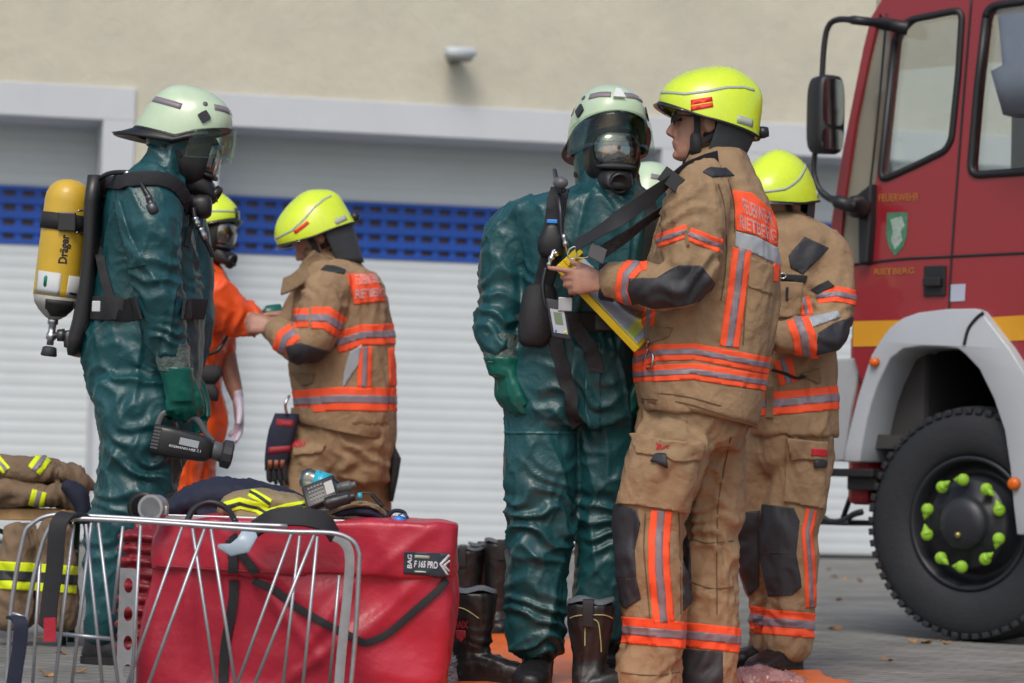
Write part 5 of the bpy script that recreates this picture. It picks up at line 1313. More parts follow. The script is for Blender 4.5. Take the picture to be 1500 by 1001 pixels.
# back plate and harness
bm = bmesh.new()
bp = [(146, 262, 13), (140, 300, 12), (138, 360, 11), (133, 420, 12), (126, 470, 15), (117, 500, 14), (112, 522, 7)]
add_loft(bm, [(P(x, y, d - .01), V((w * d / FOC, 0, 0)), V((0, .13, 0)), 4) for x, y, w in bp], 24); from_bm('back_plate', bm, M['plastic'], ap)
surf_strap(S, 'waist_belt', [(134, 452), (160, 452), (190, 452), (205, 450)], .040, .005, M['black'], ap, .010, .008)
surf_strap(S, 'waist_belt', [(264, 452), (280, 452), (296, 452)], .035, .005, M['black'], ap, .012, .006)
surf_strap(S, 'shoulder_strap', [(150, 292), (158, 274), (180, 268), (215, 262), (245, 266), (262, 282), (272, 306)], .024, .006, M['black'], ap, .012, .009)
surf_strap(S, 'back_strap', [(146, 300), (146, 345), (152, 390), (160, 425), (166, 445)], .017, .003, M['black'], ap, .008)
bm = bmesh.new(); add_box(bm, P(141, 449, d - .21), V((.014, 0, 0)), V((0, .004, 0)), V((0, 0, .018)), bev=.003); from_bm('belt_label', bm, M['paper'], ap, smooth=False)
tube_part('hose', [P(135, 275, d - .05), P(146, 262, d - .12), P(162, 254, d - .19), P(188, 253, d - .22), P(215, 256, d - .215), P(240, 264, d - .20), P(262, 278, d - .17), P(277, 295, d - .13), P(284, 303, d - .12)], .0085, M['hose'], ap)
tube_part('hose', [P(190, 254, d - .22), P(203, 264, d - .27), P(212, 278, d - .30), P(218, 288, d - .31)], .008, M['hose'], ap)
for x, y in ((186, 254), (236, 260)):
    bm = bmesh.new(); add_ball(bm, P(x, y, d - .225), .009, .006, .009); from_bm('rivet', bm, M['metal'], ap)
bm = bmesh.new(); A = P(217, 286, d - .31); add_rev(bm, A, V((.35, 0, -1)), [(0, .010), (.012, .012), (.016, .009), (.028, .009), (.03, .017), (.045, .019), (.062, .018), (.066, .008)], 18); from_bm('coupling', bm, M['darkmetal'], ap)
bm = bmesh.new(); c = P(293, 303, d - .10); add_loft(bm, [(c + V((x, 0, 0)), V((0, 0, rr)), V((0, rr * .9, 0)), 2.4) for x, rr in ((-.045, .02), (-.03, .034), (.0, .041), (.025, .04), (.037, .03), (.04, .012))], 24); from_bm('demand_valve', bm, M['rubber'], ap)
tube_part('hose', [P(283, 305, d - .16), P(287, 325, d - .17), P(296, 345, d - .17), P(305, 360, d - .16), P(312, 376, d - .15)], .008, M['hose'], ap)
for y0, y1 in (((285, 318), (290, 332)), ((293, 334), (301, 351))):
    bm = bmesh.new(); A = P(*y0, d - .18); B = P(*y1, d - .18); add_rev(bm, A, B - A, [(0, .007), (.006, .013), (.012, .008), ((B - A).length * .6, .012), ((B - A).length, .008)], 14); from_bm('coupling', bm, M['metal'], ap)
surf_strap(S, 'chest_strap', [(279, 310), (276, 335), (270, 362)], .010, .003, M['black'], ap, .008)
tube_part('hose', [P(114, 480, d - .03), P(122, 462, d - .08), P(126, 430, d - .10), P(127, 405, d - .10), P(134, 385, d - .1)], .008, M['hose'], ap)
# ---- hand lamp (held)
hl_ = empty('hand_lamp', P(280, 650, d - .25), 'grey and black hand lamp held down in the green glove', 'lamp')
fx = (P(340, 665, d - .18) - P(228, 640, d - .22)).normalized(); fy = V((0, 1, 0)); fy = (fy - fx * fy.dot(fx)).normalized(); fz = fx.cross(fy); fz = fz if fz.z > 0 else -fz
o0 = P(222, 641, d - .215)
def lp(x, y=0, z=0): return o0 + fx * x + fy * y + fz * z
pxm = d / FOC
bm = bmesh.new()
add_loft(bm, [(lp(0), fy * .045, fz * .042, 5), (lp(.006), fy * .05, fz * .048, 5), (lp(.07), fy * .05, fz * .050, 5), (lp(.16), fy * .05, fz * .044, 5), (lp(.19), fy * .046, fz * .040, 4), (lp(.205), fy * .03, fz * .03, 3)], 28)
hb = from_bm('lamp_body', bm, M['plastic'], hl_)
bm = bmesh.new(); add_loft(bm, [(lp(.18, 0, .0), fy * .030, fz * .03, 2.4), (lp(.21, 0, .004), fy * .031, fz * .031), (lp(.25, 0, 0), fy * .032, fz * .032)], 24); from_bm('lamp_neck', bm, M['grey'], hl_)
bm = bmesh.new(); add_rev(bm, lp(.235), fx, [(0, .034), (.004, .046), (.032, .048), (.036, .042), (.034, .038), (.034, .0)], 12); hd_ = from_bm('lamp_head', bm, M['pad'], hl_, angle=20)
bm = bmesh.new(); add_rev(bm, lp(.272), fx, [(0, .036), (.002, .036), (.003, .0)], 24); from_bm('lamp_glass', bm, mat('lamp_reflector', (.5, .52, .54), .1, metal=.8), hd_)
bm = bmesh.new(); add_strap(bm, [lp(.01, 0, .04), lp(.02, 0, .085), lp(.07, 0, .098), lp(.13, 0, .092), lp(.17, 0, .055), lp(.20, 0, .03)], .014, .010, fy); from_bm('handle', bm, M['grey'], hl_)
bm = bmesh.new(); add_box(bm, lp(.122, -.0505, .010), fx * .032, fy * .0015, fz * .012, bev=.001); from_bm('lamp_label', bm, M['silver2'], hb, smooth=False)
flat_text('EISEMANN HSE 7.1', [lp(.06, -.0525, -.016), lp(.165, -.0525, -.014), lp(.165, -.0525, -.005), lp(.06, -.0525, -.008)], V((0, 0, 0)), M['whitetext'], parent=hb)
bm = bmesh.new()
for k in range(7): add_box(bm, lp(.012 + .0, -.0505, -.03 + k * .011), fx * .012, fy * .002, fz * .003)
from_bm('lamp_vent', bm, M['grey'], hb, smooth=False)
# ================================================================ PERSON 4: firefighter behind at the right, head bowed
d = 9.97
root = empty('person', ground(1140, 986), 'firefighter in tan coat and yellow helmet looking down, standing nearest the truck', 'person')
HF = Frame(1136, 300, d, -40, 22)
torso = [(322, 1108, 1190, 0, .10), (338, 1095, 1214, 0, .14), (354, 1088, 1226, 0, .16), (385, 1082, 1226, 0, .175), (430, 1085, 1222, 0, .175), (480, 1088, 1222, 0, .175), (540, 1088, 1224, 0, .17), (580, 1090, 1225, 0, .17), (612, 1092, 1225, 0, .175), (638, 1094, 1226, 0, .175)]
arm = [(1200, 356, -.03, 28, .08), (1212, 378, -.05, 36, .09), (1216, 410, -.08, 36, .09), (1217, 445, -.12, 35, .09), (1214, 472, -.17, 34, .085), (1198, 492, -.21, 33, .08), (1170, 494, -.25, 30, .075), (1145, 496, -.27, 24, .065), (1131, 499, -.28, 19, .055)]
arm2 = [(1100, 360, .02, 28, .08), (1088, 400, -.02, 32, .085), (1084, 450, -.10, 30, .08), (1088, 490, -.16, 26, .07), (1092, 502, -.2, 20, .06)]
hips = [(610, 1096, 1218, 0, .155), (640, 1090, 1220, 0, .16), (670, 1086, 1222, 0, .15), (695, 1092, 1216, 0, .12)]
legA = LG_([(650, 1112, .03, 36, .12), (690, 1106, .03, 37, .12), (749, 1098, .04, 33, .105), (790, 1100, .05, 31, .10), (840, 1112, .05, 27, .095), (880, 1120, .05, 24, .09), (930, 1124, .05, 24, .085), (950, 1124, .05, 26, .09)])
legB = LG_([(650, 1172, -.03, 47, .12), (690, 1170, -.03, 49, .12), (736, 1162, -.04, 46, .11), (780, 1155, -.05, 42, .105), (830, 1155, -.05, 40, .10), (868, 1155, -.05, 36, .095), (905, 1153, -.05, 35, .09), (934, 1151, -.05, 36, .095), (955, 1150, -.05, 33, .095)])
wr = P(1122, 502, d - .29); h1 = hand_lofts(wr, (-1, -.1, -.1), (0, .5, -1), (0, -1, .3), REST, .95); wr2 = P(1092, 506, d - .22); h2 = hand_lofts(wr2, (.1, -1, -.1), (.4, 0, -1), (-.2, -.6, 1), REST, .95)
body_mesh(root, head_lofts(HF) + neck_lofts(HF, P(1146, 352, d)) + [hrings(d, torso[2:9], .7), limb(d, arm, .48), limb(d, arm2, .48), limb(d, legA, .55), limb(d, legB, .55)] + h1 + h2, .007)
jk = remesh('jacket', [hrings(d, torso), limb(d, arm), limb(d, arm2)], M['tan'], root, vox=.009, smooth=3, wr=wrinkle('cloth', .014, 5.5, 12, [bunch(P(1205, 470, d - .2), (.5, 0, -1), .12, .055, .008)]))
trs = remesh('trousers', [hrings(d, hips), limb(d, legA), limb(d, legB)], M['tan'], root, vox=.009, smooth=3, wr=wrinkle('cloth', .016, 5.5, 13, [bunch(P(1150, 910, d - .1), (0, 0, 1), .09, .05, .008), bunch(P(1120, 900, d), (0, 0, 1), .09, .05, .008)]))
S = Surf(jk); T = Surf(trs)
bm = bmesh.new(); add_loft(bm, [(P(1146, 352, d), V((.10, 0, -.02)), V((0, .12, 0)), 2.4), (P(1146, 336, d), V((.088, 0, -.01)), V((0, .10, 0)), 2.4), (P(1146, 322, d), V((.078, 0, 0)), V((0, .088, 0)), 2.4), (P(1146, 330, d), V((.07, 0, 0)), V((0, .08, 0)), 2.4)], 32, cap=False); from_bm('collar', bm, M['tan2'], jk)
patch(S, 'shoulder_pad', [[(1155, 375), (1178, 347), (1214, 364), (1176, 402), (1158, 392)]], M['pad'], .004, jk, tol=.05)
patch(S, 'chest_tape', [(1139, 401), (1182, 404), (1180, 414), (1139, 411)], M['black'], .006, jk, tol=.05)
patch(S, 'chest_pocket', [(1136, 412), (1176, 414), (1172, 465), (1136, 466)], M['tan'], .006, jk, tol=.05)
bm = bmesh.new(); q = S.hit(1146, 404, .012) or P(1146, 404, d - .2); add_tube(bm, [q + V((.012 * math.cos(a), -.004, .009 * math.sin(a))) for a in [2 * PI * i / 12 for i in range(13)]], .0025, 6, sm=0); from_bm('ring', bm, M['metal'], jk)
patch(S, 'pull_loop', [(1151, 421), (1155, 421), (1155, 440), (1151, 440)], M['black'], .010, jk, tol=.05)
stripe(S, [(1197, 434), (1225, 431), (1256, 437)], 11, jk, tol=.06); stripe(S, [(1176, 436), (1183, 462)], 9, jk, tol=.06)
patch(S, 'sleeve_flap', [(1187, 424), (1214, 412), (1222, 420), (1199, 432)], M['black'], .007, jk, tol=.06)
patch(S, 'silver_band', [(1184, 466), (1226, 456), (1232, 464), (1190, 480)], M['silver2'], .004, jk, tol=.06)
stripe(S, [(1168, 466), (1178, 494), (1182, 526)], 17, jk, tol=.07)
patch(S, 'elbow_pad', [[(1198, 488), (1220, 474), (1250, 464), (1249, 490), (1230, 512), (1196, 520)]], M['pad'], .004, jk, tol=.07)
bm = bmesh.new(); a = P(1133, 499, d - .28); b = P(1122, 501, d - .285); add_loft(bm, [(a, V((.004, 0, .050)), V((0, .044, 0)), 2.3), (b, V((.004, 0, .046)), V((0, .04, 0)), 2.3), (b + V((.004, 0, 0)), V((0, 0, .038)), V((0, .034, 0)), 2.3)], 24, cap=False); from_bm('cuff', bm, M['navy'], jk)
stripe(S, [(1146, 526), (1156, 562)], 13, jk, tol=.05)
patch(S, 'pocket_flap', [(1172, 548), (1200, 540), (1202, 560), (1196, 562)], M['tan2'], .008, jk, tol=.05)
tube_part('cord', [S.hit(x, y, .01) or P(x, y, d - .2) for x, y in ((1132, 541), (1150, 548), (1166, 553), (1180, 552))], .005, M['black'], jk)
stripe(S, [(1085, 594), (1150, 590), (1230, 582)], 17, jk, wrap=True, near=(P(1155, 600, d), P(1155, 580, d), .35))
patch(S, 'zip_flap', [(1123, 566), (1133, 566), (1133, 612), (1123, 612)], M['tan2'], .009, jk, tol=.06)
patch(T, 'pocket', [(1152, 650), (1206, 655), (1206, 745), (1150, 735)], M['tan'], .010, trs, tol=.06)
patch(T, 'pocket_flap', [(1152, 642), (1208, 648), (1206, 674), (1160, 672)], M['tan'], .017, trs, tol=.06)
patch(T, 'pocket_badge', [(1188, 657), (1205, 658), (1205, 668), (1188, 667)], M['redtext'], .020, trs, tol=.06)
patch(T, 'pull_tab', [(1192, 674), (1206, 675), (1205, 685), (1192, 684)], M['pad'], .018, trs, tol=.06)
patch(T, 'knee_pad', [[(1117, 739), (1162, 744), (1171, 764), (1166, 812), (1112, 812)], [(1112, 810), (1166, 810), (1174, 860), (1160, 872), (1126, 874)]], M['pad'], .005, trs, tol=.06)
patch(T, 'knee_pad', [[(1070, 752), (1113, 748), (1112, 860), (1098, 872), (1082, 830)]], M['pad'], .005, trs, tol=.06)
stripe(T, [(1189, 746), (1182, 780), (1186, 830), (1188, 890)], 8, trs, tol=.06)
stripe(T, [(1112, 910), (1196, 917)], 18, trs, wrap=True, near=(P(1155, 890, d - .05), P(1152, 935, d - .05), .12))
stripe(T, [(1098, 905), (1140, 909)], 17, trs, wrap=True, near=(P(1121, 890, d + .05), P(1123, 930, d + .05), .11))
boot(root, P(1128, 958, d + .05), (-1, -.45), 1.05); boot(root, P(1152, 962, d - .05), (-.75, -1), 1.1)
H = modern_helmet(HF, root, flapdrop=.15)
bm = bmesh.new()
for s in (1, -1): add_strap(bm, [HF(.03, s * .078, .03), HF(.03, s * .079, -.03), HF(.045, s * .066, -.09), HF(.06, s * .02, -.128)], .009, .003, HF.f)
from_bm('chin_strap', bm, M['black'], root)
bm = bmesh.new(); add_loft(bm, [(HF(-.035, 0, z), HF.v(.076 - abs(z) * .2), HF.v(0, .084 - abs(z) * .1), 2.3) for z in (.10, .07, .04, .01, -.03, -.06, -.085)], 28); from_bm('hair', bm, M['hair'], root)

# ================================================================ PERSON 5: firefighter at the left rear, back turned, looking down
d = 11.74
root = empty('person', ground(500, 914), 'firefighter in tan coat seen from behind, bowed over an orange sleeve', 'person')
HF = Frame(462, 348, d, -82, 36)
torso = [(378, 452, 512, 0, .10), (390, 440, 530, 0, .14), (404, 434, 552, 0, .18), (420, 432, 562, 0, .205), (445, 432, 568, 0, .21), (480, 428, 572, 0, .21), (530, 424, 575, 0, .21), (570, 426, 577, 0, .21), (605, 430, 578, 0, .21), (622, 434, 578, 0, .21)]
arm = [(492, 412, -.15, 26, .09), (482, 424, -.18, 34, .095), (474, 445, -.22, 34, .095), (470, 470, -.25, 32, .09), (462, 494, -.27, 29, .085), (446, 508, -.27, 25, .08), (426, 500, -.24, 23, .075), (412, 489, -.2, 20, .065), (402, 483, -.17, 17, .055)]
arm2 = [(470, 415, .16, 28, .08), (450, 450, .2, 30, .08), (430, 480, .15, 26, .075), (408, 484, .05, 20, .06), (396, 480, -.02, 16, .05)]
hips = [(600, 432, 576, 0, .18), (640, 424, 578, 0, .19), (680, 420, 576, 0, .18), (705, 426, 572, 0, .14)]
legA = LG_([(660, 460, -.08, 38, .12), (720, 456, -.08, 40, .115), (780, 460, -.08, 36, .105), (850, 470, -.08, 33, .10), (895, 472, -.08, 33, .10)])
legB = LG_([(660, 534, .08, 42, .12), (720, 534, .08, 40, .115), (780, 534, .08, 35, .105), (850, 530, .08, 31, .10), (895, 530, .08, 31, .10)])
wr = P(398, 480, d - .16); wr2 = P(398, 476, d - .05)
h1 = hand_lofts(wr, (-1, .1, .15), (0, .9, -.4), (0, .3, 1), [(.9, 1.1, .6), (1., 1.1, .6), (1.05, 1.1, .6), (1.1, 1.1, .6)], .95); h2 = hand_lofts(wr2, (-1, -.1, .1), (0, -.9, -.3), (0, -.3, 1), [(.9, 1.1, .6)] * 4, .9)
body_mesh(root, head_lofts(HF) + neck_lofts(HF, P(486, 400, d)) + [hrings(d, torso[2:9], .7), limb(d, arm, .48), limb(d, arm2, .48), limb(d, legA, .55), limb(d, legB, .55)] + h1 + h2, .008)
jk = remesh('jacket', [hrings(d, torso), limb(d, arm), limb(d, arm2)], M['tan'], root, vox=.010, smooth=3, wr=wrinkle('cloth', .016, 5.2, 22, [bunch(P(470, 450, d - .2), (1, 0, .4), .14, .07, .012)]))
trs = remesh('trousers', [hrings(d, hips), limb(d, legA), limb(d, legB)], M['tan'], root, vox=.011, smooth=3, wr=wrinkle('cloth', .018, 5.2, 23, [bunch(P(520, 690, d - .2), (1, 0, 1), .16, .09, .014)]))
S = Surf(jk); T = Surf(trs)
bm = bmesh.new(); n = 48
add_loft(bm, [(P(502, y, d), V((((x1 - x0) / 2) * d / FOC, 0, -sl)), V((0, .215, 0)), 2.4) for y, x0, x1, sl in ((600, 428, 579, .0), (618, 428, 580, .02), (632, 430, 581, .035), (633, 436, 576, .035))], 48, cap=False); from_bm('jacket_hem', bm, M['tan'], jk)
bm = bmesh.new()
add_loft(bm, [(P(488, 402, d), V((.11, 0, -.05)), V((0, .13, 0)), 2.4), (P(480, 390, d), V((.105, 0, -.05)), V((0, .115, 0)), 2.4), (P(476, 376, d), V((.09, 0, -.035)), V((0, .10, 0)), 2.4), (P(478, 386, d), V((.08, 0, -.03)), V((0, .09, 0)), 2.4)], 36, cap=False)
c_ = [P(470, 378, d - .10), P(450, 398, d - .13), P(428, 414, d - .12), P(414, 420, d - .10)]
add_strap(bm, c_, .045, .006, V((.45, .3, .9)), sm=4)
from_bm('collar', bm, M['tan2'], jk)
patch(S, 'back_panel', [[(508, 402), (545, 402), (560, 426), (564, 441), (519, 446)]], M['fluo'], .004, jk, tol=.06)
project_text(S, 'FEUERWEHR', [(522, 418), (557, 415), (549, 403), (519, 404)], M['greytext'], off=.007, parent=jk, bold=.035)
project_text(S, 'RIETBERG', [(521, 438), (564, 434), (559, 422), (520, 424)], M['greytext'], off=.007, parent=jk, bold=.035)
patch(S, 'shoulder_pad', [[(482, 386), (508, 392), (504, 402), (470, 396)]], M['pad'], .004, jk, tol=.06)
stripe(S, [(456, 466), (478, 466), (500, 480)], 16, jk, tol=.06); stripe(S, [(430, 466), (452, 466)], 14, jk, tol=.06)
stripe(S, [(492, 503), (530, 491), (582, 489)], 15, jk, tol=.06); stripe(S, [(432, 486), (418, 496), (412, 516)], 14, jk, tol=.06)
patch(S, 'elbow_pad', [[(419, 508), (440, 502), (483, 515), (472, 534), (440, 536), (424, 528)]], M['pad'], .004, jk, tol=.06)
patch(S, 'silver_band', [[(512, 516), (530, 505), (524, 536), (502, 569), (504, 545)]], M['silver2'], .004, jk, tol=.06)
stripe(S, [(535, 508), (533, 568)], 10, jk, tol=.06); stripe(S, [(574, 510), (576, 566)], 5, jk, tol=.06, mats=[M['fluo']])
stripe(S, [(420, 590), (500, 584), (584, 586)], 17, jk, wrap=True, near=(P(502, 600, d), P(502, 570, d), .5))
patch(S, 'pocket_flap', [(426, 545), (462, 548), (458, 562), (445, 566)], M['tan2'], .008, jk, tol=.06)
patch(T, 'pocket_flap', [(430, 652), (478, 652), (470, 664), (432, 668)], M['tan'], .014, trs, tol=.06)
project_text(T, 'XRAX', [(430, 658), (448, 658), (448, 650), (430, 650)], M['redtext'], off=.018, parent=trs, bold=.05)
boot(root, P(472, 905, d - .08), (-1, -.2), 1.05); boot(root, P(530, 905, d + .08), (-1, -.2), 1.05)
H = modern_helmet(HF, root, flapdrop=.17, flap=True)
H.strip([(58, .15), (84, .23)], .0075, M['red'], 'helmet_mark', .002)
bm = bmesh.new(); add_loft(bm, [(HF(-.035, 0, z), HF.v(.076 - abs(z) * .2), HF.v(0, .084 - abs(z) * .1), 2.3) for z in (.10, .07, .04, .01, -.03, -.06)], 28); from_bm('hair', bm, M['hair'], root)
bm = bmesh.new()
for s in (1, -1): add_strap(bm, [HF(.03, s * .078, .03), HF(.03, s * .079, -.03), HF(.045, s * .066, -.09), HF(.06, s * .02, -.128)], .012, .003, HF.f)
from_bm('chin_strap', bm, M['black'], root)
# spare gloves clipped to the belt, strap at the other side
bg_ = empty('work_gloves', P(410, 640, d - .18), 'dark work gloves with red trim hanging from a tan firefighter belt', 'gloves')
pxm = d / FOC
bm = bmesh.new(); add_loft(bm, [(P(420, 606, d - .16), V((17 * pxm, 0, 0)), V((0, .03, 0)), 4), (P(414, 630, d - .17), V((20 * pxm, 0, 0)), V((0, .04, 0)), 4), (P(409, 652, d - .17), V((19 * pxm, 0, 0)), V((0, .04, 0)), 4), (P(406, 672, d - .17), V((18 * pxm, 0, 0)), V((0, .04, 0)), 4), (P(403, 690, d - .17), V((15 * pxm, 0, 0)), V((0, .03, 0)), 3)], 20); gb = from_bm('glove', bm, M['navy'], bg_)
for k in range(4): 
    bm = bmesh.new(); add_tube(bm, [P(394 + k * 7, 680, d - .19), P(394 + k * 8, 700, d - .19), P(397 + k * 8, 712 - abs(k - 2) * 3, d - .18)], [.012, .011, .008], 8); from_bm('finger', bm, M['black'], gb)
Sg = Surf(gb)
for q in ([(405, 614), (430, 616), (430, 626), (404, 624)], [(394, 655), (426, 653), (425, 662), (392, 666)]): patch(Sg, 'trim', q, mat('trim_red', (.30, .02, .03), .6), .002, gb)
for k in range(3): patch(Sg, 'knuckle', [(393 + k * 9, 674), (399 + k * 9, 674), (398 + k * 9, 686), (392 + k * 9, 686)], mat('knuckle_tan', (.35, .12, .06), .6), .003, gb)
tube_part('hook', [P(424, 580, d - .2), P(418, 592, d - .22), P(420, 606, d - .2)], .006, M['metal'], bg_)
bm = bmesh.new(); add_loft(bm, [(P(575, 652, d), V((.008, 0, 0)), V((0, .05, 0)), 3), (P(580, 672, d), V((.022, 0, 0)), V((0, .05, 0)), 3), (P(577, 700, d), V((.018, 0, 0)), V((0, .05, 0)), 3), (P(573, 735, d), V((.008, 0, 0)), V((0, .04, 0)), 3)], 16); from_bm('belt_pouch', bm, M['black'], trs)

# ================================================================ PERSON 6: orange suit, behind the left green suit
d = 12.05
root = empty('person', ground(285, 905), 'person in orange protective suit, yellow helmet and breathing mask, mostly behind the left green suit', 'person')
HF = Frame(299, 336, d, 68, 6)
torso = [(385, 268, 322, 0, .10), (400, 250, 330, 0, .14), (415, 240, 336, 0, .17), (450, 234, 338, 0, .18), (500, 236, 336, 0, .17), (550, 238, 326, 0, .165), (580, 234, 330, 0, .17)]
hips = [(560, 236, 322, 0, .16), (590, 232, 334, 0, .17), (620, 230, 337, 0, .17), (650, 234, 330, 0, .15)]
armN = [(300, 416, -.15, 28, .085), (312, 436, -.18, 38, .10), (332, 456, -.16, 35, .09), (356, 468, -.13, 30, .08), (380, 472, -.10, 25, .065)]
armF = [(294, 410, .12, 26, .08), (308, 440, .12, 29, .085), (318, 480, .08, 28, .08), (325, 508, .05, 24, .07), (329, 524, .04, 21, .065)]
legA = LG_([(610, 262, -.07, 36, .12), (660, 262, -.07, 36, .11), (720, 258, -.07, 34, .105), (800, 256, -.07, 30, .095), (880, 256, -.07, 28, .09)])
legB = LG_([(600, 302, .06, 36, .12), (640, 298, .06, 34, .11), (672, 288, .06, 27, .10), (720, 284, .06, 28, .10), (800, 280, .06, 27, .09), (880, 280, .06, 26, .09)])
wr = P(348, 584, d + .0); hh1 = hand_lofts(wr, (.12, -.1, -1), (-1, -.2, 0), (.3, -1, 0), [(.15, .3, .2), (.2, .35, .25), (.25, .4, .3), (.3, .45, .3)], 1.08, thumb=(.5, .3, .3), fr=.7, pk=.75)
fore = limb(d, [(331, 520, .04, 15, .045), (339, 553, .02, 13, .038), (348, 584, .0, 9.5, .028)], 1)
wr2 = P(378, 468, d - .1); h2 = hand_lofts(wr2, (1, 0, .25), (0, .3, -1), (0, -1, .2), REST, 1.0)
body_mesh(root, head_lofts(HF, False) + neck_lofts(HF, P(290, 395, d)) + [hrings(d, torso[2:], .7), limb(d, armN, .48), limb(d, armF, .48), limb(d, legA, .55), limb(d, legB, .55), fore] + hh1 + h2, .008)
suit = remesh('suit', [hrings(d, torso), hrings(d, hips), limb(d, armN), limb(d, armF), limb(d, legA), limb(d, legB)], M['orangesuit'], root, vox=.010, smooth=3, wr=wrinkle('pvc', .018, 3.6, 31, [bunch(P(345, 465, d - .2), (1, 0, .1), .1, .07, .010)]))
glove_part(root, hand_lofts(wr, (.12, -.1, -1), (-1, -.2, 0), (.3, -1, 0), [(.15, .3, .2), (.2, .35, .25), (.25, .4, .3), (.3, .45, .3)], 1.1, thumb=(.5, .3, .3), fr=1.25, pk=1.08), M['whiteg'], .006)
glove_part(root, hand_lofts(P(392, 462, d - .05), (1, 0, .12), (0, .3, -1), (0, -1, .2), REST, 1.1, fr=1.2) + [[(P(388, 458, d - .06), V((0, 0, .03)), V((0, .03, 0))), (P(412, 456, d - .05), V((0, 0, .034)), V((0, .032, 0)))]], M['glove'], .008)
mask(HF, root); H = modern_helmet(HF, root, flapdrop=.1)
H.strip([(-6, .12), (6, .12)], .022, M['flap'], 'helmet_badge', .002)
S = Surf(suit)
tube_part('harness_hose', [P(312, 396, d - .15), P(318, 415, d - .18), P(324, 436, d - .2)], .008, M['hose'], suit)
tube_part('harness_hose', [P(302, 520, d - .15), P(318, 514, d - .16), P(328, 502, d - .14), P(333, 494, d - .1)], .008, M['hose'], suit)
bm = bmesh.new()
add_loft(bm, [(P(305, 535, d - .17), V((.05, 0, 0)), V((0, .02, 0)), 3), (P(308, 548, d - .18), V((.055, 0, 0)), V((0, .02, 0)), 3), (P(306, 562, d - .18), V((.03, 0, 0)), V((0, .02, 0)), 3)], 14)
add_loft(bm, [(P(304, 560, d - .18), V((.03, 0, 0)), V((0, .015, 0)), 3), (P(309, 575, d - .19), V((.035, 0, 0)), V((0, .015, 0)), 3), (P(315, 588, d - .19), V((.012, 0, 0)), V((0, .01, 0)), 3)], 14)
from_bm('harness_belt', bm, M['black'], suit)
boot(root, P(258, 888, d - .07), (.9, -.5), 1.0, m=M['rubber']); boot(root, P(281, 888, d + .06), (.9, -.5), 1.0, m=M['rubber'])

# ================================================================ PERSON 7: orange suit with pale helmet, almost hidden in the middle
d = 10.7
root = empty('person', ground(945, 960), 'person in orange suit with pale helmet, almost hidden behind the two figures in the centre', 'person')
HF = Frame(953, 322, d, 150, 8)
torso = [(378, 925, 975, 0, .09), (395, 908, 1000, 0, .13), (415, 898, 1008, 0, .16), (470, 896, 1008, 0, .165), (540, 900, 1004, 0, .16), (600, 896, 1010, 0, .165)]
hips = [(580, 898, 1006, 0, .155), (630, 896, 1010, 0, .165), (670, 900, 1006, 0, .13)]
armA = [(908, 402, 0, 24, .08), (898, 440, 0, 26, .08), (900, 500, -.02, 24, .075), (910, 560, -.06, 20, .06)]
armB = [(1000, 402, 0, 24, .08), (1006, 440, 0, 26, .08), (1004, 500, -.02, 24, .075), (998, 560, -.06, 20, .06)]
legA = LG_([(640, 926, -.02, 30, .11), (720, 924, -.02, 30, .105), (800, 922, -.02, 28, .10), (880, 921, -.02, 27, .095), (935, 921, -.02, 26, .09)])
legB = LG_([(640, 980, .02, 30, .11), (720, 980, .02, 30, .105), (800, 980, .02, 28, .10), (880, 980, .02, 27, .095), (935, 980, .02, 26, .09)])
g1 = hand_lofts(P(912, 570, d - .06), (.1, -.1, -1), (1, 0, 0), (0, -1, 0), REST, 1.0); g2 = hand_lofts(P(996, 570, d - .06), (-.1, -.1, -1), (-1, 0, 0), (0, -1, 0), REST, 1.0)
body_mesh(root, head_lofts(HF, False) + neck_lofts(HF, P(952, 385, d)) + [hrings(d, torso[2:], .7), limb(d, armA, .48), limb(d, armB, .48), limb(d, legA, .55), limb(d, legB, .55)] + g1 + g2, .010)
remesh('suit', [hrings(d, torso), hrings(d, hips), limb(d, armA), limb(d, armB), limb(d, legA), limb(d, legB)], M['orangesuit'], root, vox=.012, smooth=3, wr=wrinkle('pvc', .014, 4, 41))
old_helmet(HF, root, shield=False)
bm = bmesh.new(); add_loft(bm, [(HF(-.03, 0, z), HF.v(.098), HF.v(0, .103), 2.3) for z in (.06, .0, -.05, -.1, -.14)], 24, cap=False); from_bm('hood', bm, M['orangesuit'], root)
boot(root, P(921, 940, d - .02), (-.2, -1), 1.05, m=M['rubber']); boot(root, P(980, 940, d + .02), (.2, -1), 1.05, m=M['rubber'])
# ================================================================ PROPS
# ---- bench with folded clothes, left edge
d = 10.6
bn_ = empty('bench', ground(60, 945), 'wooden bench with dark green folding legs at the left edge under folded coats', 'bench')
zt_ = P(60, 745, d).z; xa = P(-260, 750, d).x; xb = P(155, 750, d).x
bm = bmesh.new(); add_box(bm, V(((xa + xb) / 2, P(60, 745, d).y, zt_ - .022)), V(((xb - xa) / 2, 0, 0)), V((0, .13, 0)), V((0, 0, .022)), bev=.005)
from_bm('seat', bm, mat('bench_wood', (.50, .30, .13), .5, var=.25, vscale=6, bump=('rib', 12, .2, .005)), bn_, smooth=False)
gm_ = mat('bench_green', (.008, .05, .03), .45)
bm = bmesh.new(); y0 = P(60, 745, d).y
for yy in (-.10, .10):
    x = P(105, 850, d).x; add_tube(bm, [V((x, y0 + yy, zt_ - .04)), V((x - .01, y0 + yy, .0))], .014, 8, sm=0)
x = P(105, 850, d).x
for z in (.10, .34): add_tube(bm, [V((x, y0 - .10, z)), V((x, y0 + .10, z))], .010, 8, sm=0)
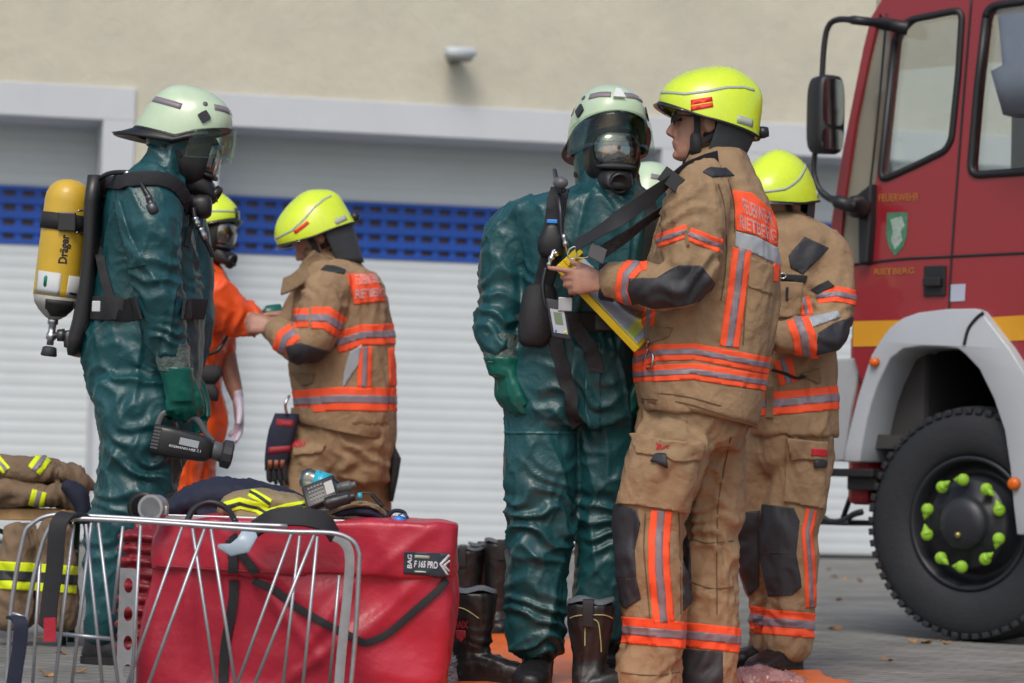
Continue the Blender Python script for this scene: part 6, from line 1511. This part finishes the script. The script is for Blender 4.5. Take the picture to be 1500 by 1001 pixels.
add_tube(bm, [V((x, y0, .30)), V((x - .36, y0, zt_ - .05))], .009, 8, sm=0); add_tube(bm, [V((x, y0 - .1, zt_ - .19)), V((x - .5, y0 - .1, zt_ - .19))], .005, 8, sm=0)
from_bm('leg', bm, gm_, bn_)
def heap(name, label, cat, d, lofts, m, seed, amp=.016, vox=.008, group=None, kind='cloth', scale=7.):
    o = remesh(name, [l if isinstance(l, list) and isinstance(l[0][0], Vector) else limb(d, l) for l in lofts], m, None, vox=vox, smooth=3, wr=wrinkle(kind, amp, scale, seed))
    tag(o, label, cat, group); return o, Surf(o)
jo, Sj = heap('folded_jacket', 'folded brown turnout coats with yellow stripes piled on the wooden bench', 'jacket', d,
    [[(-60, 690, 0, 22, .15), (0, 688, 0, 20, .15), (60, 690, 0, 17, .15), (100, 700, 0, 12, .12), (118, 708, -.02, 9, .1)], [(-60, 722, -.02, 21, .16), (20, 722, -.02, 20, .16), (80, 728, -.02, 15, .15), (104, 738, -.02, 9, .12)],
     [(96, 690, -.05, 14, .08), (114, 702, -.05, 15, .08), (118, 722, -.05, 9, .06)], [(80, 716, -.1, 12, .06), (100, 728, -.1, 12, .06), (110, 745, -.1, 9, .05)]], M['brown'], 51, .022)
YG = [M['yellowtape'], M['silver']]
stripe(Sj, [(66, 669), (50, 690)], 11, jo, mats=YG, tol=.08, inner=.3, offs=(.004, .006)); stripe(Sj, [(58, 720), (52, 742)], 11, jo, mats=YG, tol=.08, offs=(.004, .006)); stripe(Sj, [(-6, 672), (10, 690)], 7, jo, mats=YG, tol=.08)
cl, Sc = heap('dark_cloth', 'dark navy cloth tucked into the coats at the end of the bench', 'cloth', d, [[(98, 712, -.15, 8, .05), (114, 724, -.16, 13, .05), (122, 745, -.16, 10, .05), (130, 770, -.16, 8, .04), (128, 800, -.15, 6, .04)]], M['navy'], 52, .01)
tr2, Stt = heap('hanging_trousers', 'brown turnout trousers with yellow bands hanging down below the wooden bench', 'trousers', d - .2,
    [[(30, 775, 0, 22, .06), (26, 830, 0, 26, .07), (22, 885, 0, 30, .08), (20, 908, 0, 30, .08)], [(82, 775, 0, 24, .06), (84, 830, 0, 26, .07), (84, 890, 0, 28, .08), (82, 912, 0, 27, .08)]], M['brown'], 53, .018)
stripe(Stt, [(-10, 842), (60, 846), (112, 850)], 20, tr2, mats=[M['yellowtape'], M['pad']], tol=.1, inner=.38, offs=(.004, .006))

# ---- red bag
d = 8.45
bagd = empty('red_bag', V((P(440, 900, d).x, P(440, 900, d).y, 0)), 'large glossy red tarpaulin bag with black straps and a dark label, behind the wire rack', 'bag')
zb_ = P(500, 768, d - .2).z
def bring(y, xl, xr, k=0., dep=.25):
    a = P(xl, y, d - .22); b = P(xr, y, d - .22); c = (a + b) / 2; z = max(c.z, .0)
    return (V((c.x, c.y + .22, z)), V(((b.x - a.x) / 2 + k, 0, 0)), V((0, dep + k, 0)), 14.)
rows = [bring(770, 233, 663), bring(800, 228, 661), bring(850, 222, 656, .004), bring(900, 214, 652, .008), bring(960, 204, 648, .008), bring(1010, 196, 645)]
a = rows[-1]; rows.append((V((a[0].x, a[0].y, .004)), a[1], a[2], 9.))
def bagw(co, no):
    q = co * 3.2; w_ = noise.noise_vector(q * .7)
    v = noise.noise(V((q.x * 1.2 + q.z * 1.4, q.y, q.z * .5 - q.x * .4)) + w_ * .6) * .026 + (1 - 2.2 * abs(noise.noise(q * 1.7 + w_))) * .010
    for (x0, x1, sl, am) in BF:
        dd = (co.x - x0) * math.cos(sl) + (co.z - x1) * math.sin(sl); al = -(co.x - x0) * math.sin(sl) + (co.z - x1) * math.cos(sl)
        v += am * math.exp(-(dd / .018) ** 2) * math.exp(-(al / .16) ** 2)
    return v * (1 if no.y < .5 else .3) * min(1, (co.z) / .05)
def bx(px, py): q = P(px, py, d - .2); return q.x, q.z
BF = [(*bx(500, 880), -.6, .016), (*bx(560, 900), -.8, .014), (*bx(420, 900), .7, .016), (*bx(340, 880), .2, .012), (*bx(600, 800), -.9, .010), (*bx(470, 960), -.9, .016), (*bx(280, 880), .1, .012), (*bx(380, 820), .9, .012)]
body_ = remesh('bag_body', [rows], M['bag'], bagd, vox=.010, smooth=2, wr=bagw)
fr_ = [(r[0], r[1] + V((.014, 0, 0)), r[2] + V((0, .022, 0)), 14.) for r in (rows[0], bring(800, 228, 661), bring(840, 226, 658))]
fr_[0] = (fr_[0][0] + V((0, 0, .012)), fr_[0][1], fr_[0][2], 9.)
def flapw(co, no): return bagw(co, no) * .75 + .004 * math.sin(co.x * 14)
fl_ = remesh('bag_flap', [fr_], M['bag'], bagd, vox=.009, smooth=2, wr=flapw)
Sb_ = Surf(body_); Sf_ = Surf(fl_)
surf_strap(Sf_, 'flap_seam_shadow', [(230, 829), (300, 833), (380, 838), (460, 842), (540, 846), (600, 850), (650, 855)], .0025, .002, M['bagdark'], fl_, .003)  # dark strip: the flap's seam line, with the shadow beneath its edge painted in
lab = patch(Sf_, 'label', [(592, 808), (658, 811), (656, 846), (591, 840)], mat('label_dark', (.025, .04, .055), .45), .004, fl_, tol=.08)
project_text(Sf_, 'F 165 PRO', [(606, 831), (640, 833.5), (641, 822.5), (607, 821)], M['whitetext'], off=.007, parent=fl_, bold=.03)
project_text(Sf_, 'BAG', [(603, 833), (603, 812), (596, 811), (596, 832)], M['whitetext'], off=.007, parent=fl_, bold=.03)
for q in ([(607, 813), (629, 814.5), (629, 819), (607, 817.5)], [(607, 836), (624, 837), (624, 839), (607, 838)]): patch(Sf_, 'label_line', q, M['helmline'], .006, fl_, tol=.08)
for q in ([(643, 826), (656, 812), (658, 814), (646, 828)], [(643, 827), (646, 826), (656, 842), (653, 842)], [(648, 828), (657, 820), (658, 822), (650, 830)], [(648, 829), (651, 828), (657, 836), (656, 838)]): patch(Sf_, 'label_chevron', q, M['whitetext'], .006, fl_, tol=.08)
surf_strap(Sb_, 'strap', [(372, 850), (410, 870), (440, 892), (480, 916), (520, 936), (540, 940), (570, 926), (610, 892), (640, 866), (652, 850)], .011, .0025, M['black'], bagd, .008)
surf_strap(Sf_, 'strap', [(340, 785), (356, 812), (376, 838)], .013, .0025, M['black'], bagd, .010)
surf_strap(Sb_, 'strap', [(342, 850), (340, 900), (330, 950), (327, 1012)], .014, .0025, M['black'], bagd, .008)
surf_strap(Sf_, 'strap', [(338, 790), (342, 815), (342, 838)], .014, .0025, M['black'], bagd, .010)
# dark folded tarpaulin beside the bag
fo, _s = heap('folded_tarpaulin', 'dark red tarpaulin folded in pleats at the left end of the red bag', 'tarpaulin', d,
    [[(206, 785 + 18 * k, -.05 + .02 * (k % 2), 9.5, .09), (224, 786 + 18 * k, -.08, 9, .09), (232, 790 + 18 * k, -.02, 7, .07)] for k in range(11)] + [[(196 + (k % 3) * 3, 785 + 18 * k, -.05, 7, .07), (210, 788 + 18 * k, -.06, 7, .07)] for k in range(11)], M['bagdark'], 55, .010, .007)
# ---- wire rack
d0 = 7.92; d1 = 8.02
rk = empty('wire_rack', V((P(300, 900, d0).x, P(300, 900, d0).y, 0)), 'aluminium tube rack with slanting rods standing in front of the red bag', 'rack')
def rod(name, pts, dd, r=.0058, sm=6): return tube_part(name, [P(x, y, dd) for x, y in pts], r, M['alu'], rk, n=10, sm=sm)
yb = 1062
rod('frame', [(8, yb), (16, 898), (34, 791), (47, 768), (76, 755), (130, 756), (300, 766), (421, 771), (560, 775)][:8], d1, .0066)
rod('frame', [(22, yb), (40, 900), (58, 813), (72, 775), (87, 764), (115, 760), (220, 765), (330, 773), (421, 779), (469, 780), (497, 783), (517, 793), (525, 808), (526, 830), (520, 940), (508, yb)], d0, .0068)
for dd, L in ((d0, [((300, 775), (196, yb)), ((309, 775), (354, yb)), ((460, 784), (354, 1050)), ((465, 786), (438, yb)), ((144, 766), (180, yb)), ((108, 768), (73, yb)), ((206, 770), (190, yb))]),
              (d1, [((267, 772), (166, yb)), ((282, 774), (325, yb)), ((427, 782), (326, yb)), ((439, 785), (408, yb)), ((126, 768), (156, yb)), ((134, 765), (98, yb)), ((180, 771), (166, 900)), ((60, 800), (44, yb))])):
    for a_, b_ in L: rod('rod', [a_, b_], dd, .0050, sm=0)
rod('rod', [(90, 929), (162, 936)], d1, .006, 0); rod('rod', [(16, 898), (42, 906)], d1, .0055, 0)
strap_part('flat_bar', [P(490, 786, d1), P(504, 795, d1), P(512, 815, d1), P(510, 860, d1), P(500, 960, d1), P(492, yb, d1)], .014, .0022, V((1, 0, 0)), M['alu'], rk)
rod('rod', [(497, 843), (483, 1000)], d1, .005, 0)
# top tray bar at the far side + feet
bm = bmesh.new(); a = P(236, 757, 8.3); b = P(590, 768, 8.3); add_box(bm, (a + b) / 2, (b - a) / 2, V((0, .02, 0)), V((0, 0, .0075)), bev=.002); from_bm('side_bar', bm, M['alu'], rk, smooth=False)
# perforated plate
a = P(176, 832, 8.12); b = P(170, 1010, 8.12)
def pf(x, y): return P(x, y, 8.12)
lo = [(176, 832), (203, 834), (198, 1040), (168, 1040)]
holes = [[(188 - k * .4 + 6.5 * math.cos(t), 858 + k * 42 + 11 * math.sin(t)) for t in [2 * PI * i / 14 for i in range(14)]] for k in range(4)]
outline_panel('perforated_plate', [lo] + holes, pf, V((0, -1, 0)), .006, M['alu'], rk)
bm = bmesh.new(); c = P(222, 744, 8.15); add_rev(bm, c + V((-.0, -.03, 0)), V((.25, 1, 0)), [(0, .030), (.0, .038), (.05, .038), (.05, .030), (.0, .030)], 28); add_box(bm, P(236, 748, 8.15), V((.02, 0, 0)), V((0, .02, 0)), V((0, 0, .014)), bev=.003); from_bm('wheel_bracket', bm, M['alu'], rk, angle=30)
bm = bmesh.new(); add_rev(bm, c + V((-.024, -.022, 0)), V((.25, 1, 0)), [(0, .034), (.0, .046), (.04, .046), (.04, .034), (0, .034)], 28); from_bm('roller', bm, M['rubber'], rk)
# straps over the rack
def loose(name, label, pts, w, th, wd, m, dlist=None):
    bm = bmesh.new(); add_strap(bm, pts, w, th, wd); o = from_bm(name, bm, m, None, angle=40); tag(o, label, 'strap'); return o
loose('strap', 'wide black strap looped over the left end of the wire rack', [P(128, 764, 7.98), P(112, 755, 7.93), P(94, 757, 7.90), P(84, 775, 7.88), P(80, 830, 7.88), P(73, 880, 7.88), P(70, 915, 7.88)], .024, .006, V((1, .1, 0)), M['black'])
rt = loose('strap_end', 'red pointed end of the black strap hanging inside the wire rack', [P(73, 905, 7.87), P(73, 925, 7.87), P(73, 940, 7.87)], .017, .004, V((1, .1, 0)), M['bag'])
loose('belt', 'dark belt hanging at the far left corner of the wire rack', [P(18, 904, 7.9), P(30, 912, 7.86), P(28, 950, 7.86), P(20, 1000, 7.86), P(15, 1055, 7.86)], .020, .005, V((1, .1, 0)), M['navy'])
loose('black_band', 'black band bulging over the middle of the wire rack', [P(372, 776, 8.08), P(400, 760, 8.06), P(440, 757, 8.06), P(475, 766, 8.08), P(490, 785, 8.1)], .030, .006, V((0, .5, 1)), M['black'])
tube_part('cable', [P(272, 768, 8.1), P(285, 745, 8.14), P(308, 736, 8.16), P(332, 745, 8.14), P(345, 765, 8.08)], .009, M['rubber'], None); o = bpy.data.objects['cable']; tag(o, 'black cable arching over the red bag near the aluminium bracket', 'cable')
bm = bmesh.new(); cc = [P(320, 800, 8.0), P(338, 806, 7.99), P(356, 799, 7.98), P(366, 782, 8.0), P(368, 774, 8.02)]
add_loft(bm, [(c, f[1] * w, f[2] * .004) for c, f, w in zip(cc, frames(cc), (.006, .018, .026, .024, .010))], 14); o = from_bm('plastic_clip', bm, mat('pale_blue_plastic', (.40, .50, .60), .3), None); tag(o, 'pale blue curved plastic clip hanging from the wire rack', 'clip')
# ---- clothes and small gear on the bag
nv, Sn = heap('navy_jacket', 'dark navy jacket bunched up on the red bag', 'jacket', 8.75,
    [[(250, 748, 0, 12, .10), (275, 738, 0, 20, .14), (310, 730, 0, 26, .16), (350, 728, 0, 26, .16), (400, 735, 0, 22, .15), (440, 745, 0, 16, .13)], [(300, 755, 0, 20, .16), (420, 758, 0, 18, .16), (520, 762, 0, 12, .14), (560, 762, 0, 10, .12)]], M['navy'], 61, .016)
kh, Sk = heap('khaki_jacket', 'khaki turnout coat with yellow striping lying on the navy jacket', 'jacket', 8.5,
    [[(328, 752, 0, 9, .08), (345, 738, 0, 16, .12), (385, 734, 0, 18, .13), (425, 738, 0, 15, .12), (455, 746, 0, 9, .10)], [(350, 756, 0, 12, .14), (430, 756, 0, 11, .14), (500, 757, -.03, 9, .13), (545, 757, 0, 6, .12)]], M['khaki'], 62, .010)
stripe(Sk, [(330, 744), (352, 738), (378, 744), (390, 753)], 8, kh, mats=[M['yellowtape'], M['pad']], tol=.1, inner=.3, offs=(.004, .006)); stripe(Sk, [(366, 722), (396, 738)], 6, kh, mats=[M['yellowtape'], M['pad']], tol=.1, inner=.3, offs=(.004, .006))
stripe(Sk, [(392, 752), (420, 744), (446, 741)], 6, kh, mats=[M['yellowtape'], M['pad']], tol=.1, inner=.3, offs=(.004, .006))
ns, _s = heap('navy_sleeve', 'navy sleeve lying flat at the right end of the clothes on the bag', 'jacket', 8.42, [[(478, 762, 0, 5, .06), (505, 751, 0, 9, .08), (535, 749, 0, 11, .09), (560, 757, 0, 8, .08), (572, 764, 0, 4, .06)]], M['navy'], 63, .006)
kp, _s = heap('khaki_hem', 'khaki coat hem folded over the navy sleeve on the bag', 'jacket', 8.40, [[(470, 757, 0, 3, .05), (500, 746, 0, 4, .07), (530, 739, 0, 4, .08), (556, 746, 0, 3.5, .07), (566, 757, 0, 3, .05)]], M['khaki'], 64, .003)
# bottle
bt = empty('water_bottle', P(462, 705, 8.5), 'crumpled clear plastic bottle with cyan label lying on the clothes', 'bottle')
a = P(441, 699, 8.5); b = P(488, 713, 8.5); ax = (b - a)
bm = bmesh.new(); L = ax.length; rr = [(0, .018), (.008, .029), (.02, .033), (.035, .028), (.05, .034), (.07, .032), (.095, .034), (L, .028), (L + .02, .014), (L + .035, .012)]; add_rev(bm, a, ax, rr, 18)
for v in bm.verts: v.co += noise.noise_vector(v.co * 40) * .004
bo = from_bm('bottle_body', bm, G_bottle, bt)
bm = bmesh.new(); add_rev(bm, a + ax.normalized() * .038, ax, [(0, .0345), (.05, .0345)], 24); from_bm('bottle_label', bm, M['cyan'], bo)
# radio
rd = empty('radio', P(470, 725, 8.35), 'black handheld radio with keypad leaning on the clothes', 'radio')
ux = (P(492, 714, 8.35) - P(447, 732, 8.33)); ux *= .5; uz = (P(465, 706, 8.36) - P(474, 738, 8.32)) * .5; uy = ux.cross(uz).normalized()
if uy.y > 0: uy = -uy
c = P(469, 724, 8.34)
bm = bmesh.new(); add_box(bm, c, ux, uz, uy * .016, bev=.005); rb = from_bm('radio_body', bm, M['plastic'], rd)
bm = bmesh.new()
for i in range(5):
    for j in range(4): add_box(bm, c + uy * .017 + ux * (-.62 + i * .20) + uz * (.55 - j * .34), ux * .06, uz * .09, uy * .0015)
k_ = from_bm('keypad', bm, M['grey'], rb, smooth=False)
bm = bmesh.new(); add_box(bm, c + uy * .017 + ux * .62, ux * .26, uz * .55, uy * .001); from_bm('radio_screen', bm, mat('screen_dark', (.03, .04, .05), .1), rb, smooth=False)
mc_ = empty('radio_microphone', P(505, 735, 8.3), 'black radio microphone with coiled cord lying right of the keypad radio', 'microphone')
bm = bmesh.new(); add_tube(bm, [P(476, 740, 8.3), P(484, 737, 8.3), P(505, 731, 8.3), P(520, 727, 8.3)], [.014, .020, .018, .012], 12, up=V((0, 1, 0))); from_bm('microphone_body', bm, M['plastic'], mc_)
bm = bmesh.new(); add_tube(bm, [P(495, 716, 8.42), P(508, 713, 8.42), P(521, 710, 8.42)], [.014, .016, .010], 10); from_bm('microphone_clip', bm, M['grey'], mc_)
bm = bmesh.new(); add_tube(bm, [P(524, 727, 8.32), P(530, 727, 8.32)], [.010, .010], 10, sm=0); from_bm('cord_plug', bm, M['cyan'], mc_)
hx = [P(545 + i * .25 + 3.2 * math.cos(i * .9), 725 + i * .28, 8.33 + .008 * math.sin(i * .9)) for i in range(60)]
tube_part('cord', [P(520, 723, 8.33), P(535, 722, 8.33), P(543, 723, 8.33)] + hx + [P(572, 752, 8.33)], .0022, M['plastic'], mc_, n=6, sm=2)
gg = empty('goggles', P(580, 756, 8.3), 'blue and clear safety goggles lying at the right corner of the bag', 'goggles')
bm = bmesh.new(); add_tube(bm, [P(570, 757, 8.3), P(576, 749, 8.3), P(590, 750, 8.3), P(598, 760, 8.3)], [.004, .006, .006, .004], 8); from_bm('goggles_strap', bm, M['navy'], gg)
bm = bmesh.new(); add_loft(bm, [(P(575, 760, 8.27), V((.006, 0, .004)), V((0, .02, 0)), 3), (P(585, 762, 8.26), V((0, 0, .014)), V((0, .03, 0)), 3), (P(596, 764, 8.27), V((0, 0, .010)), V((0, .02, 0)), 3)], 14); from_bm('goggles_frame', bm, M['blue'], gg)
bm = bmesh.new(); add_ball(bm, P(590, 756, 8.25), .014, .012, .008); from_bm('goggles_lens', bm, G_bottle, gg)

# ---- boots standing about
def tall_boot(name, label, px, ptop, dd, face, s=1., logo=False, group=None):
    g = ground(px, 693 + 2792 / dd); g = V((P(px, 950, dd).x, P(px, 950, dd).y, 0)); zt_ = P(px, ptop, dd).z
    r = empty(name, g, label, 'boot', group); f = V((face[0], face[1], 0)).normalized(); sd_ = V((-f.y, f.x, 0)); u = V((0, 0, 1))
    L = [[(g + u * .03 - f * .02, sd_ * .045 * s, f * .058 * s, 2.4), (g + u * .10, sd_ * .044 * s, f * .056 * s, 2.4), (g + u * .14, sd_ * .050 * s, f * .062 * s, 2.3), (g + u * (zt_ * .75), sd_ * .062 * s, f * .070 * s, 2.3), (g + u * zt_, sd_ * .066 * s, f * .073 * s, 2.3)],
         [(g + u * .012 - f * .065 * s, sd_ * .030 * s, u * .010, 3), (g + u * .04 - f * .06 * s, sd_ * .040 * s, u * .038, 3), (g + u * .055, sd_ * .047 * s, u * .054, 3), (g + u * .052 + f * .07 * s, sd_ * .048 * s, u * .050, 3), (g + u * .042 + f * .13 * s, sd_ * .053 * s, u * .040, 2.8), (g + u * .034 + f * .18 * s, sd_ * .050 * s, u * .032, 2.6), (g + u * .030 + f * .215 * s, sd_ * .032 * s, u * .022, 2.4)]]
    b = remesh('boot_shaft', L, M['leather'], r, vox=.008, smooth=2, wr=wrinkle('cloth', .005, 12, px * .01, [bunch(g + u * .12 + f * .05, (0, 0, 1), .07, .035, .005)]))
    bm = bmesh.new(); rr = [(g + u * (zt_ + .004) + V((0, 0, .0)), sd_ * .067 * s, f * .074 * s, 2.3), (g + u * (zt_ + .016), sd_ * .064 * s, f * .072 * s, 2.3), (g + u * (zt_ + .012), sd_ * .052 * s, f * .060 * s, 2.3), (g + u * (zt_ - .02), sd_ * .048 * s, f * .055 * s, 2.3)]
    add_loft(bm, rr, 30, cap=False)
    vs = [bm.verts.new(g + u * (zt_ + .0015) + sd_ * .06 * s * math.cos(t) + f * .068 * s * math.sin(t)) for t in [2 * PI * i / 24 for i in range(24)]]; bm.faces.new(vs)
    for v in bm.verts: v.co.z += .006 * math.sin(v.co.x * 60) if v.co.z > zt_ else 0
    from_bm('lining', bm, mat('boot_lining', (.10, .12, .14), .8, var=.3, vscale=60, bump=('noise', 80, .5, .005)), b)
    bm = bmesh.new()
    so_ = [(-.072, .030), (-.05, .040), (.0, .045), (.07, .048), (.13, .055), (.18, .052), (.21, .036), (.225, .016)]
    ring = [(g + f * x * s + sd_ * w * s) for x, w in so_] + [(g + f * x * s - sd_ * w * s) for x, w in reversed(so_)]
    lo = [bm.verts.new(p + u * .002) for p in ring]; hi = [bm.verts.new(p + u * .03) for p in ring]; bm.faces.new(lo); bm.faces.new(hi)
    for i in range(len(lo)): bm.faces.new((lo[i], lo[(i + 1) % len(lo)], hi[(i + 1) % len(lo)], hi[i]))
    from_bm('sole', bm, M['rubber'], b, smooth=False)
    bm = bmesh.new(); add_strap(bm, [g + u * (zt_ - .07) - f * .078 * s, g + u * (zt_ - .02) - f * .084 * s, g + u * (zt_ + .012) - f * .078 * s, g + u * (zt_ + .012) - f * .05 * s], .017, .003, sd_); from_bm('pull_loop', bm, M['black'], b)
    return r, b, Surf(b)
r1, b1, S1 = tall_boot('firefighting_boot', 'black leather boot with red print standing beside the red bag', 690, 868, 9.0, (1, -.25), 1.05)
project_text(S1, 'HAIX', [(665, 920), (686, 921), (686, 910), (665, 909)], mat('print_red', (.28, .02, .03), .6), off=.002, parent=b1, bold=.03)
patch(S1, 'crest', [(668, 923), (682, 924), (682, 934), (675, 941), (668, 934)], MATS['print_red'], .002, b1)
surf_strap(S1, 'piping', [(660, 889), (680, 892), (702, 906)], .0018, .001, mat('piping', (.35, .36, .16), .5), b1, .003)
r2, b2, S2_ = tall_boot('firefighting_boot', 'tall black boot with yellow piping, back turned, standing nearest the camera', 864, 884, 8.76, (.12, 1), 1.12)
surf_strap(S2_, 'piping', [(836, 906), (845, 902), (862, 901), (884, 901), (896, 906)], .0018, .001, MATS['piping'], b2, .003)
surf_strap(S2_, 'piping', [(857, 946), (859, 912), (876, 912), (880, 955)], .0018, .001, MATS['piping'], b2, .003)
for k, (px_, yt) in enumerate(((682, 806), (704, 800), (728, 796), (745, 800))):
    tall_boot('firefighting_boot', 'black boot in the blurred row standing behind the leather boot with red print', px_, yt, 11.8 + .1 * (k % 2), (.3 - .2 * k, -1 if k % 2 else 1), .95, group='boots in the row by the shutters')
# ---- orange sheet, plastic
def gp(x, y): return ground(x, y)
ol = [gp(*p) for p in ((560, 934), (760, 933), (905, 940), (985, 972), (1100, 986), (1200, 989), (1262, 1012), (1262, 1060), (560, 1060))]
bm = bmesh.new(); x0 = min(p.x for p in ol); x1 = max(p.x for p in ol); y0_ = min(p.y for p in ol); y1_ = max(p.y for p in ol)
bmesh.ops.create_grid(bm, x_segments=120, y_segments=90, size=.5)
for v in bm.verts: v.co = V((x0 + (v.co.x + .5) * (x1 - x0), y0_ + (v.co.y + .5) * (y1_ - y0_), 0))
def inside(p):
    c = False; j = len(ol) - 1
    for i in range(len(ol)):
        a, b = ol[i], ol[j]
        if (a.y > p.y) != (b.y > p.y) and p.x < (b.x - a.x) * (p.y - a.y) / (b.y - a.y) + a.x: c = not c
        j = i
    return c
bmesh.ops.delete(bm, geom=[f for f in bm.faces if not inside(f.calc_center_median())], context='FACES')
for v in bm.verts: v.co.z = .006 + .012 * max(0, 1 - 3 * abs(noise.noise(v.co * 2.2))) + .004 * noise.noise(v.co * 7)
o = from_bm('ground_sheet', bm, mat('sheet_orange', (.75, .15, .02), .45, var=.2, vscale=3, bump=('noise', 12, .4, .02)), None); tag(o, 'orange plastic sheet spread on the paving under the two central figures', 'sheet')
so2 = o.modifiers.new('t', 'SOLIDIFY'); so2.thickness = .003
pb, _s = heap('plastic_bag', 'crumpled pinkish clear plastic bag lying on the paving at the bottom right', 'bag', 9.35, [[(1066, 1000, 0, 9, .08), (1095, 996, 0, 14, .12), (1130, 994, 0, 15, .12), (1165, 1000, 0, 10, .10), (1185, 1006, 0, 6, .07)]], mat('pink_plastic', (.70, .45, .45), .15, trans=.6, bump=('crumple', 14, .4, .02), var=.2), 71, .022, .006, kind='pvc', scale=9)
wb, _s = heap('plastic_wrap', 'crumpled whitish plastic wrap squeezed between the red bag and boot', 'bag', 8.95, [[(650, 950, 0, 6, .04), (656, 975, 0, 11, .05), (655, 1002, 0, 12, .06)]], mat('white_plastic', (.45, .50, .58), .2, trans=.3, bump=('crumple', 18, .8, .03), var=.3), 72, .016, .006, kind='pvc', scale=18)
EXPO = 0.0
# ================================================================ LIGHT
w = bpy.data.worlds.new("World"); scn.world = w; w.use_nodes = True
nt = w.node_tree; bg = nt.nodes['Background']; sky = nt.nodes.new('ShaderNodeTexSky'); sky.sky_type = 'NISHITA'; sky.sun_disc = False
SE, SA = 50, 190   # elevation, compass azimuth the light comes from (from behind the camera, left)
sky.sun_elevation = R(SE); sky.sun_rotation = R(SA); sky.air_density = 1.2; sky.dust_density = 3.5; sky.ozone_density = .6
nt.links.new(sky.outputs[0], bg.inputs[0]); bg.inputs[1].default_value = .14
sd = bpy.data.lights.new('sun', 'SUN'); sd.energy = 1.2; sd.angle = R(22); sd.color = (1, .96, .9)
so = bpy.data.objects.new('sun', sd); COL.objects.link(so)
dv = V((math.sin(R(SA)) * math.cos(R(SE)), math.cos(R(SA)) * math.cos(R(SE)), math.sin(R(SE))))
so.rotation_euler = dv.to_track_quat('Z', 'Y').to_euler()
scn.view_settings.view_transform = 'Standard'; scn.view_settings.look = 'None'; scn.view_settings.gamma = 1
scn.view_settings.exposure = EXPO
scn.cycles.max_bounces = 8; scn.cycles.transparent_max_bounces = 16
